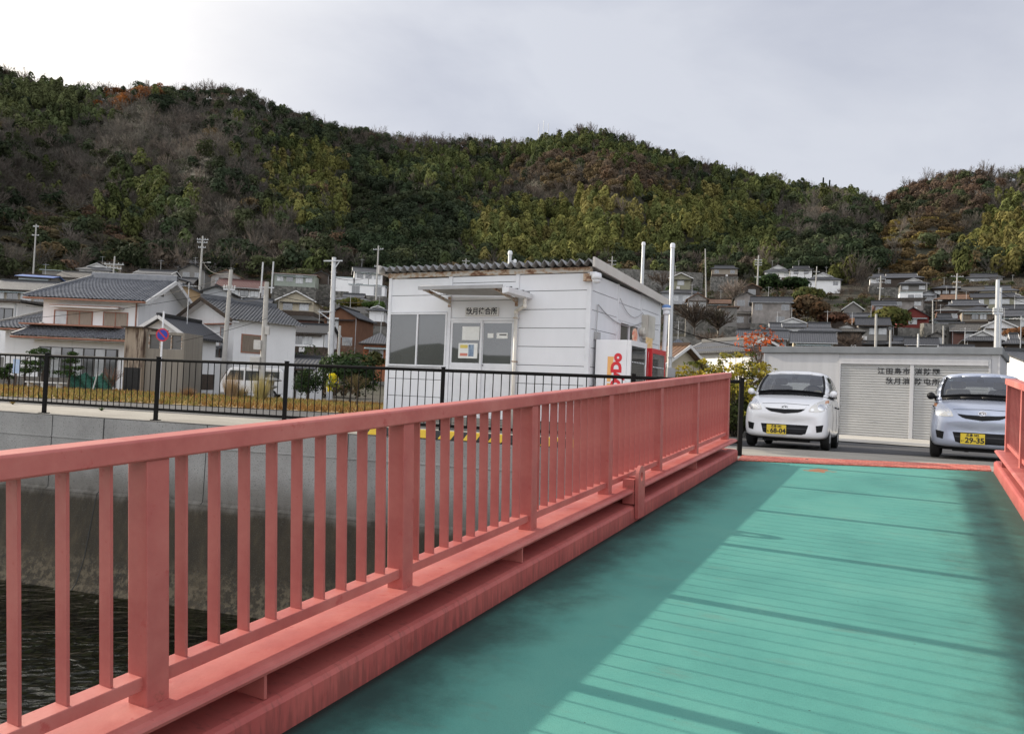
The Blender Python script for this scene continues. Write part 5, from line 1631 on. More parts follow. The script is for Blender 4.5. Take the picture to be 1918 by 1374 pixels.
    if kind not in ('S',) and hw > 2.3:
        rs = random.Random(int(px * 3 + py))
        dpm = MB(); xx = rs.choice((-1, 1)) * (w / 2 - 0.12); dpm.tube((xx, -d / 2 - 0.06, 0.0), (xx, -d / 2 - 0.06, hw - 0.1), 0.045, n=6); dpm.build('downpipe', m_fr_al if rs.random() < 0.5 else m_wood, o)
        gm2 = MB(); gz2 = hw - 0.03 - (0 if kind in ('H', 'I', 'J', 'F') else (rise / (d / 2) * ov if not rot else 0))
        if not rot: gm2.tube((-w / 2 - ov, -d / 2 - ov - 0.05, gz2), (w / 2 + ov, -d / 2 - ov - 0.05, gz2), 0.06, n=6); gm2.build('gutter', m_wood if rs.random() < 0.6 else m_fr_al, o)
        if wall in 'wcle' and rs.random() < 0.7: MB().box(-w / 2 - 0.02, w / 2 + 0.02, -d / 2 - 0.022, d / 2 + 0.022, 0.0, min(1.0, hw * 0.3)).build('wainscot', m_wood if rs.random() < 0.6 else WALL['g'], o)
        if wins and rs.random() < 0.65: MB().prism([(-w * 0.44, -d / 2 - 0.7, hw - 0.62), (w * 0.44, -d / 2 - 0.7, hw - 0.62), (w * 0.44, -d / 2 - 0.002, hw - 0.42), (-w * 0.44, -d / 2 - 0.002, hw - 0.42)], (0, 0, 0.05)).build('awning', rs.choice((m_wood, m_metal_g, m_tiled)), o)
        if rs.random() < 0.55:
            am = MB(); ax = rs.uniform(-0.3, 0.3) * w; az_ = hw + rise + 0.2
            am.tube((ax, 0, az_ - 0.4), (ax, 0, az_ + 2.2), 0.03, n=5); am.bar((ax - 0.6, 0, az_ + 2.0), (ax + 0.6, 0, az_ + 2.0), 0.03, 0.03)
            for q_ in np.linspace(-0.55, 0.55, 6): am.bar((ax + q_, -0.35, az_ + 2.0), (ax + q_, 0.35, az_ + 2.0), 0.02, 0.02)
            am.build('aerial', m_fr_al, ro)
        if rs.random() < 0.5:
            ac = MB(); ax = rs.uniform(-0.35, 0.35) * w; ac.box(ax - 0.4, ax + 0.4, -d / 2 - 0.4, -d / 2 - 0.06, 0.1, 0.75); ac.lathe([(0.24, 0.0), (0.24, 0.02), (0.05, 0.03)], (ax - 0.08, -d / 2 - 0.43, 0.42), 12, 'y'); ac.build('air_unit', m_white_trim, o)
        if wall == 'w' and kind in ('E', 'J') and rs.random() < 0.6:
            tb = MB()
            for q_ in np.linspace(-0.5, 0.5, max(3, int(w / 1.8))): tb.box(q_ * w - 0.06, q_ * w + 0.06, -d / 2 - 0.016, -d / 2 - 0.003, 0, hw)
            tb.box(-w / 2, w / 2, -d / 2 - 0.018, -d / 2 - 0.003, hw - 0.55, hw - 0.42); tb.build('timber_frame', m_wood, o)
    if skirt:
        dz, ext, h1 = skirt         # pent roof all round at the first floor, lower storey below
        zs = dz
        sk = MB()
        oo = [(-w / 2 - ext, -d / 2 - ext, zs - ext * 0.42), (w / 2 + ext, -d / 2 - ext, zs - ext * 0.42), (w / 2 + ext, d / 2 + ext, zs - ext * 0.42), (-w / 2 - ext, d / 2 + ext, zs - ext * 0.42)]
        ii = [(-w / 2 + 0.01, -d / 2 + 0.01, zs + 0.02), (w / 2 - 0.01, -d / 2 + 0.01, zs + 0.02), (w / 2 - 0.01, d / 2 - 0.01, zs + 0.02), (-w / 2 + 0.01, d / 2 - 0.01, zs + 0.02)]
        lo = [(p[0], p[1], p[2] - 0.12) for p in oo]
        for j in range(4):
            j2 = (j + 1) % 4
            sk.add([oo[j], oo[j2], ii[j2], ii[j]], [(0, 1, 2, 3)]); sk.add([lo[j], lo[j2], oo[j2], oo[j]], [(0, 1, 2, 3)])
        sk.add(lo[::-1], [(0, 1, 2, 3)])
        sk.build('lower_roof', ROOF[roof], o, uv=True)
        e2 = ext - 0.55
        lw = MB(); lw.box(-w / 2 - e2, w / 2 + e2, -d / 2 - e2, d / 2 + e2, zs - ext * 0.42 - 0.13 - h1, zs - ext * 0.42 - 0.121); lw.build('lower_wall', WALL[skirt_wall or wall], o)
        base = zs - ext * 0.42 - 0.13 - h1
        if len(rows) > 1:
            pass
        zc = zs - ext * 0.42 - 0.13 - 1.2
        for k in range(2):
            xc = (-0.5 + k) * w * 0.55
            fo_ = MB().box(xc - 0.9, xc + 0.9, -d / 2 - e2 - 0.04, -d / 2 - e2 + 0.01, zc - 0.7, zc + 0.7).build('window', m_fr_al, o)
            for q_ in (-0.82, 0.03): MB().box(xc + q_, xc + q_ + 0.79, -d / 2 - e2 - 0.046, -d / 2 - e2 - 0.041, zc - 0.63, zc + 0.63).build('pane', m_pcurt if len(label) % 2 else m_pdark, fo_)
    if found and zb + base > gz - 0.4:
        fm_ = MB(); fm_.box(-w / 2 - 0.3, w / 2 + 0.3, -d / 2 - 0.3, d / 2 + 0.3, gz - 0.6 - zb, base - 0.002 if base < 0 else -0.002)
        fm_.build('footing', m_stone, o)
    return o, w, d, hw

R_ = math.radians
H = [
 # label, px, py(ridge), wpx, Y, kwargs
 ('beige house with a purplish grey gable roof at the far left', 62, 526, 120, 92, dict(kind='E', roof='t', wall='e', hw=3.0, d=7, yaw=R_(-8), wins='cdcd', side='d')),
 ('grey house with a bright blue sheet roof below the far left pole', 78, 515, 66, 112, dict(kind='E', roof='B', wall='g', hw=2.8, d=6, pitch=0.2, wins='..')),
 ('small dark red shed with a silver sheet roof at the left edge of the hill', 8, 486, 48, 190, dict(kind='F', roof='G', wall='k', hw=3.6, d=5, wins='')),
 ('low shed with a long pale teal sheet roof below the far left pole', 112, 507, 54, 150, dict(kind='F', roof='G', wall='g', hw=2.2, d=5)),
 ('grey walled house with a long brown grey tiled roof behind the big white house', 160, 509, 84, 125, dict(kind='E', roof='w', wall='g', hw=2.8, d=6.5, yaw=R_(-6))),
 ('house with a white triangular gable left of the insulator pole', 190, 496, 62, 150, dict(kind='I', roof='t', wall='w', hw=2.6, d=9, trim=True, pitch=0.5)),
 ('tan block house half hidden behind the white gable and the insulator pole', 214, 492, 44, 185, dict(kind='F', roof='w', wall='e', hw=4.0, d=6)),
 ('long low house with smooth grey tiles and a small white gable at its right end', 296, 507, 106, 118, dict(kind='J', roof='t', wall='w', hw=2.8, d=7, trim=True, yaw=R_(-10), wins='dcdc', win_frame='dk')),
 ('long dark roofed shed highest on the left slope', 304, 489, 66, 200, dict(kind='E', roof='d', wall='b', hw=2.8, d=6, pitch=0.4)),
 ('dark roofed long house beside the streetlamp pole on the left slope', 372, 487, 88, 195, dict(kind='E', roof='d', wall='g', hw=3.4, d=7, pitch=0.4, wins='dd.d')),
 ('small dark house with its gable to us under the streetlamp pole', 368, 498, 54, 150, dict(kind='G', roof='d', wall='g', hw=4.2, d=7, wins='dd|cd', pitch=0.5)),
 ('tan gabled house with a dark blue black roof behind the white houses', 358, 538, 76, 84, dict(kind='G', roof='n', wall='t', hw=2.6, d=7, pitch=0.42)),
 ('timbered house with a rusty red tiled roof left of the twin topped pole', 455, 524, 88, 112, dict(kind='E', roof='r', wall='w', hw=2.8, d=7, wins='dcdc', win_frame='dk', yaw=R_(4))),
 ('brown gabled cottage above the red tiled roof', 430, 508, 62, 140, dict(kind='G', roof='b', wall='p', hw=2.4, d=6, wins='dd')),
 ('low pale green house with a flat brown roof on the left slope', 557, 515, 84, 150, dict(kind='F', roof='R', wall='v', hw=3.0, d=7, wins='cdCc')),
 ('little dark gabled hut beside the pale green house', 605, 510, 36, 155, dict(kind='G', roof='d', wall='b', hw=2.4, d=5)),
 ('white modern house with a small dormer highest above the wooden house', 690, 502, 60, 150, dict(kind='E', roof='d', wall='w', hw=5.2, d=7, pitch=0.35, wins='ddc|d.d', trim=True, yaw=R_(10))),
 ('low white garage block left of the white modern house', 645, 520, 40, 148, dict(kind='S', roof='G', wall='w', hw=3.4, d=6, wins='.', ov=0.1)),
 ('cream two storey house with its gable to us and a tiled lower roof', 562, 548, 76, 104, dict(kind='G', roof='w', wall='c', hw=2.7, d=6.5, wins='dc', trim=True, skirt=(0.0, 1.7, 2.6), skirt_wall='k', pitch=0.5)),
 ('white house with dark ribbed tiles and a wall mounted air unit', 582, 606, 96, 86, dict(kind='E', roof='d', wall='w', hw=3.0, d=5.5, wins='.dc.', side='d', yaw=R_(-10), trim=True, skirt=(0.0, 1.5, 2.4))),
 ('rust brown wooden house with its gable to us and a white framed window', 656, 579, 76, 92, dict(kind='G', roof='d', wall='o', hw=6.0, d=8, wins='C.|cc', yaw=R_(-12), pitch=0.55)),
 ('long grey tiled roof house behind the wooden house', 664, 551, 72, 128, dict(kind='J', roof='t', wall='g', hw=2.6, d=7)),
 ('tiled house with a white gable peeping left of the waiting house', 712, 577, 40, 105, dict(kind='I', roof='t', wall='w', hw=2.8, d=8, trim=True)),
 ('orange boarded house with a tiled roof cut off by the waiting house', 712, 620, 66, 68, dict(kind='H', roof='t', wall='m', hw=4.2, d=6, wins='c', pitch=0.5)),
 ('white gabled house with dark tiles between the tan house and the leaning pole', 418, 540, 62, 80, dict(kind='G', roof='d', wall='l', hw=3.6, d=7, pitch=0.4)),
 ('grey tiled roof behind the tan gable', 330, 533, 60, 100, dict(kind='E', roof='t', wall='g', hw=2.6, d=6)),
 # right of the waiting house
 ('grey two storey house with a white balcony above the waiting house eave', 1275, 514, 46, 118, dict(kind='G', roof='t', wall='s', hw=2.9, d=6, wins='c', trim=True, skirt=(0.0, 2.6, 2.6), skirt_wall='l')),
 ('derelict patchy walled house in the bare brush', 1306, 551, 44, 104, dict(kind='G', roof='R', wall='p', hw=2.9, d=6, wins='cc', pitch=0.6)),
 ('old dark roofed house standing alone under the bamboo', 1357, 498, 52, 178, dict(kind='J', roof='d', wall='e', hw=3.0, d=6, wins='d.d')),
 ('ruined upper storey with a bare wooden gable on the right slope', 1408, 533, 36, 112, dict(kind='G', roof='R', wall='b', hw=2.0, d=5, wins='d', skirt=(0.0, 0.9, 2.0), skirt_wall='b')),
 ('shabby white walled house with tiled roof below the ruined gable', 1398, 549, 52, 106, dict(kind='G', roof='w', wall='p', hw=3.0, d=6, wins='dd', pitch=0.5, skirt=(0.0, 1.5, 3.0), skirt_wall='p')),
 ('old house with a rusty eave and a broken white wall in the brush', 1445, 556, 78, 100, dict(kind='E', roof='d', wall='p', hw=4.6, d=6, wins='d..d|.d', pitch=0.4)),
 ('grey rough concrete shed in the brush', 1364, 574, 40, 98, dict(kind='F', roof='R', wall='g', hw=4.0, d=5)),
 ('small white house with a decorated gable highest left on the right slope', 1457, 498, 52, 182, dict(kind='I', roof='t', wall='w', hw=3.2, d=8, trim=True, wins='d.c', pitch=0.55)),
 ('white house with big dark windows between two white neighbours', 1500, 499, 44, 178, dict(kind='J', roof='d', wall='w', hw=3.4, d=6, trim=True, wins='dd', win_frame='dk')),
 ('large white storehouse on a brick footing at the edge of the dark wood', 1540, 512, 66, 160, dict(kind='I', roof='d', wall='w', hw=5.4, d=9, trim=True, wins='...d', yaw=R_(4), pitch=0.5)),
 ('big grey tiled house with a broad white gable behind the store', 1483, 598, 96, 88, dict(kind='I', roof='t', wall='w', hw=2.8, d=10, trim=True, pitch=0.42)),
 ('long low white shed with a ribbed tile roof behind the orange leaved tree', 1428, 618, 96, 70, dict(kind='E', roof='t', wall='l', hw=2.7, d=5, wins='..d.')),
 ('cream fronted house with a row of windows right behind the store roof', 1522, 622, 84, 64, dict(kind='E', roof='t', wall='c', hw=2.7, d=5, wins='ddcd', pitch=0.5)),
 ('long house with stepped tile roofs behind the cream front', 1534, 606, 74, 80, dict(kind='J', roof='t', wall='w', hw=2.8, d=6, wins='cccc', win_frame='dk')),
 ('dark timber house with a low hipped roof right of the stepped roofs', 1585, 609, 62, 80, dict(kind='I', roof='w', wall='b', hw=3.0, d=6, pitch=0.5)),
 ('long grey tiled house above the bare shrubs', 1600, 588, 98, 104, dict(kind='J', roof='t', wall='b', hw=2.6, d=6, yaw=R_(-5), trim=True)),
 ('two storey house with rows of white paper windows', 1634, 595, 62, 86, dict(kind='E', roof='d', wall='g', hw=2.9, d=6, wins='.cc', skirt=(0.0, 1.6, 2.8), skirt_wall='b')),
 ('grey barn with a steep gable in the brush', 1596, 568, 40, 122, dict(kind='G', roof='t', wall='g', hw=2.2, d=8, pitch=0.75, trim=True)),
 ('small dark roofed house left of the pale concrete house', 1655, 563, 44, 120, dict(kind='E', roof='d', wall='k', hw=2.6, d=5, wins='d.')),
 ('large dark house with a white gable high on the right slope', 1688, 513, 74, 150, dict(kind='J', roof='t', wall='b', hw=3.0, d=7, wins='d..d', trim=True)),
 ('grey house with a white gabled porch in front of the large dark house', 1710, 523, 52, 140, dict(kind='I', roof='t', wall='g', hw=3.8, d=7, wins='c.c', trim=True)),
 ('white flat roofed block house with a dark window', 1705, 548, 40, 128, dict(kind='S', roof='G', wall='w', hw=2.6, d=6, wins='.dc', ov=0.1)),
 ('long pale concrete house under the white block house', 1690, 559, 78, 122, dict(kind='F', roof='w', wall='p', hw=3.0, d=6, wins='.d.c')),
 ('bright red boarded house with a dark gable roof', 1708, 578, 62, 104, dict(kind='G', roof='d', wall='r', hw=3.0, d=7, wins='.c.', pitch=0.6)),
 ('dark wooden two storey house under the cluttered pole', 1770, 533, 50, 140, dict(kind='H', roof='d', wall='b', hw=4.6, d=6, wins='cdc|ddd')),
 ('big grey roofed house with a white roof tank at the top right', 1842, 513, 64, 165, dict(kind='J', roof='t', wall='l', hw=3.6, d=7, wins='cd.d')),
 ('tan house with a low olive roof right of the cluttered pole', 1818, 537, 50, 138, dict(kind='E', roof='w', wall='t', hw=2.9, d=6, wins='.d')),
 ('dark house with a faded orange brown roof', 1790, 552, 74, 124, dict(kind='J', roof='b', wall='b', hw=2.8, d=6, wins='.cdc')),
 ('grey tiled house behind the tall double pole', 1868, 536, 66, 135, dict(kind='J', roof='t', wall='c', hw=2.8, d=7)),
 ('olive grey house with three pale windows left of the tall double pole', 1858, 549, 74, 120, dict(kind='E', roof='d', wall='s', hw=3.2, d=6, wins='ccc', pitch=0.4)),
 ('house with a long grey roof and a little white gable in the crowded middle', 1808, 563, 68, 114, dict(kind='J', roof='t', wall='g', hw=2.8, d=6, trim=True)),
 ('small brick house with a white roof tank', 1775, 573, 46, 108, dict(kind='H', roof='w', wall='k', hw=2.6, d=5, wins='.c')),
 ('beige two storey house with a hipped dark roof', 1832, 572, 66, 100, dict(kind='H', roof='d', wall='e', hw=3.0, d=6, wins='sdcs', skirt=(0.0, 1.3, 2.6), win_frame='dk')),
 ('orange walled house cut off by the right edge of the view', 1904, 571, 56, 108, dict(kind='E', roof='d', wall='m', hw=3.2, d=6, wins='.c.')),
 ('grey house with a wide pale window at the right edge of the view', 1902, 581, 70, 96, dict(kind='J', roof='t', wall='g', hw=4.2, d=6, wins='.C', trim=True)),
 ('white gabled house behind the tall double pole', 1868, 600, 60, 84, dict(kind='G', roof='w', wall='w', hw=4.2, d=7, wins='..d', trim=True, pitch=0.5)),
 ('grey roofed house with brick panel and white curtains', 1812, 606, 64, 92, dict(kind='E', roof='w', wall='k', hw=2.8, d=6, wins='.CC', skirt=(0.0, 1.3, 2.4), skirt_wall='g')),
 ('temple hall with a stepped gable behind the store', 1836, 624, 66, 68, dict(kind='I', roof='t', wall='b', hw=2.6, d=8, trim=True, pitch=0.6, cat='temple')),
 ('tile roofed temple gate with upturned corners at the right edge', 1898, 627, 42, 66, dict(kind='J', roof='t', wall='b', hw=2.6, d=4, trim=True, pitch=0.6, cat='temple')),
 ('tiny grey shed with a low gable in the middle of the right slope', 1753, 622, 34, 86, dict(kind='G', roof='w', wall='g', hw=2.4, d=4, wins='.d')),
 ('white flat house right behind the store corner', 1912, 655, 60, 48, dict(kind='E', roof='t', wall='w', hw=3.0, d=5, wins='d..', pitch=0.3)),
 ('cream house with a brown roof and white verge behind the vending machines', 1252, 645, 84, 46, dict(kind='E', roof='b', wall='c', hw=3.6, d=6, yaw=R_(-38), pitch=0.4, wins='d', trim=True)),
 ('grey blue roofed house above the brown verge', 1270, 632, 56, 62, dict(kind='H', roof='n', wall='l', hw=2.6, d=6, wins='.d', pitch=0.5)),
 ('dark tiled house with a fanned gable behind the yellow shrubs', 1372, 640, 96, 54, dict(kind='I', roof='t', wall='w', hw=2.6, d=8, trim=True, yaw=R_(20), pitch=0.5)),
 ('low tiled roof just showing over the store', 1792, 646, 60, 60, dict(kind='E', roof='t', wall='b', hw=2.4, d=4)),
]
H += [
 ('dark low house half hidden under the streetlamp pole', 338, 519, 64, 122, dict(kind='E', roof='d', wall='b', hw=2.8, d=6, wins='dcd')),
 ('grey tiled roof left of the leaning pole top', 402, 552, 58, 92, dict(kind='J', roof='t', wall='g', hw=2.6, d=6, trim=True)),
 ('small tiled annexe at the foot of the ribbed roof house', 570, 667, 70, 57, dict(kind='E', roof='t', wall='w', hw=2.6, d=4, pitch=0.35, wins='.d')),
 ('tiled house left of the cream gabled house', 484, 559, 58, 100, dict(kind='E', roof='t', wall='l', hw=2.8, d=6, wins='cd')),
 ('long low white carport below the white modern house', 690, 534, 70, 138, dict(kind='F', roof='G', wall='w', hw=2.3, d=5, wins='D.D', ov=0.2)),
 ('brown walled house behind the slope of the dark tiled white house', 520, 594, 70, 92, dict(kind='J', roof='w', wall='k', hw=2.8, d=6, wins='cdc')),
 ('small dark house tucked behind the olive tree', 1652, 592, 48, 98, dict(kind='E', roof='d', wall='b', hw=2.8, d=5, wins='.c')),
 ('small grey house left of the dark wooden two storey house', 1738, 546, 34, 130, dict(kind='G', roof='t', wall='l', hw=2.6, d=5, wins='d')),
 ('dark roofed house right of the lamp post', 1768, 589, 50, 103, dict(kind='J', roof='d', wall='g', hw=2.8, d=6, wins='dc')),
 ('brown house squeezed between the beige two storey house and the right edge', 1874, 589, 44, 99, dict(kind='E', roof='w', wall='k', hw=2.8, d=5, wins='cd')),
 ('long grey roof high at the right edge under the terraces', 1892, 527, 76, 160, dict(kind='E', roof='t', wall='b', hw=2.8, d=6)),
 ('white gabled house above the orange walled house', 1893, 550, 52, 122, dict(kind='I', roof='t', wall='w', hw=2.8, d=7, trim=True, wins='d.')),
 ('little house with a white wall left of the large dark house', 1645, 514, 34, 158, dict(kind='J', roof='t', wall='w', hw=2.8, d=5, wins='d')),
 ('low dark house between the derelict house and the ruined gable', 1345, 560, 48, 118, dict(kind='E', roof='R', wall='p', hw=2.6, d=5, wins='.d')),
 ('tiled house left of the big fanned white gable', 1452, 606, 54, 84, dict(kind='J', roof='t', wall='w', hw=2.6, d=6, trim=True, wins='.cc')),
 ('grey tiled house left of the white curtained brick panel house', 1782, 603, 44, 97, dict(kind='E', roof='t', wall='g', hw=2.8, d=5, wins='dc')),
 ('dark low house with a pale window behind the tiny grey shed', 1725, 632, 60, 82, dict(kind='E', roof='d', wall='b', hw=2.6, d=5, wins='.c.')),
 ('tiled roof behind the slim mast', 1690, 632, 60, 84, dict(kind='J', roof='t', wall='g', hw=2.6, d=5, wins='c.')),
]
for lab, px, py, wpx, Y, kw in H:
    house(lab, px, py, wpx, Y, **kw)

# ---------------- the big white house on the left, built from its own pieces
def zat(px, py, Y): return at_y(px, py, Y).z
GA = terrain(-25, 50) - 0.05
A = thing('white_house', 'large white two storey house with silver grey tiles and brown shutters behind the field', 'house', (-31.0, 50.0, GA), 0)
uz0, uz1 = 4.15, zat(165, 556, 50) - GA
ux0, ux1, ud = 0.35, 6.55, 7.0
wb = MB(); wb.box(ux0, ux1, 0, ud, uz0, uz1)
rise = 1.55
wb.prism([(ux1 - 0.001, 0, uz1 - 0.001), (ux1 - 0.001, ud, uz1 - 0.001), (ux1 - 0.001, ud / 2, uz1 + rise - 0.05)], (-0.15, 0, 0))
wb.box(0.5, 6.3, -1.0, ud, 0, 3.2)
wb.box(-2.4, 0.34, 0.6, ud, 0, 3.7)
wb.build('wall', WALL['w'], A)
def tiled_slope(mb, e0, e1, t0, t1, pu=0.27, pv=0.27):
    """rolled tile courses between eave e0-e1 and top t0-t1"""
    e0, e1, t0, t1 = Vector(e0), Vector(e1), Vector(t0), Vector(t1)
    nrm = (e1 - e0).cross(t0 - e0).normalized()
    if nrm.z < 0: nrm = -nrm
    nu = int(max((e1 - e0).length, (t1 - t0).length) / pu) * 4; nv = max(2, int((t0 - e0).length / pv))
    rows = []
    for j in range(nv):
        for half in (0, 1):
            v = (j + half * 0.999) / nv
            row = []
            for i in range(nu + 1):
                u = i / nu
                p = e0.lerp(e1, u).lerp(t0.lerp(t1, u), v)
                row.append(p + nrm * (0.055 * abs(math.sin(math.pi * i / 4)) + (0.055 if half == 0 else 0.0)))
            rows.append(row)
    mb.grid(rows)
m_tileA = M('silver_grey_tiles', (0.095, 0.10, 0.115), 0.24, col2=(0.17, 0.175, 0.19), scale=2.2, detail=7, spec=0.9)
m_copper = M('copper_gutter', (0.30, 0.13, 0.08), 0.5, var=0.2, scale=3)
ra = MB()
ov = 0.75
k = rise / (ud / 2)
xl, xr = ux0 - 0.85, ux1 + 0.9
tiled_slope(ra, (xl, -ov, uz1 - k * ov + 0.12), (xr - 0.1, -ov, uz1 - k * ov + 0.12), (xl + 2.1, ud / 2, uz1 + rise + 0.12), (xr - 0.1, ud / 2, uz1 + rise + 0.12))
tiled_slope(ra, (xr - 0.1, ud + ov, uz1 - k * ov + 0.12), (xl, ud + ov, uz1 - k * ov + 0.12), (xr - 0.1, ud / 2, uz1 + rise + 0.12), (xl + 2.1, ud / 2, uz1 + rise + 0.12))
tiled_slope(ra, (xl, ud + ov, uz1 - k * ov + 0.12), (xl, -ov, uz1 - k * ov + 0.12), (xl + 2.1, ud / 2, uz1 + rise + 0.12), (xl + 2.1, ud / 2 - 0.01, uz1 + rise + 0.12))
ro = ra.build('roof', m_tileA, A)
rg = MB(); rg.box(xl + 2.0, xr, ud / 2 - 0.14, ud / 2 + 0.14, uz1 + rise + 0.10, uz1 + rise + 0.42)
rg.tube((xl + 2.0, ud / 2, uz1 + rise + 0.43), (xr, ud / 2, uz1 + rise + 0.43), 0.10, n=8)
for (xx, yy) in ((xl, -ov), (xl, ud + ov)): rg.bar((xx, yy, uz1 - k * ov + 0.25), (xl + 2.1, ud / 2, uz1 + rise + 0.28), 0.2, 0.16)
rg.build('ridge', m_tileA, ro)
so = MB()
so.prism([(xl + 0.05, -ov + 0.05, uz1 - k * ov - 0.02), (xr - 0.12, -ov + 0.05, uz1 - k * ov - 0.02), (xr - 0.12, 0, uz1 - 0.02), (xl + 0.05, 0, uz1 - 0.02)], (0, 0, 0.08))
for sy in (-1, 1):
    so.bar((xr - 0.05, ud / 2 + sy * (ud / 2 + ov), uz1 - k * ov + 0.02), (xr - 0.05, ud / 2, uz1 + rise + 0.04), 0.10, 0.26)
    so.prism([(ux1, ud / 2 + sy * (ud / 2 + ov), uz1 - k * ov - 0.01), (xr - 0.1, ud / 2 + sy * (ud / 2 + ov), uz1 - k * ov - 0.01), (xr - 0.1, ud / 2, uz1 + rise - 0.01), (ux1, ud / 2, uz1 + rise - 0.01)], (0, 0, 0.05))
so.build('verge', m_white_trim, A)
gu = MB(); gu.tube((xl, -ov - 0.06, uz1 - k * ov + 0.06), (xr - 0.1, -ov - 0.06, uz1 - k * ov + 0.06), 0.055, n=8); gu.tube((ux1 - 0.12, -0.06, 4.2), (ux1 - 0.12, -0.06, uz1 - 0.25), 0.045, n=8)
gu.box(ux0 - 0.75, ux1 - 0.9, -1.25, -0.01, uz0 - 0.03, uz0 + 0.06)
gu.build('gutter', m_copper, A)
MB().box(ux0 + 0.9, ux1 - 0.95, -0.75, -0.01, uz1 - 0.78, uz1 - 0.68).build('window_hood', m_white_trim, A)
MB().box(ux0 + 0.85, ux1 - 0.9, -0.78, -0.01, uz1 - 0.675, uz1 - 0.64).build('hood_flashing', m_copper, A)
MB().box(ux1 + 0.001, ux1 + 0.03, ud / 2 - 0.55, ud / 2 - 0.05, uz1 + 0.55, uz1 + 0.95).build('gable_vent', m_fr_dark, A)
for a, c, kinds in ((1.15, 3.55, 'css'), (4.35, 5.85, 'ss')):
    f = MB(); z0, z1 = uz0 + 0.13, uz1 - 0.98
    nn = len(kinds)
    f.box(a - 0.06, c + 0.06, -0.05, 0.0, z1, z1 + 0.06); f.box(a - 0.06, c + 0.06, -0.07, 0.0, z0 - 0.06, z0)
    f.box(a - 0.06, a, -0.048, 0, z0, z1); f.box(c, c + 0.06, -0.048, 0, z0, z1)
    for q_ in range(1, nn): f.box(a + (c - a) * q_ / nn - 0.03, a + (c - a) * q_ / nn + 0.03, -0.046, 0, z0, z1)
    fo_ = f.build('window', m_copper, A)
    for q_, ch in enumerate(kinds):
        MB().box(a + (c - a) * q_ / nn + 0.03, a + (c - a) * (q_ + 1) / nn - 0.03, -0.02, 0, z0, z1).build('pane' if ch != 's' else 'shutter', m_pcurt if ch != 's' else M('ribbed_shutter', (0.28, 0.23, 0.18), 0.6, var=0.25, scale=5, stretch=(10, 10, 0.3)), fo_)
# lower roofs
lr = MB()
tiled_slope(lr, (-0.3, -2.0, 3.32), (6.9, -2.0, 3.32), (0.36, -0.02, 4.14), (6.7, -0.02, 4.14))
tiled_slope(lr, (-0.3, 0.5, 3.32), (-0.3, -2.0, 3.32), (0.33, 0.5, 4.14), (0.33, -0.02, 4.14))
tiled_slope(lr, (-3.1, -0.6, 3.85), (0.34, -0.6, 3.85), (-1.2, 3.2, 5.25), (0.34, 3.2, 5.25))
tiled_slope(lr, (-3.1, 7.0, 3.85), (-3.1, -0.6, 3.85), (-1.2, 5.5, 5.25), (-1.2, 3.2, 5.25))
lro = lr.build('lower_roof', m_tileA, A)
lg = MB(); lg.bar((-0.3, -2.0, 3.43), (0.35, 0, 4.28), 0.2, 0.14); lg.bar((-3.1, -0.6, 3.96), (-1.2, 3.2, 5.4), 0.2, 0.14); lg.box(-1.25, 0.33, 3.1, 3.3, 5.26, 5.5); lg.build('ridge', m_tileA, lro)
lw = MB(); lw.tube((-0.35, -2.05, 3.26), (6.9, -2.05, 3.26), 0.06, n=8); lw.tube((-3.15, -0.66, 3.78), (-0.3, -0.66, 3.78), 0.055, n=8); lw.build('lower_gutter', m_copper, A)
ls = MB(); ls.box(-0.25, 6.85, -1.98, -1.001, 3.16, 3.23); ls.box(-3.0, -2.41, -0.5, 3.0, 3.74, 3.80); ls.build('soffit', m_white_trim, A)
f = MB(); f.box(0.9, 5.9, -1.06, -1.001, 2.05, 2.75)
for q_ in range(8): f.box(0.9 + q_ * 0.7, 0.98 + q_ * 0.7, -1.08, -1.061, 0.3, 2.75)
fo_ = f.build('window', m_fr_dark, A)
for q_ in range(7): MB().box(0.99 + q_ * 0.7, 1.59 + q_ * 0.7, -1.074, -1.062, 0.35, 2.70).build('pane', m_pcurt if q_ % 2 else m_pdark, fo_)

# low white neighbour at the far left
house('low white house with a dark framed window below the beige house at the left edge', 22, 562, 150, 56, kind='F', roof='w', wall='w', hw=5.0, d=6, wins='..d', win_frame='dk', found=False, wsz=(1.6, 1.3))
# white house with the long tiled side
Bx = -18.9; By = 52.0; GBz = terrain(-19, 53) - 0.05
B = thing('white_house', 'white house with a left facing gable and a long dark tiled slope behind the poles', 'house', (Bx, By, GBz), R_(-34.8))
bw_, bd = 6.2, 5.2
bz = zat(440, 597, 52) - GBz; br_ = 1.35
wb = MB(); wb.box(-bw_, 0, 0, bd, 0, bz); wb.prism([(-bw_, 0.001, bz - 0.001), (0, 0.001, bz - 0.001), (-bw_ / 2, 0.001, bz + br_ - 0.04)], (0, 0.15, 0)); wb.build('wall', WALL['w'], B)
rB = MB(); k = br_ / (bw_ / 2); o_ = 0.55
tiled_slope(rB, (o_, -o_, bz - k * o_ + 0.12), (o_, bd + o_, bz - k * o_ + 0.12), (-bw_ / 2, -o_, bz + br_ + 0.12), (-bw_ / 2, bd + o_, bz + br_ + 0.12))
tiled_slope(rB, (-bw_ - o_, bd + o_, bz - k * o_ + 0.12), (-bw_ - o_, -o_, bz - k * o_ + 0.12), (-bw_ / 2, bd + o_, bz + br_ + 0.12), (-bw_ / 2, -o_, bz + br_ + 0.12))
m_tileB = M('dark_grey_tiles', (0.060, 0.063, 0.072), 0.28, col2=(0.11, 0.115, 0.125), scale=2.2, detail=7, spec=0.8)
rBo = rB.build('roof', m_tileB, B)
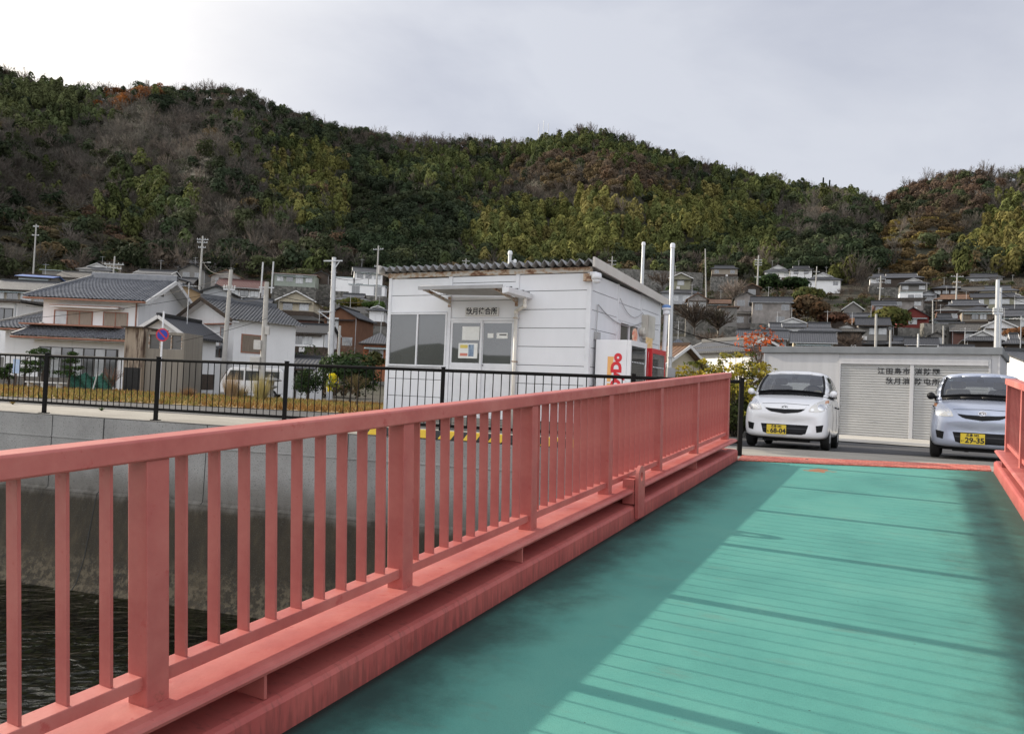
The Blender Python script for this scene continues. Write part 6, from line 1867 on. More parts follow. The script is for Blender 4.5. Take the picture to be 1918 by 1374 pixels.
MB().box(-bw_ / 2 - 0.13, -bw_ / 2 + 0.13, -o_, bd + o_, bz + br_ + 0.10, bz + br_ + 0.40).build('ridge', m_tileB, rBo)
vm_ = MB()
for s in (-1, 1): vm_.bar((-bw_ / 2 + s * (bw_ / 2 + o_), -o_ - 0.04, bz - k * o_ + 0.05), (-bw_ / 2, -o_ - 0.04, bz + br_ + 0.06), 0.08, 0.24, (0, 0, 1))
vm_.build('verge', m_wood, B)
sf = MB()
for s in (-1, 1): sf.prism([(-bw_ / 2 + s * (bw_ / 2 + o_), -o_, bz - k * o_ - 0.02), (-bw_ / 2, -o_, bz + br_ - 0.02), (-bw_ / 2, 0, bz + br_ - 0.02), (-bw_ / 2 + s * (bw_ / 2 + o_), 0, bz - k * o_ - 0.02)], (0, 0, 0.05))
sf.build('soffit', m_white_trim, B)
MB().box(-bw_ + 0.4, -0.3, -0.35, -0.001, bz - 0.38, bz - 0.30).build('window_hood', m_copper, B)
window(B, -bw_ + 0.9, -bw_ + 2.6, bz - 1.9, bz - 0.5, -0.01, 2, m_copper, m_pcurt)
window(B, -1.5, -0.7, bz - 3.0, bz - 0.55, -0.01, 1, m_copper, m_pcurt)
f = MB(); f.box(0.001, 0.04, 0.6, 2.2, bz - 2.25, bz - 0.95); fo_ = f.build('window', m_copper, B); MB().box(0.041, 0.048, 0.68, 2.12, bz - 2.17, bz - 1.03).build('pane', m_pshut, fo_)
# small lower lean-to roof on the left wall of it
lt = MB(); tiled_slope(lt, (-bw_ + 1.2, -2.0, 2.62), (-bw_ + 5.4, -2.0, 2.62), (-bw_ + 1.2, -0.02, 3.5), (-bw_ + 5.4, -0.02, 3.5)); lt.build('lower_roof', m_tileB, B)
MB().box(-bw_ + 1.4, -bw_ + 5.2, -1.6, -0.001, 0, 2.7).build('lower_wall', WALL['w'], B)
# white annex with a gable, and the rusting shed in front
house('narrow white annex with a dark tiled gable behind the rusty shed', 338, 596, 118, 46, kind='G', roof='d', wall='w', hw=3.4, d=4, trim=True, pitch=0.62, found=False, yaw=R_(-6))
sp = at_y(228, 740, 41); gz_ = terrain(-19, 41)
sh = thing('rusty_shed', 'rusty tan sheet metal shed with a band of dusty windows behind the no parking sign', 'shed', (sp.x, 41.0, gz_), R_(-3))
m_rs, n, l, b = new_mat('rust_stained_sheet')
st = tex_noise(n, l, 1.6, 6.0, 0.65, stretch=(3.0, 3.0, 0.35)); f_ = tex_noise(n, l, 0.8, 6.0)
col = ramp(n, l, f_, [(0.3, (0.24, 0.19, 0.14)), (0.7, (0.36, 0.30, 0.23))])
l.new(mixc(n, l, maprange(n, l, st, 0.44, 0.62), col, (0.060, 0.035, 0.024)), b.inputs['Base Color']); b.inputs['Roughness'].default_value = 0.85
m_sheet = M('grey_tan_sheet', (0.18, 0.16, 0.135), 0.8, col2=(0.25, 0.23, 0.19), scale=1.0, stretch=(8, 8, 0.3), detail=6)
shz = zat(270, 613, 41) - gz_
MB().box(0, 1.0, 0, 2.5, 0, shz - 0.05).build('rusted_wall', m_rs, sh)
MB().box(-0.12, 1.05, -0.25, 2.6, shz - 0.049, shz + 0.02).build('roof', m_wood, sh)
w2 = MB(); w2.box(1.001, 3.1, 0.3, 2.5, 0, shz - 1.1); w2.box(1.001, 3.1, 0.3, 2.5, shz - 0.35, shz - 0.2); w2.box(1.001, 1.12, 0.3, 2.5, shz - 1.099, shz - 0.351); w2.box(2.98, 3.1, 0.3, 2.5, shz - 1.099, shz - 0.351); w2.build('wall', m_sheet, sh)
wf = MB()
for xx in (1.13, 1.75, 2.35, 2.93): wf.box(xx, xx + 0.05, 0.32, 0.38, shz - 1.09, shz - 0.36)
wo = wf.build('window', m_rust, sh); MB().box(1.13, 2.97, 0.40, 0.42, shz - 1.09, shz - 0.36).build('pane', glass_pane('dusty_pane', (0.05, 0.047, 0.042), 0.02, 0.25), wo)
MB().box(0.05, 0.95, -0.01, -0.001, 0.1, 1.35).build('opening', m_seal, sh)

# ------------------------------------------------------------------ masts, poles and wires
m_conc = M('concrete_pole', (0.34, 0.33, 0.31), 0.8, col2=(0.42, 0.41, 0.38), scale=3)
m_insul = M('insulator', (0.55, 0.55, 0.53), 0.4)
def hill_pole(label, top, base, Y, r=0.11, arms=(), lamp=False, mat_=m_conc, cat='utility pole', name='utility_pole', group='utility poles', twin=None):
    k_ = ysc(top[0], Y) / Y; Y = Y * k_; r *= k_; arms = [(a_ * k_, b_2 * k_, c_2) for a_, b_2, c_2 in arms]; lamp = lamp * k_ if lamp else lamp
    o, b0, t0 = pole_between(name, label, cat, base, top, Y, r * 1.25, r * 0.8, mat_, cap=False, group=group)
    v = t0 - b0
    for dz, half, tilt in arms:
        q_ = v * ((v.z - dz) / v.z)
        am = MB(); am.bar(q_ + Vector((-half, -0.05, -tilt)), q_ + Vector((half, -0.05, tilt)), 0.09, 0.09); ao = am.build('crossarm', m_steel, o)
        im = MB()
        for xx in (-half * 0.9, -half * 0.45, half * 0.45, half * 0.9): im.lathe([(0.03, 0.0), (0.07, 0.05), (0.04, 0.10), (0.06, 0.16), (0.01, 0.22)], q_ + Vector((xx, -0.05, 0.045 + tilt * xx / half)), 8)
        im.build('insulator', m_insul, ao)
    if lamp:
        q_ = v * ((v.z - lamp) / v.z)
        MB().tube(q_, q_ + Vector((1.3, 0, 0.15)), 0.03).box(q_.x + 1.1, q_.x + 1.7, q_.y - 0.12, q_.y + 0.12, q_.z + 0.08, q_.z + 0.22).build('street_lamp', m_insul, o)
    return o, b0, t0
hill_pole('slender white pole at the far left against the wood', (68, 420), (63, 500), 130, 0.13, ((0.4, 0.5, 0.0), (1.9, 0.6, 0.0)))
hill_pole('short pole with fanned white insulators left of the long grey roof', (215, 480), (211, 530), 85, 0.10, ((0.9, 1.1, 0.0), (1.3, 0.9, -0.1)))
hill_pole('grey pole with a side streetlamp above the dark houses', (380, 442), (374, 535), 105, 0.14, ((0.5, 0.8, 0.0), (0.9, 0.7, 0.0), (1.6, 0.5, 0.0)), lamp=3.7)
PL, pl_b, pl_t = hill_pole('leaning concrete pole in front of the white gabled house', (433, 505), (414, 745), 46, 0.13, ((1.2, 0.35, 0.0),))
PD, pd_b, pd_t = hill_pole('thick concrete pole with meter boxes and two rods on top', (500, 528), (489, 745), 41, 0.14, ())
tw = MB()
dv = pd_t - pd_b
for dx, ztop in ((-0.30, 1.05), (0.26, 1.10)): tw.tube(dv + Vector((dx, 0, -0.6)), dv + Vector((dx + 0.04, 0, ztop)), 0.045, n=8); 
tw.bar(dv + Vector((-0.4, 0, -0.3)), dv + Vector((0.4, 0, -0.3)), 0.06, 0.06); tw.build('rod', m_steel, PD)
h_ = dv.z; m_meter = M('meter_grey', (0.48, 0.47, 0.44), 0.6)
for q_ in ((dv.x * 0.45 - 0.45, dv.x * 0.45 - 0.08, -0.30, -0.02, 0.42, 0.50), (dv.x * 0.3 - 0.62, dv.x * 0.3 - 0.10, -0.25, 0.0, 0.26, 0.36), (dv.x * .5 + 0.08, dv.x * .5 + 0.3, -0.2, 0.0, 0.55, 0.62)):
    MB().box(q_[0], q_[1], q_[2], q_[3], h_ * q_[4], h_ * q_[5]).build('meter_box', m_meter, PD, bevel=0.02)
PT, pt_b, pt_t = hill_pole('tall grey steel pole with a single white crossarm beside the brown wooden house', (626, 482), (617, 745), 44, 0.15, (), mat_=m_steel)
v_ = pt_t - pt_b
am = MB(); am.bar(v_ + Vector((-0.55, -0.15, -0.25)), v_ + Vector((0.52, -0.15, -0.20)), 0.07, 0.07); am.build('crossarm', m_steel, PT); am = MB(); am.bar(v_ + Vector((0.35, -0.15, -0.25)), v_ + Vector((0.02, -0.1, -0.75)), 0.05, 0.05); am.bar(v_ * 0.62 + Vector((-0.8, -0.15, 0)), v_ * 0.62 + Vector((0.0, -0.15, 0.02)), 0.05, 0.05); am.bar(v_ * 0.62 + Vector((-0.7, -0.15, -0.02)), v_ * 0.56 + Vector((0.0, -0.15, 0.0)), 0.05, 0.05)
for q_ in np.linspace(0.15, 0.95, 16): MB().bar(v_ * q_ + Vector((-0.20, 0, 0)), v_ * q_ + Vector((0.20, 0, 0)), 0.02, 0.02).build('step_bolt', m_steel, PT)
am.build('brace', m_steel, PT)
hill_pole('distant pole over the white modern house', (709, 460), (705, 548), 120, 0.13, ((0.6, 0.8, 0.1), (3.3, 0.5, 0.0)))
hill_pole('short grey pole in front of the brown wooden house', (637, 610), (633, 690), 62, 0.11)
hill_pole('thin distant pole over the left part of the folded roof', (873, 484), (872, 540), 140, 0.11, ((0.5, 0.7, 0),))
hill_pole('thin distant pole just right of the folded roof', (1147, 480), (1144, 540), 150, 0.12, ((0.9, 0.8, 0.0), (1.6, 0.8, 0.0)))
hill_pole('bare pole at the foot of the bamboo', (1321, 466), (1322, 525), 160, 0.13)
hill_pole('pole with stacked arms above the ruined house', (1421, 478), (1418, 548), 125, 0.13, ((0.8, 0.6, 0.0), (1.2, 0.6, 0.0), (1.6, 0.6, 0.0), (3.6, 0.5, 0.0)))
hill_pole('short dark pole between the white houses on the right slope', (1458, 513), (1455, 548), 150, 0.10, mat_=m_wood)
hill_pole('pole with a square frame in front of the white storehouse', (1530, 499), (1527, 550), 140, 0.11, ((1.0, 0.55, 0.0), (1.7, 0.55, 0.0)))
hill_pole('pole with arms left of the large dark house', (1650, 516), (1647, 572), 125, 0.11, ((0.6, 0.8, 0.0), (1.1, 0.8, 0.0), (2.1, 0.5, 0.0)))
hill_pole('white pole standing up over the middle of the store roof', (1641, 588), (1640, 660), 52, 0.09)
hill_pole('shorter white pole right of the middle of the store roof', (1668, 618), (1667, 660), 60, 0.09)
hill_pole('cluttered pole with stacked insulators over the dark wooden house', (1793, 512), (1791, 556), 120, 0.12, ((0.5, 1.0, 0.0), (1.4, 0.6, 0.0), (2.2, 0.6, 0.0)))
hill_pole('curved neck lamp post beside the red boarded house', (1747, 562), (1747, 602), 90, 0.07, lamp=0.1, cat='street lamp', name='street_lamp_post')
hill_pole('short white pole near the tiny grey shed', (1767, 610), (1767, 645), 75, 0.08)
hill_pole('tall pale pole of the pair at the right end of the store', (1869, 524), (1866, 660), 34, 0.10, ((1.5, 0.2, 0.0),), mat_=m_steel)
hill_pole('slightly shorter steel pole of the pair at the right end of the store', (1874.5, 539), (1872, 660), 34.4, 0.07, mat_=m_steel)
hill_pole('slim mast on a white footing behind the store', (1720, 625), (1719, 660), 58, 0.08, mat_=m_insul)
def wire(label, p, q, s, r=0.016):
    o = MB().path(sag(p, q, s, 14), r, 5).build('overhead_cable', m_black)
    tag(o, label, 'cable', 'overhead cables')
wire('black cable from the meter box pole to the grey steel pole', pd_b + dv * 0.93, pt_b + v_ * 0.72, 0.35)
wire('black cable from the leaning pole to the meter box pole', pl_b + (pl_t - pl_b) * 0.8, pd_b + dv * 0.90, 0.4)
wire('cable from the leaning pole leaving across the big white house', pl_b + (pl_t - pl_b) * 0.84, at_y(-60, 603, 38), 0.3, 0.012)
wire('cable from the grey steel pole towards the waiting house', pt_b + v_ * 0.70, at_y(725, 556, 40), 0.2)
wire('cable running down behind the slim steel pole to the yellow shrubs', at_y(1255, 612, 30), at_y(1440, 655, 30), 0.15, 0.018)
wire('long thin cable sagging over the roof of the big white house', at_y(-30, 560, 60), pl_b + (pl_t - pl_b) * 0.95, 1.2, 0.014)
wire('thin cable from the leaning pole up to the streetlamp pole', pl_b + (pl_t - pl_b) * 0.97, at_y(377, 480, 134), 1.0, 0.02)
wire('upper thin cable between the meter box pole and the grey steel pole', pd_b + dv * 0.98, pt_b + v_ * 0.80, 0.5, 0.010)
wire('thin cable from the grey steel pole over the brown wooden house', pt_b + v_ * 0.86, at_y(706, 500, 150), 1.0, 0.018)
wire('cable between the stacked arms pole and the square frame pole', at_y(1421, 488, 200), at_y(1529, 508, 224), 2.0, 0.03)
wire('cable from the square frame pole to the pole left of the large dark house', at_y(1529, 508, 224), at_y(1650, 524, 200), 2.5, 0.03)
wire('cable from the arms pole to the cluttered pole on the right slope', at_y(1650, 524, 200), at_y(1793, 520, 192), 3.0, 0.03)
wire('thin cable from the pole pair to the right edge', at_y(1869, 545, 34), at_y(1960, 570, 36), 0.2, 0.010)
wire('low cable crossing the white gabled house', at_y(330, 640, 40), at_y(500, 596, 40.5), 0.1, 0.010)

# ------------------------------------------------------------------ no parking sign
nb_, b0, t0 = pole_between('road_sign', 'round blue and red no parking sign on a white post behind the black fence', 'sign', (297, 742), (307, 583), 25.0, 0.032, 0.030, m_alu, cap=False)
q_ = at_y(305, 627, 25.0) - b0
face = MB(); face.lathe([(0.001, -0.034), (0.215, -0.034), (0.215, -0.030), (0.001, -0.030)], q_, 28, 'y'); face.build('sign_rim', M('sign_red', (0.45, 0.02, 0.03), 0.5), nb_)
MB().lathe([(0.001, -0.038), (0.165, -0.038), (0.165, -0.0345), (0.001, -0.0345)], q_, 28, 'y').build('sign_disc', M('sign_blue', (0.015, 0.035, 0.30), 0.5), nb_)
MB().bar(q_ + Vector((-0.125, -0.041, 0.125)), q_ + Vector((0.125, -0.041, -0.125)), 0.045, 0.004, (0, 1, 0)).build('slash', M('sign_red_bar', (0.45, 0.02, 0.03), 0.5), nb_)

# ------------------------------------------------------------------ small things at the back of the field
p = at_y(30, 745, 38); zg = terrain(p.x, 38)
bd_ = thing('notice_board', 'pale blue notice on a small stand among the pines at the far left', 'notice board', (at_y(30, 700, 38).x, 38, zg), 0)
MB().box(-0.16, 0.16, -0.02, 0.02, 0.75, 1.45).build('board', M('pale_blue_board', (0.22, 0.36, 0.60), 0.5, col2=(0.5, 0.6, 0.72), scale=3), bd_)
MB().box(-0.04, 0.04, -0.015, 0.015, -0.1, 0.749).build('post', m_wood, bd_)
p = at_y(85, 735, 37.5); bz_ = terrain(p.x, 37.5)
bn = thing('bench', 'long low white bench in front of the clipped pines', 'bench', (p.x, 37.5, bz_), R_(-4))
MB().box(-0.95, 0.95, -0.18, 0.18, 0.34, 0.40).build('seat', m_insul, bn)
for xx in (-0.8, -0.1, 0.7): MB().box(xx - 0.05, xx + 0.05, -0.15, 0.15, -0.1, 0.339).build('leg', m_insul, bn)
p = at_y(80, 720, 42); gw = thing('garden_wall', 'low grey garden wall before the big white house', 'wall', (p.x, 42, terrain(p.x, 42)), R_(-4))
MB().box(-4.5, 1.9, 0, 0.15, -0.3, 0.62).build('wall', m_block, gw)
p = at_y(165, 720, 40); nt_ = thing('green_net', 'sagging green net drawn in front of the big white house', 'net', (p.x, 40, terrain(p.x, 40)), 0)
rows = [[(-1.1 + 2.4 * i / 24, 0.12 * math.sin(i * 0.9 + j), (0.05 + 0.95 * j / 6) * (1 - 0.25 * abs(math.sin(i * 0.35)) * (j / 6))) for i in range(25)] for j in range(7)]
m_net = M('green_netting', (0.03, 0.11, 0.08), 0.9, var=0.25, scale=6)
ng = MB().grid(rows); ngo = ng.build('netting', m_net, nt_); so_ = ngo.modifiers.new('t', 'SOLIDIFY'); so_.thickness = 0.01
MB().bar((0.35, -0.2, 0.0), (0.62, -0.25, 1.05), 0.05, 0.05).build('prop', m_insul, nt_)
# white van
p = at_y(475, 742, 43); vz = terrain(p.x, 43)
van = thing('parked_van', 'white boxy mini van parked behind the meter box pole', 'van', (p.x, 43, vz), R_(8))
vp = paint('van_white', (0.72, 0.72, 0.72))
prof = [(-1.65, 0.30), (-1.68, 0.75), (-1.60, 1.00), (-1.25, 1.62), (-1.05, 1.72), (1.5, 1.72), (1.66, 1.55), (1.68, 0.30)]
vb = MB(); vb.prism([(x, -0.72, z) for x, z in prof], (0, 1.44, 0)); vb.build('body', vp, van, bevel=0.05)
wv_ = MB()
for x0, x1, xs0 in ((-1.15, -0.45, 0.26), (-0.37, 0.55, 0.0), (0.63, 1.45, 0.0)):
    wv_.prism([(x0 - xs0, -0.724, 1.02), (x1, -0.724, 1.02), (x1, -0.724, 1.55), (x0, -0.724, 1.55)], (0, -0.006, 0))
wv_.prism([(-1.625, -0.62, 1.05), (-1.625, 0.62, 1.05), (-1.31, 0.60, 1.58), (-1.31, -0.60, 1.58)], (-0.02, 0, 0.012))
wv_.build('side_window', m_pdark, van)
for xx in (-1.08, 1.08):
    for yy in (-0.66, 0.66):
        wo = MB().lathe([(0.15, -0.08), (0.26, -0.08), (0.28, -0.05), (0.28, 0.05), (0.26, 0.08), (0.15, 0.08)], (0, 0, 0), 18, 'y').build('wheel', m_rubber, van, loc=(xx, yy, 0.28))
        MB().lathe([(0.15, -0.085), (0.05, -0.09), (0.001, -0.09)], (0, 0, 0), 14, 'y').build('rim', m_rim, wo)
hl = MB(); hl.box(-1.70, -1.66, -0.68, -0.45, 0.66, 0.86); hl.box(-1.70, -1.66, 0.45, 0.68, 0.66, 0.86); hl.build('headlight', m_lens, van)
# stone lantern
p = at_y(505, 745, 40.5); ln = thing('stone_lantern', 'weathered stone lantern with a wide cap beside the van', 'stone lantern', (p.x, 40.5, terrain(p.x, 40.5)), 0)
m_gran = M('grey_granite', (0.20, 0.195, 0.18), 0.9, var=0.3, scale=9, bump=0.4)
MB().lathe([(0.36, 0), (0.36, 0.14), (0.24, 0.16), (0.20, 0.20), (0.18, 0.55), (0.22, 0.60), (0.36, 0.66), (0.36, 0.74), (0.24, 0.75)], (0, 0, 0), 6).build('pedestal', m_gran, ln)
MB().lathe([(0.20, 0.751), (0.22, 1.0), (0.001, 1.0)], (0, 0, 0), 6).build('firebox', m_gran, ln)
MB().lathe([(0.58, 1.001), (0.60, 1.05), (0.30, 1.16), (0.10, 1.20), (0.12, 1.28), (0.001, 1.36)], (0, 0, 0), 6).build('cap', m_gran, ln)
# stone terraces behind the yellow shrubs and below the bamboo
for lab, px, py, wpx, Y, hgt in (('rough stone terrace wall under the bare brush', 1310, 632, 130, 74, 1.6), ('long stone terrace wall at the foot of the bamboo', 1205, 505, 230, 180, 3.4), ('pale concrete retaining wall under the red boarded house', 1712, 614, 62, 98, 2.4), ('concrete retaining wall below the lamp post', 1760, 606, 60, 94, 3.0)):
    hgt *= ysc(px, Y) / Y; Y = ysc(px, Y); p = at_y(px, py, Y); t_ = thing('terrace_wall', lab, 'wall', (p.x, Y, p.z), R_(4), 'terrace walls of the hillside')
    w = wpx / FPX * Y
    gz2 = min(terrain(p.x - w / 2, Y), terrain(p.x + w / 2, Y), terrain(p.x, Y)) - p.z
    rows = [[(-w / 2 + w * i / 20, 0.05 * math.sin(i * 2.1 + j), -hgt * j / 4 if j < 4 else min(-hgt, gz2 - 0.5)) for i in range(21)] for j in range(5)]
    wm = MB().grid(rows[::-1]); wm.box(-w / 2, w / 2, 0.06, 1.4, -hgt, 0.0); wm.build('wall', m_stone, t_)
# radio masts on the ridge
for k, (px, top, lab) in enumerate(((1008, 232, 'left thin radio mast on the ridge'), (1017, 226, 'tallest middle radio mast on the ridge'), (1026, 231, 'right thin radio mast on the ridge'))):
    t_ = at_y(px, top, 650); b_ = at_y(px, 268, 650)
    o = thing('radio_mast', lab, 'radio mast', b_, 0, 'radio masts on the ridge')
    mm = MB(); mm.tube((0, 0, -12), (0, 0, t_.z - b_.z), 0.42, 0.26, n=6)
    if k == 1:
        for z in (5.0, 8.0): mm.box(-1.2, 1.2, -0.3, 0.3, z, z + 0.5)
    mm.build('mast', m_steel, o)
# ------------------------------------------------------------------ woods and plants
def proj_np(p):
    v = p - np.array(CAM)
    zc = v @ np.array(C_F)
    return PW / 2 + FPX * (v @ np.array(C_R)) / zc, PH / 2 - FPX * (v @ np.array(C_U)) / zc

def unit(v):
    return v / np.maximum(1e-9, np.linalg.norm(v, axis=-1, keepdims=True))

def tri_leaves(c, nrm, size, col, stretch=1.0, axis=None):
    """one triangle per leaf clump: centre, facing, size, colour"""
    n = len(c)
    if axis is None:
        axis = unit(RNG.normal(0, 1, (n, 3)))
    a = unit(axis - nrm * np.sum(axis * nrm, -1, keepdims=True))
    b = np.cross(nrm, a)
    s = size[:, None]
    v0 = c + a * s * stretch; v1 = c - a * s * 0.5 * stretch + b * s * 0.75; v2 = c - a * s * 0.5 * stretch - b * s * 0.75
    return np.stack([v0, v1, v2], 1), np.repeat(col[:, None, :], 3, 1)

def gen_round(base, H, R, col, k, leaf, low=0.30, ncl=7, jit=0.16):
    """broad crowns: k leaf clumps gathered on ncl billows"""
    n = len(base)
    a = RNG.uniform(0, 6.283, (n, ncl)); zz = RNG.uniform(-0.5, 1.0, (n, ncl)); rr = np.sqrt(np.clip(1 - zz * zz, 0, 1)) * RNG.uniform(0.35, 0.75, (n, ncl))
    cc = np.stack([np.cos(a) * rr, np.sin(a) * rr, zz * 0.55], -1)
    pick = RNG.integers(0, ncl, (n, k))
    c0 = np.take_along_axis(cc, pick[..., None], 1)
    d = unit(RNG.normal(0, 1, (n, k, 3)) + np.array([0, 0, 0.45]))
    p = c0 + d * RNG.uniform(0.36, 0.50, (n, k, 1))
    hc = (1 - low) / 2
    pos = base[:, None, :] + np.stack([p[..., 0] * R[:, None], p[..., 1] * R[:, None], (low + hc + p[..., 2] * hc) * H[:, None]], -1)
    nr = unit(d + RNG.normal(0, 0.16, (n, k, 3)))
    cl = col[:, None, :] * (1 + RNG.normal(0, jit * 0.7, (n, k, 1))) * (0.72 + 0.56 * RNG.random((n, ncl)))[np.arange(n)[:, None], pick][..., None]
    sz = leaf[:, None] * RNG.uniform(0.6, 1.25, (n, k))
    return tri_leaves(pos.reshape(-1, 3), nr.reshape(-1, 3), sz.ravel(), np.clip(cl, 0.004, 1).reshape(-1, 3))

def gen_bamboo(base, H, R, col, k, leaf):
    """sprays of arching culms"""
    n = len(base); nc = 3
    off = RNG.normal(0, 0.45, (n, nc, 2)) * R[:, None, None]
    la = RNG.uniform(0, 6.283, (n, nc)); ln = RNG.uniform(0.15, 0.5, (n, nc)) * R[:, None]
    hh = H[:, None] * RNG.uniform(0.65, 1.05, (n, nc))
    pick = RNG.integers(0, nc, (n, k)); idx = np.arange(n)[:, None]
    t = RNG.uniform(0.16, 1.0, (n, k)) ** 0.7
    spread = 0.50 * np.sqrt(np.clip(1 - np.clip((t - 0.45) / 0.56, 0, 1) ** 2, 0, 1)) * np.clip(t / 0.5, 0.4, 1) * R[:, None]
    sa = RNG.uniform(0, 6.283, (n, k)); sr = spread * RNG.uniform(0.78, 1.05, (n, k))
    bend = ln[idx, pick] * t ** 2.2
    x = base[:, None, 0] + off[idx, pick, 0] + np.cos(la[idx, pick]) * bend + np.cos(sa) * sr
    y = base[:, None, 1] + off[idx, pick, 1] + np.sin(la[idx, pick]) * bend + np.sin(sa) * sr
    z = base[:, None, 2] + hh[idx, pick] * (t - 0.10 * t ** 6) - sr * 0.25
    pos = np.stack([x, y, z], -1)
    out = np.stack([np.cos(sa), np.sin(sa), 0.1 + 2.2 * np.clip(t - 0.5, 0, 1)], -1)
    nr = unit(out + RNG.normal(0, 0.25, (n, k, 3)))
    ax = np.stack([np.cos(sa) * 0.6, np.sin(sa) * 0.6, np.full_like(sa, -0.8)], -1) + RNG.normal(0, 0.25, (n, k, 3))
    cl = col[:, None, :] * (1 + RNG.normal(0, 0.14, (n, k, 1))) * (0.78 + 0.44 * RNG.random((n, nc)))[idx, pick][..., None]
    sz = leaf[:, None] * RNG.uniform(0.6, 1.2, (n, k))
    return tri_leaves(pos.reshape(-1, 3), nr.reshape(-1, 3), sz.ravel(), np.clip(cl, 0.004, 1).reshape(-1, 3), 1.35, ax.reshape(-1, 3))

def gen_twigs(base, H, R, col, k, width, low=0.25):
    """leafless crowns: thin rising branches"""
    n = len(base)
    a = RNG.uniform(0, 6.283, (n, k)); t0 = RNG.uniform(low, 0.75, (n, k))
    r1 = np.sqrt(RNG.random((n, k))) * R[:, None]
    r0 = r1 * RNG.uniform(0.15, 0.75, (n, k))
    dome = np.sqrt(np.clip(1 - (r1 / R[:, None]) ** 2, 0, 1))
    z1 = H[:, None] * np.clip(t0 + RNG.uniform(0.12, 0.38, (n, k)), 0, 0.55 + 0.47 * dome)
    z0 = H[:, None] * t0 * 0.9
    a2 = a + RNG.normal(0, 0.35, (n, k))
    p0 = base[:, None, :] + np.stack([np.cos(a) * r0, np.sin(a) * r0, z0], -1)
    p1 = base[:, None, :] + np.stack([np.cos(a2) * r1, np.sin(a2) * r1, np.maximum(z1, z0 + 0.4)], -1)
    s = unit(np.cross(p1 - p0, RNG.normal(0, 1, (n, k, 3)))) * (width[:, None, None] * RNG.uniform(0.5, 1.3, (n, k, 1)))
    tri = np.stack([p0 + s, p0 - s, p1], 2).reshape(-1, 3, 3)
    cl = np.clip(col[:, None, :] * (1 + RNG.normal(0, 0.2, (n, k, 1))), 0.004, 1).reshape(-1, 3)
    return tri, np.repeat(cl[:, None, :], 3, 1)

def gen_branches(base, H, R, col, m, k, width):
    """leafless domed crowns: limbs fanning out of the trunk, fine twigs along them"""
    n = len(base)
    a = RNG.uniform(0, 6.283, (n, m)); e = np.sqrt(RNG.random((n, m))) * 0.92
    dome = np.sqrt(1 - e * e)
    p0 = np.stack([np.zeros((n, m)), np.zeros((n, m)), RNG.uniform(0.18, 0.45, (n, m)) * H[:, None]], -1)
    p1 = np.stack([np.cos(a) * e * R[:, None], np.sin(a) * e * R[:, None], (0.42 + 0.52 * dome) * H[:, None]], -1)
    s = unit(np.cross(p1 - p0, RNG.normal(0, 1, (n, m, 3)))) * (width * 1.5)[:, None, None]
    limb = np.stack([p0 + s, p0 - s, p1], 2) + base[:, None, None, :]
    pk = RNG.integers(0, m, (n, k)); idx = np.arange(n)[:, None]
    u = RNG.uniform(0.35, 1.0, (n, k, 1))
    q0 = p0[idx, pk] * (1 - u) + p1[idx, pk] * u
    d = unit(q0 / np.stack([R, R, H * 0.8], -1)[:, None, :] - np.array([0, 0, 0.35]) + RNG.normal(0, 0.45, (n, k, 3)) + np.array([0, 0, 0.35]))
    q1 = q0 + d * (R[:, None, None] * RNG.uniform(0.16, 0.42, (n, k, 1)))
    s2 = unit(np.cross(d, RNG.normal(0, 1, (n, k, 3)))) * (width[:, None, None] * RNG.uniform(0.5, 1.0, (n, k, 1)))
    twig = np.stack([q0 + s2, q0 - s2, q1], 2) + base[:, None, None, :]
    tri = np.concatenate([limb.reshape(-1, 3, 3), twig.reshape(-1, 3, 3)], 0)
    cl = np.concatenate([np.repeat(col[:, None, :], m, 1).reshape(-1, 3), np.clip(col[:, None, :] * (1 + RNG.normal(0, 0.15, (n, k, 1))), 0.004, 1).reshape(-1, 3)], 0)
    return tri, np.repeat(cl[:, None, :], 3, 1)

def gen_trunk(base, H, r, col):
    n = len(base)
    a = RNG.uniform(0, 3.14, n)
    s = np.stack([np.cos(a), np.sin(a), np.zeros(n)], -1) * r[:, None]
    s2 = np.stack([-np.sin(a), np.cos(a), np.zeros(n)], -1) * r[:, None]
    top = base + np.stack([RNG.normal(0, 0.3, n), RNG.normal(0, 0.3, n), H], -1)
    tri = np.concatenate([np.stack([base + s, base - s, top], 1), np.stack([base + s2, base - s2, top], 1)], 0)
    return tri, np.repeat(np.concatenate([col, col], 0)[:, None, :], 3, 1)

def leaf_object(name, parts, parent=None, material=None):
    tri = np.concatenate([p[0] for p in parts], 0); col = np.concatenate([p[1] for p in parts], 0)
    n = len(tri)
    o = np_mesh(name, tri.reshape(-1, 3), np.arange(3 * n).reshape(-1, 3), material or m_leaf, col.reshape(-1, 3))
    if parent is not None: o.parent = parent
    return o

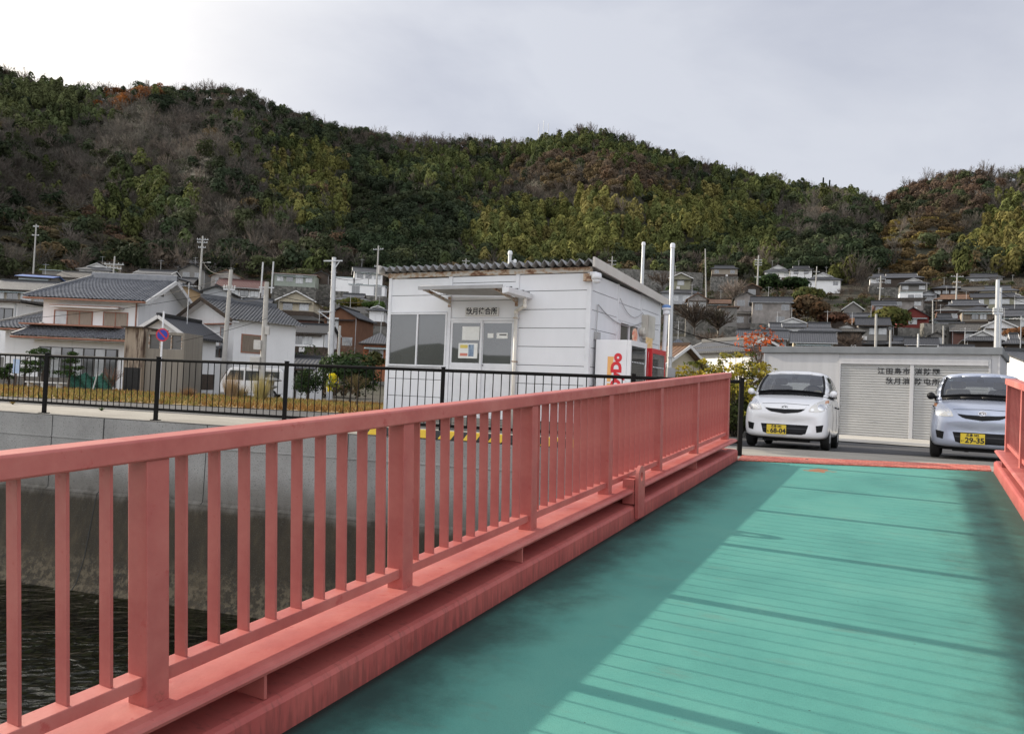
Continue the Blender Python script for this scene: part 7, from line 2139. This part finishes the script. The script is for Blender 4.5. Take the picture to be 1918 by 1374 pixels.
# zones of the wood as seen in the photograph: centre, half sizes, kind, share
EV, BA, TW, AU, SH = 0, 1, 2, 3, 4
ZONES = [
    (1730, 455, 105, 75, 'terrace', 0.9), (1885, 440, 55, 70, 'bam_y', 0.95), (1150, 420, 150, 65, 'bam_y', 0.93), (1000, 440, 130, 60, 'bam_y', 0.93), (1300, 400, 120, 45, 'bam_y', 0.9), (1390, 440, 80, 60, 'bam_g', 0.75),
    (1320, 420, 55, 60, 'round', 0.7), (1560, 490, 90, 70, 'dark', 0.85), (1530, 415, 110, 40, 'bare', 0.8), (1100, 262, 120, 24, 'bam_g', 0.8), (1240, 290, 90, 26, 'bam_g', 0.75), (1450, 350, 150, 45, 'bam_g', 0.78),
    (830, 318, 130, 35, 'bam_g', 0.75), (980, 285, 50, 25, 'bam_g', 0.8), (580, 350, 75, 85, 'bam_y', 0.75), (560, 280, 50, 25, 'bam_g', 0.6), (265, 380, 70, 55, 'bam_g', 0.75), (90, 195, 100, 60, 'bam_d', 0.8),
    (1090, 320, 180, 40, 'rust', 0.8), (1000, 340, 100, 40, 'bare', 0.7), (1180, 335, 90, 30, 'rust', 0.7), (1750, 360, 110, 45, 'autumn', 0.75), (1880, 350, 60, 45, 'bare', 0.75), (235, 178, 60, 14, 'orange', 0.7), (290, 165, 50, 10, 'orange', 0.5),
    (200, 250, 220, 60, 'bare', 0.85), (400, 230, 120, 50, 'bare', 0.6), (560, 230, 120, 40, 'dark', 0.6), (330, 175, 100, 25, 'dark', 0.5), (740, 270, 120, 30, 'darkbare', 0.8),
    (750, 420, 120, 100, 'dark', 0.85), (650, 290, 90, 40, 'dark', 0.7), (400, 330, 150, 60, 'bare', 0.6), (420, 430, 140, 60, 'darkbare', 0.75), (120, 440, 160, 70, 'scrub', 0.8), (90, 340, 120, 60, 'darkbare', 0.75),
]
PALS = {
    'bam_y': (BA, [(0.134, 0.141, 0.042), (0.163, 0.158, 0.048), (0.108, 0.121, 0.040), (0.185, 0.163, 0.055)]), 'bam_g': (BA, [(0.081, 0.099, 0.034), (0.109, 0.121, 0.041), (0.063, 0.081, 0.032)]),
    'bam_d': (BA, [(0.081, 0.101, 0.042), (0.098, 0.111, 0.046)]), 'round': (EV, [(0.090, 0.098, 0.024), (0.072, 0.086, 0.024)]), 'dark': (EV, [(0.037, 0.053, 0.027), (0.050, 0.062, 0.031), (0.033, 0.045, 0.025)]),
    'bare': (TW, [(0.142, 0.125, 0.108), (0.125, 0.113, 0.096), (0.156, 0.130, 0.108)]), 'darkbare': (TW, [(0.117, 0.099, 0.083), (0.101, 0.091, 0.075)]), 'rust': (AU, [(0.129, 0.083, 0.051), (0.115, 0.085, 0.060), (0.138, 0.101, 0.053), (0.103, 0.083, 0.062)]),
    'autumn': (AU, [(0.124, 0.081, 0.055), (0.109, 0.078, 0.057), (0.092, 0.085, 0.048)]), 'orange': (AU, [(0.216, 0.086, 0.027), (0.171, 0.068, 0.027)]),
    'scrub': (SH, [(0.106, 0.085, 0.045), (0.073, 0.077, 0.033), (0.119, 0.077, 0.050), (0.062, 0.073, 0.027)]), 'terrace': (SH, [(0.132, 0.086, 0.033), (0.105, 0.075, 0.035), (0.088, 0.064, 0.037), (0.149, 0.116, 0.035)]),
    'green': (EV, [(0.047, 0.060, 0.030), (0.060, 0.070, 0.033), (0.039, 0.052, 0.029)]),
}
def pick_kind(px, py):
    j = np.random.default_rng(int(px * 7 + py * 131) % 99991)
    qx, qy = px + j.normal(0, 14), py + j.normal(0, 9)
    for cx, cy, rx, ry, kd, sh_ in ZONES:
        if ((qx - cx) / rx) ** 2 + ((qy - cy) / ry) ** 2 < 1 and j.random() < sh_:
            return kd
    return ('green', 'bare', 'bare', 'darkbare', 'green', 'bam_g', 'dark', 'rust', 'green', 'darkbare')[int(j.random() * 10)]

step = 6.3
pts = []
for r in np.arange(240, 740, step):
    na_ = int(r * math.radians(82) / step)
    for k in range(na_):
        az = math.radians(-42) + math.radians(82) * (k + random.random()) / na_
        rr = r + random.uniform(-2.7, 2.7)
        lim = float(np.interp(az, R_AZ, R_R))
        if rr < lim + 14 and rr > float(np.interp(az, V_AZ, V_R)) - 16: pts.append((rr * math.sin(az), rr * math.cos(az), rr))
pts = np.array(pts)
base = np.stack([pts[:, 0], pts[:, 1], terrain_np(pts[:, 0], pts[:, 1]) - 0.3], -1)
fx, fy = proj_np(base + np.array([0, 0, 5.0]))
kinds = np.array([pick_kind(a, c) for a, c in zip(fx, fy)])
buck = {EV: [], BA: [], TW: [], AU: [], SH: []}
for kd, (sp_, pal_) in PALS.items():
    s = kinds == kd
    if not s.any(): continue
    bb = base[s]; n_ = len(bb)
    pal_ = np.array(pal_)
    # neighbouring trees share a colour, so the wood is mottled in patches
    ph = np.sin(bb[:, 0] * 0.06 + bb[:, 2] * 0.05) + np.sin(bb[:, 1] * 0.07 - bb[:, 0] * 0.03) + RNG.normal(0, 0.8, n_)
    ci = np.clip(((ph + 2.5) / 5 * len(pal_)).astype(int), 0, len(pal_) - 1)
    cc = pal_[ci] * RNG.uniform(0.62, 1.30, (n_, 1))
    if sp_ == EV:
        buck[EV].append(gen_round(bb, RNG.uniform(7.5, 13.0, n_), RNG.uniform(4.0, 6.6, n_), cc, 400, RNG.uniform(0.62, 0.80, n_), 0.10))
    elif sp_ == BA:
        kp = RNG.random(n_) < 0.72; bb, cc = bb[kp], cc[kp]; n_ = len(bb)
        buck[BA].append(gen_bamboo(bb, RNG.uniform(10.0, 16.0, n_), RNG.uniform(3.8, 5.4, n_), cc, 420, RNG.uniform(0.60, 0.80, n_)))
    elif sp_ == TW:
        h_, r_ = RNG.uniform(7.5, 12.0, n_), RNG.uniform(4.0, 6.2, n_)
        buck[TW].append(gen_branches(bb, h_, r_, cc, 12, 300, RNG.uniform(0.07, 0.12, n_)))
        buck[TW].append(gen_trunk(bb, h_ * 0.8, np.full(n_, 0.16), cc * 1.1))
        buck[TW].append(gen_round(bb, h_ * 0.35, r_ * 0.9, cc * np.array([0.55, 0.65, 0.5]), 90, RNG.uniform(0.4, 0.6, n_), 0.0))
    elif sp_ == AU:
        h_, r_ = RNG.uniform(7.0, 11.5, n_), RNG.uniform(3.8, 5.8, n_)
        buck[AU].append(gen_round(bb, h_, r_, cc, 300, RNG.uniform(0.55, 0.72, n_), 0.15))
        buck[AU].append(gen_branches(bb, h_, r_, cc * np.array([0.8, 0.9, 1.0]), 8, 90, RNG.uniform(0.07, 0.12, n_)))
    else:
        buck[SH].append(gen_round(bb, RNG.uniform(2.4, 5.0, n_), RNG.uniform(3.2, 5.2, n_), cc, 280, RNG.uniform(0.42, 0.58, n_), 0.0))
# thin leafless trees standing up along the ridge line
ra_ = np.array([random.uniform(math.radians(-36), math.radians(36)) for _ in range(230)])
rr_ = np.interp(ra_, R_AZ, R_R) + RNG.uniform(-8, 6, len(ra_))
rb3 = np.stack([rr_ * np.sin(ra_), rr_ * np.cos(ra_), np.zeros(len(ra_))], -1); rb3[:, 2] = terrain_np(rb3[:, 0], rb3[:, 1]) - 0.3
nn_ = len(rb3); rc = np.array([(0.10, 0.078, 0.062)]) * RNG.uniform(0.7, 1.3, (nn_, 1))
rh, rrad = RNG.uniform(10.0, 17.0, nn_), RNG.uniform(4.0, 7.0, nn_)
buck[TW].append(gen_branches(rb3, rh, rrad, rc, 14, 200, RNG.uniform(0.08, 0.13, nn_))); buck[TW].append(gen_trunk(rb3, rh * 0.9, np.full(nn_, 0.28), rc))
for sp_, nm, lab in ((EV, 'evergreen_wood', 'dark evergreen broadleaf wood over the hills'), (BA, 'bamboo_grove', 'yellow green bamboo groves over the hills'), (TW, 'bare_wood', 'grey brown leafless wood over the hills'), (AU, 'autumn_wood', 'rusty autumn wood over the hills'), (SH, 'hill_scrub', 'low brown scrub on the terraced slopes')):
    if buck[sp_]: tag(leaf_object(nm, buck[sp_]), lab, 'wood', kind='stuff')

# scrub between the houses
hs_ = np.array([(o.location.x, o.location.y) for o in COL.objects if o.type == 'EMPTY' and o.parent is None and o.get('category') in ('house', 'temple', 'shed') and o.location.y > 60])
sp2 = []
tries = 0
while len(sp2) < 2300 and tries < 60000:
    tries += 1
    az = random.uniform(math.radians(-38), math.radians(36)); r = math.sqrt(random.uniform(70 ** 2, float(np.interp(az, V_AZ, V_R)) ** 2))
    x, y = r * math.sin(az), r * math.cos(az)
    if -0.21 < az < 0.13 and r < 150: continue
    dx, dy = hs_[:, 0] - x, hs_[:, 1] - y
    ur = np.array([math.sin(az), math.cos(az)])
    al = dx * ur[0] + dy * ur[1]; pe = np.abs(dx * ur[1] - dy * ur[0])
    if ((pe < 5.0) & (al > -5.0) & (al < 11.0)).any(): continue
    sp2.append((x, y))
sp2 = np.array(sp2); b2 = np.stack([sp2[:, 0], sp2[:, 1], terrain_np(sp2[:, 0], sp2[:, 1]) - 0.1], -1); n2 = len(b2)
pal2 = np.array([(0.060, 0.066, 0.024), (0.040, 0.054, 0.020), (0.085, 0.062, 0.038), (0.075, 0.070, 0.030), (0.10, 0.07, 0.04), (0.03, 0.045, 0.018)])
c2 = pal2[RNG.integers(0, 6, n2)] * RNG.uniform(0.8, 1.2, (n2, 1))
half = RNG.random(n2) < 0.62
prt = [gen_round(b2[half], RNG.uniform(1.1, 3.2, half.sum()), RNG.uniform(1.3, 3.0, half.sum()), c2[half], 160, RNG.uniform(0.20, 0.32, half.sum()), 0.0)]
nh = (~half).sum()
prt.append(gen_twigs(b2[~half], RNG.uniform(2.0, 4.6, nh), RNG.uniform(1.4, 3.0, nh), np.array([(0.10, 0.08, 0.066)]) * RNG.uniform(0.7, 1.2, (nh, 1)), 130, RNG.uniform(0.03, 0.06, nh), 0.05))
tag(leaf_object('slope_scrub', prt), 'tangled brown and green scrub on the slopes between the houses', 'scrub', kind='stuff')

# ------------------------------------------------------------------ single trees and shrubs
m_bark = M('bark', (0.060, 0.048, 0.038), 0.95, var=0.3, scale=6, bump=0.5, bscale=20)
def limbs(H, R, n_, r, low=0.25):
    mb = MB(); mb.tube((0, 0, -0.3), (0.03 * H, 0, H * 0.55), r, r * 0.55, 8)
    for k in range(n_):
        a = 6.283 * (k + random.random() * 0.6) / n_; z0 = H * random.uniform(low, 0.5); e = R * random.uniform(0.5, 0.85)
        mid = Vector((math.cos(a) * e * 0.5, math.sin(a) * e * 0.5, z0 + (H - z0) * 0.35))
        mb.tube((0.03 * z0, 0, z0), mid, r * 0.5, r * 0.3, 6)
        mb.tube(mid, (math.cos(a) * e, math.sin(a) * e, z0 + (H - z0) * random.uniform(0.55, 0.8)), r * 0.3, r * 0.12, 5)
    return mb
def tree(label, px, py_base, py_top, wpx, Y, cols, kind='round', k=700, leaf=0.09, cat='tree', name='tree', group=None, low=0.15, base_z=None):
    leaf *= ysc(px, Y) / Y; Y = ysc(px, Y)
    P = at_y(px, py_base, Y); T = at_y(px, py_top, Y)
    zb = base_z if base_z is not None else P.z
    Hh = T.z - zb; R2 = wpx / FPX * Y / 2
    o = thing(name, label, cat, (P.x, Y, zb), 0, group)
    b0 = np.zeros((1, 3)); H1, R1 = np.array([Hh]), np.array([R2])
    prt = []
    cols = np.array(cols)
    per = max(1, k // len(cols))
    for c in cols:
        cc = c[None, :]
        if kind == 'round': prt.append(gen_round(b0, H1, R1, cc, per, np.array([leaf]), low, 9, 0.2))
        elif kind == 'twig': prt.append(gen_branches(b0, H1, R1, cc, 22, per, np.array([leaf * 0.13])))
        elif kind == 'bamboo': prt.append(gen_bamboo(b0, H1, R1, cc, per, np.array([leaf])))
    limbs(Hh * 0.9, R2 * 0.8, 7, max(0.02, Hh * 0.022)).build('trunk', m_bark, o)
    leaf_object('crown', prt, o)
    return o
YEL = [(0.34, 0.27, 0.035), (0.22, 0.20, 0.04), (0.10, 0.11, 0.03), (0.40, 0.32, 0.05)]
def clump_shrub(label, px, py_base, py_top, wpx, Y, n_bunch, cols, stem_cols):
    """open shrub: many thin stems ending in bunches of leaves"""
    P = at_y(px, py_base, Y); T = at_y(px, py_top, Y)
    zb = terrain(P.x, Y); Hh = T.z - zb; R2 = wpx / FPX * Y / 2
    o = thing('shrub', label, 'shrub', (P.x, Y, zb), 0, 'yellow leaved shrubs by the block wall')
    st = MB(); prt = []
    tips = []
    for k in range(n_bunch):
        a = random.uniform(0, 6.283); e = R2 * math.sqrt(random.random()) * 0.95
        h_ = Hh * (0.35 + 0.62 * random.random() ** 0.7) * (1 - 0.25 * (e / R2) ** 2)
        p0 = Vector((math.cos(a) * e * 0.2, math.sin(a) * e * 0.15, 0)); p1 = Vector((math.cos(a) * e * 0.65, math.sin(a) * e * 0.5, h_ * 0.6)); p2 = Vector((math.cos(a) * e, math.sin(a) * e * 0.7, h_))
        st.tube(p0, p1, 0.016, 0.011, 5); st.tube(p1, p2, 0.011, 0.006, 4)
        tips.append(p2)
    st.build('stem', m_bark, o)
    tips = np.array([tuple(t) for t in tips]); n_ = len(tips)
    cols = np.array(cols); cc = cols[RNG.integers(0, len(cols), n_)] * RNG.uniform(0.8, 1.2, (n_, 1))
    hh_ = RNG.uniform(0.16, 0.34, n_)
    prt.append(gen_round(tips - np.array([0, 0, 0.12]), hh_, RNG.uniform(0.14, 0.30, n_), cc, 34, RNG.uniform(0.035, 0.055, n_), 0.0, 4, 0.15))
    prt.append(gen_twigs(np.zeros((1, 3)), np.array([Hh * 0.8]), np.array([R2 * 0.9]), np.array([stem_cols]), 260, np.array([0.012]), 0.0))
    prt.append(gen_round(np.zeros((1, 3)), np.array([Hh * 0.62]), np.array([R2 * 0.85]), np.array([(0.045, 0.055, 0.018)]), 2600, np.array([0.060]), 0.0, 12, 0.3))
    leaf_object('leaves', prt, o)
clump_shrub('yellow leaved shrub with open stems left over the red railing end', 1305, 760, 664, 120, 19.8, 60, YEL, (0.12, 0.09, 0.06))
clump_shrub('largest yellow green shrub against the store wall', 1385, 760, 652, 130, 20.6, 100, YEL, (0.12, 0.09, 0.06))
clump_shrub('low bright yellow shrub in front of the block wall left of the white car', 1378, 765, 700, 90, 18.8, 55, [(0.42, 0.34, 0.04), (0.30, 0.26, 0.04), (0.16, 0.16, 0.03)], (0.08, 0.07, 0.05))
o = tree('thin tree with sparse orange red leaves left of the store roof', 1420, 745, 606, 84, 26.0, [(0.42, 0.085, 0.025), (0.36, 0.10, 0.04)], 'round', 150, 0.085, low=0.45)
leaf_object('twigs', [gen_twigs(np.zeros((1, 3)), np.array([2.3]), np.array([0.75]), np.array([(0.12, 0.08, 0.06)]), 160, np.array([0.010]), 0.3)], o)
# clipped pines before the big white house
for lab, px, top, w_, in (('clipped dark pine with cloud shaped pads left of the blue notice', 12, 688, 46), ('tall clipped pine in the middle before the big white house', 78, 656, 66), ('clipped pine with a wide flat pad near the green net', 126, 664, 54), ('leaning clipped pine behind the blue notice', 46, 662, 40)):
    Y = 39.5; P = at_y(px, 740, Y); zb = terrain(P.x, Y); T = at_y(px, top, Y); Hh = T.z - zb
    o = thing('pine_tree', lab, 'pine', (P.x, Y, zb), 0, 'clipped pines before the white house')
    tk = MB(); q0 = Vector((0, 0, -0.2)); prt = []
    npad = 4 if w_ > 44 else 3
    for k in range(npad):
        z = Hh * (0.45 + 0.5 * k / (npad - 1)); q1 = Vector((random.uniform(-0.15, 0.15), random.uniform(-0.1, 0.1), z - 0.12))
        tk.tube(q0, q1, 0.07 - 0.012 * k, 0.06 - 0.012 * k, 7)
        off = Vector((random.uniform(-0.5, 0.5) * w_ / 60 * (1 - 0.25 * k), random.uniform(-0.2, 0.2), 0)); tk.tube(q1, q1 + off * 0.8, 0.03, 0.02, 5)
        q0 = q1
        c = np.array([[q1.x + off.x, q1.y + off.y, q1.z - 0.05]])
        prt.append(gen_round(c, np.array([0.45]), np.array([w_ / FPX * Y / 2 * (1.0 - 0.15 * k)]), np.array([(0.030, 0.055, 0.016)]), 420, np.array([0.05]), 0.0, 7, 0.3))
    tk.build('trunk', m_bark, o); leaf_object('needles', prt, o)
G_D = [(0.016, 0.030, 0.012), (0.024, 0.042, 0.016), (0.034, 0.055, 0.018)]
tree('big dark green bush left of the waiting house', 655, 742, 655, 118, 37, G_D, 'round', 2600, 0.10, 'shrub', 'bush', low=0.0, base_z=terrain(at_y(655, 742, 37).x, 37))
tree('dark green bush in front of the white annexe wall', 575, 744, 690, 66, 38, G_D, 'round', 1100, 0.08, 'shrub', 'bush', low=0.0, base_z=terrain(at_y(575, 744, 38).x, 38))
tree('grey green twiggy bush beside the yellow leaves', 668, 745, 700, 56, 31, [(0.16, 0.12, 0.07), (0.10, 0.09, 0.04)], 'twig', 700, 0.05, 'shrub', 'bush')
o = tree('plant with a few big bright yellow leaves in front of the grey steel pole', 625, 748, 700, 34, 31, [(0.14, 0.16, 0.03)], 'round', 120, 0.06, 'plant', 'plant', low=0.1)
leaf_object('yellow_leaf', [gen_round(np.array([[0.0, 0, 0.50]]), np.array([0.55]), np.array([0.36]), np.array([(0.62, 0.50, 0.02)]), 60, np.array([0.10]), 0.0, 5, 0.12)], o)
leaf_object('yellow_leaf', [gen_round(np.array([[-0.25, 0, 0.25]]), np.array([0.3]), np.array([0.16]), np.array([(0.55, 0.45, 0.02)]), 24, np.array([0.09]), 0.0, 3, 0.12)], o)
for lab, px, top, w_, Y, c in (('brown dry grass tuft by the annexe', 352, 722, 34, 34, (0.20, 0.12, 0.06)), ('tall pale plumed grass at the leaning pole', 432, 690, 40, 36, (0.30, 0.22, 0.13)), ('pale yellow grass at the meter box pole', 488, 690, 44, 34, (0.34, 0.29, 0.12)), ('second grass tuft right of the leaning pole', 450, 715, 40, 37, (0.26, 0.20, 0.10))):
    P = at_y(px, 745, Y); zb = terrain(P.x, Y); Hh = at_y(px, top, Y).z - zb
    b_ = np.array([[0, 0, 0.0]]); n_ = 260
    a = RNG.uniform(0, 6.28, n_); r_ = np.sqrt(RNG.random(n_)) * w_ / FPX * Y / 2
    p0 = np.stack([np.cos(a) * r_ * 0.4, np.sin(a) * r_ * 0.4, np.zeros(n_)], -1); p1 = np.stack([np.cos(a) * r_ * 1.3, np.sin(a) * r_ * 1.1, Hh * RNG.uniform(0.5, 1.0, n_)], -1)
    s = np.stack([-np.sin(a), np.cos(a), np.zeros(n_)], -1) * 0.014
    tri = np.stack([p0 + s, p0 - s, p1], 1); cc = np.repeat((np.array(c)[None] * RNG.uniform(0.7, 1.3, (n_, 1)))[:, None], 3, 1)
    o = np_mesh('grass_tuft', tri.reshape(-1, 3), np.arange(3 * n_).reshape(-1, 3), m_leaf, cc.reshape(-1, 3)); o.location = (P.x, Y, zb)
    tag(o, lab, 'grass', 'dry grass tufts at the back of the field')
tree('small bare reddish tree before the rusty shed', 208, 742, 684, 44, 38, [(0.18, 0.09, 0.06), (0.12, 0.08, 0.06)], 'twig', 500, 0.06, base_z=terrain(at_y(208, 742, 38).x, 38))
# weeds at the wall edge
for lab, px, py, c, sz in (('yellow dry weed left of the first fence post in view', 24, 757, (0.30, 0.22, 0.08), 0.16), ('small green weed on the paving under the fence', 190, 769, (0.06, 0.10, 0.03), 0.10)):
    P = at_z(px, py, 0.012); n_ = 70
    a = RNG.uniform(0, 6.28, n_); l_ = RNG.uniform(0.5, 1.0, n_) * sz
    p0 = np.zeros((n_, 3)); p1 = np.stack([np.cos(a) * l_, np.sin(a) * l_, RNG.uniform(0.3, 1.0, n_) * sz], -1); s = np.stack([-np.sin(a), np.cos(a), np.zeros(n_)], -1) * 0.008
    o = np_mesh('weed', np.stack([p0 + s, p0 - s, p1], 1).reshape(-1, 3), np.arange(3 * n_).reshape(-1, 3), m_leaf, np.repeat(np.array(c)[None] * RNG.uniform(0.7, 1.3, (n_, 1)), 3, 0)); o.location = P
    tag(o, lab, 'weed')
# trees among the houses
OL = [(0.070, 0.075, 0.022), (0.050, 0.060, 0.020), (0.095, 0.090, 0.028)]
GV = 'trees among the hillside houses'
for a in (('big round olive tree left of the red boarded house', 1662, 622, 574, 74, 94, OL, 'round', 1800, 0.32), ('rusty brown round tree below the white storehouse', 1512, 606, 552, 80, 100, [(0.13, 0.075, 0.038), (0.10, 0.07, 0.04)], 'round', 1500, 0.30),
          ('dark olive tree touching the footing of the white storehouse', 1512, 575, 536, 60, 122, OL, 'round', 1200, 0.32), ('pale leafless tree above the concrete shed', 1374, 575, 522, 62, 108, [(0.24, 0.20, 0.17), (0.17, 0.14, 0.12)], 'twig', 700, 0.35),
          ('brown leafless thicket left of the concrete shed', 1300, 625, 566, 90, 92, [(0.09, 0.07, 0.055), (0.06, 0.05, 0.04)], 'twig', 1100, 0.40), ('dark leafless thicket under the derelict house', 1345, 628, 580, 80, 94, [(0.07, 0.055, 0.045), (0.05, 0.045, 0.03)], 'twig', 900, 0.40),
          ('bare brush below the bamboo terrace', 1240, 545, 510, 70, 160, [(0.09, 0.07, 0.055)], 'twig', 500, 0.5), ('dark evergreen bush below the small white gabled house', 1440, 555, 512, 56, 150, G_D, 'round', 1000, 0.40),
          ('dark evergreen bush below the middle white house', 1490, 548, 518, 60, 150, G_D, 'round', 1000, 0.40), ('reddish brown bushes below the grey barn', 1560, 610, 584, 60, 100, [(0.13, 0.065, 0.04), (0.10, 0.06, 0.04)], 'round', 900, 0.28),
          ('reddish brown bushes under the long grey tiled house', 1612, 612, 596, 54, 95, [(0.12, 0.065, 0.04)], 'round', 700, 0.26), ('tall pale leafless tree at the edge of the dark wood', 1600, 575, 470, 90, 170, [(0.13, 0.11, 0.095), (0.10, 0.085, 0.07)], 'twig', 800, 0.5),
          ('tall bamboo spray left of the pale leafless tree', 1568, 545, 470, 50, 172, [(0.08, 0.085, 0.025)], 'bamboo', 500, 0.6), ('orange brown bush at the right edge behind the temple gate', 1905, 640, 612, 60, 80, [(0.16, 0.075, 0.035)], 'round', 700, 0.22),
          ('yellow green bushes right of the grey steel pole', 655, 580, 556, 66, 120, [(0.16, 0.13, 0.03), (0.07, 0.08, 0.02)], 'round', 900, 0.28), ('rounded green tree left of the waiting house eave', 700, 588, 562, 50, 116, [(0.045, 0.075, 0.02)], 'round', 800, 0.28),
          ('hedge of grey shrubs above the pale green house', 565, 520, 505, 80, 162, [(0.10, 0.105, 0.06), (0.08, 0.09, 0.04)], 'round', 700, 0.32), ('yellowish tree on the wood edge right of the streetlamp pole', 420, 520, 462, 90, 205, [(0.13, 0.12, 0.035), (0.09, 0.09, 0.03)], 'round', 1100, 0.5),
          ('bare bush behind the low white shed', 1330, 648, 626, 70, 62, [(0.13, 0.10, 0.08)], 'twig', 500, 0.22), ('bare bushes right of the dark timber house', 1590, 660, 628, 70, 72, [(0.11, 0.085, 0.07)], 'twig', 700, 0.24),
          ('dark shrub between the orange boarded house and the dark bush', 700, 700, 655, 44, 58, [(0.05, 0.055, 0.02), (0.09, 0.08, 0.03)], 'round', 700, 0.16), ('dark conifer beside the terrace walls', 1262, 560, 530, 30, 150, G_D, 'round', 500, 0.4)):
    lab, px, pb, pt, w_, Y, cols, kd, k, lf = a
    tree(lab, px, pb, pt, w_, Y, cols, kd, k, lf, group=GV, low=0.05)
# three dark conifers on the ridge
for px, top, w_, lab in ((1541, 333, 14, 'tallest dark conifer on the ridge gap'), (1553, 338, 12, 'middle dark conifer on the ridge gap'), (1565, 346, 12, 'shortest dark conifer on the ridge gap')):
    Y = 610; P = at_y(px, 372, Y); T = at_y(px, top, Y); Hh = T.z - P.z
    o = thing('conifer', lab, 'conifer', P, 0, 'conifers on the ridge')
    MB().tube((0, 0, -3), (0, 0, Hh), 0.3, 0.05, 6).build('trunk', m_bark, o)
    n_ = 420; t = RNG.random(n_); a = RNG.uniform(0, 6.28, n_); r_ = (1 - t) * w_ / FPX * Y / 2 * (0.6 + 0.4 * np.sin(t * 40)) * np.sqrt(RNG.random(n_))
    c = np.stack([np.cos(a) * r_, np.sin(a) * r_, t * Hh], -1)
    leaf_object('crown', [tri_leaves(c, unit(np.stack([np.cos(a), np.sin(a), np.full(n_, 0.6)], -1)), np.full(n_, 0.8), np.array([(0.018, 0.028, 0.016)]) * RNG.uniform(0.7, 1.2, (n_, 1)))], o)

# ------------------------------------------------------------------ islands across the water behind us (seen only in the window panes)
m_isl = M('far_island', (0.035, 0.045, 0.030), 0.95, scale=0.01)
rows = [[], [], []]
for i in range(111):
    a = math.radians(70 + 200 * i / 110)
    h = 26 + 32 * (0.5 + 0.5 * math.sin(i * 0.23)) + 14 * math.sin(i * 0.61 + 1) + 5 * math.sin(i * 1.7)
    for j, (r, z) in enumerate(((1100, -6), (1250, max(10, h)), (1420, -6))): rows[j].append((r * math.sin(a), r * math.cos(a), z))
tag(MB().grid(rows).build('hills_across_water', m_isl, smooth=True), 'low wooded islands across the bay', None, kind='structure')
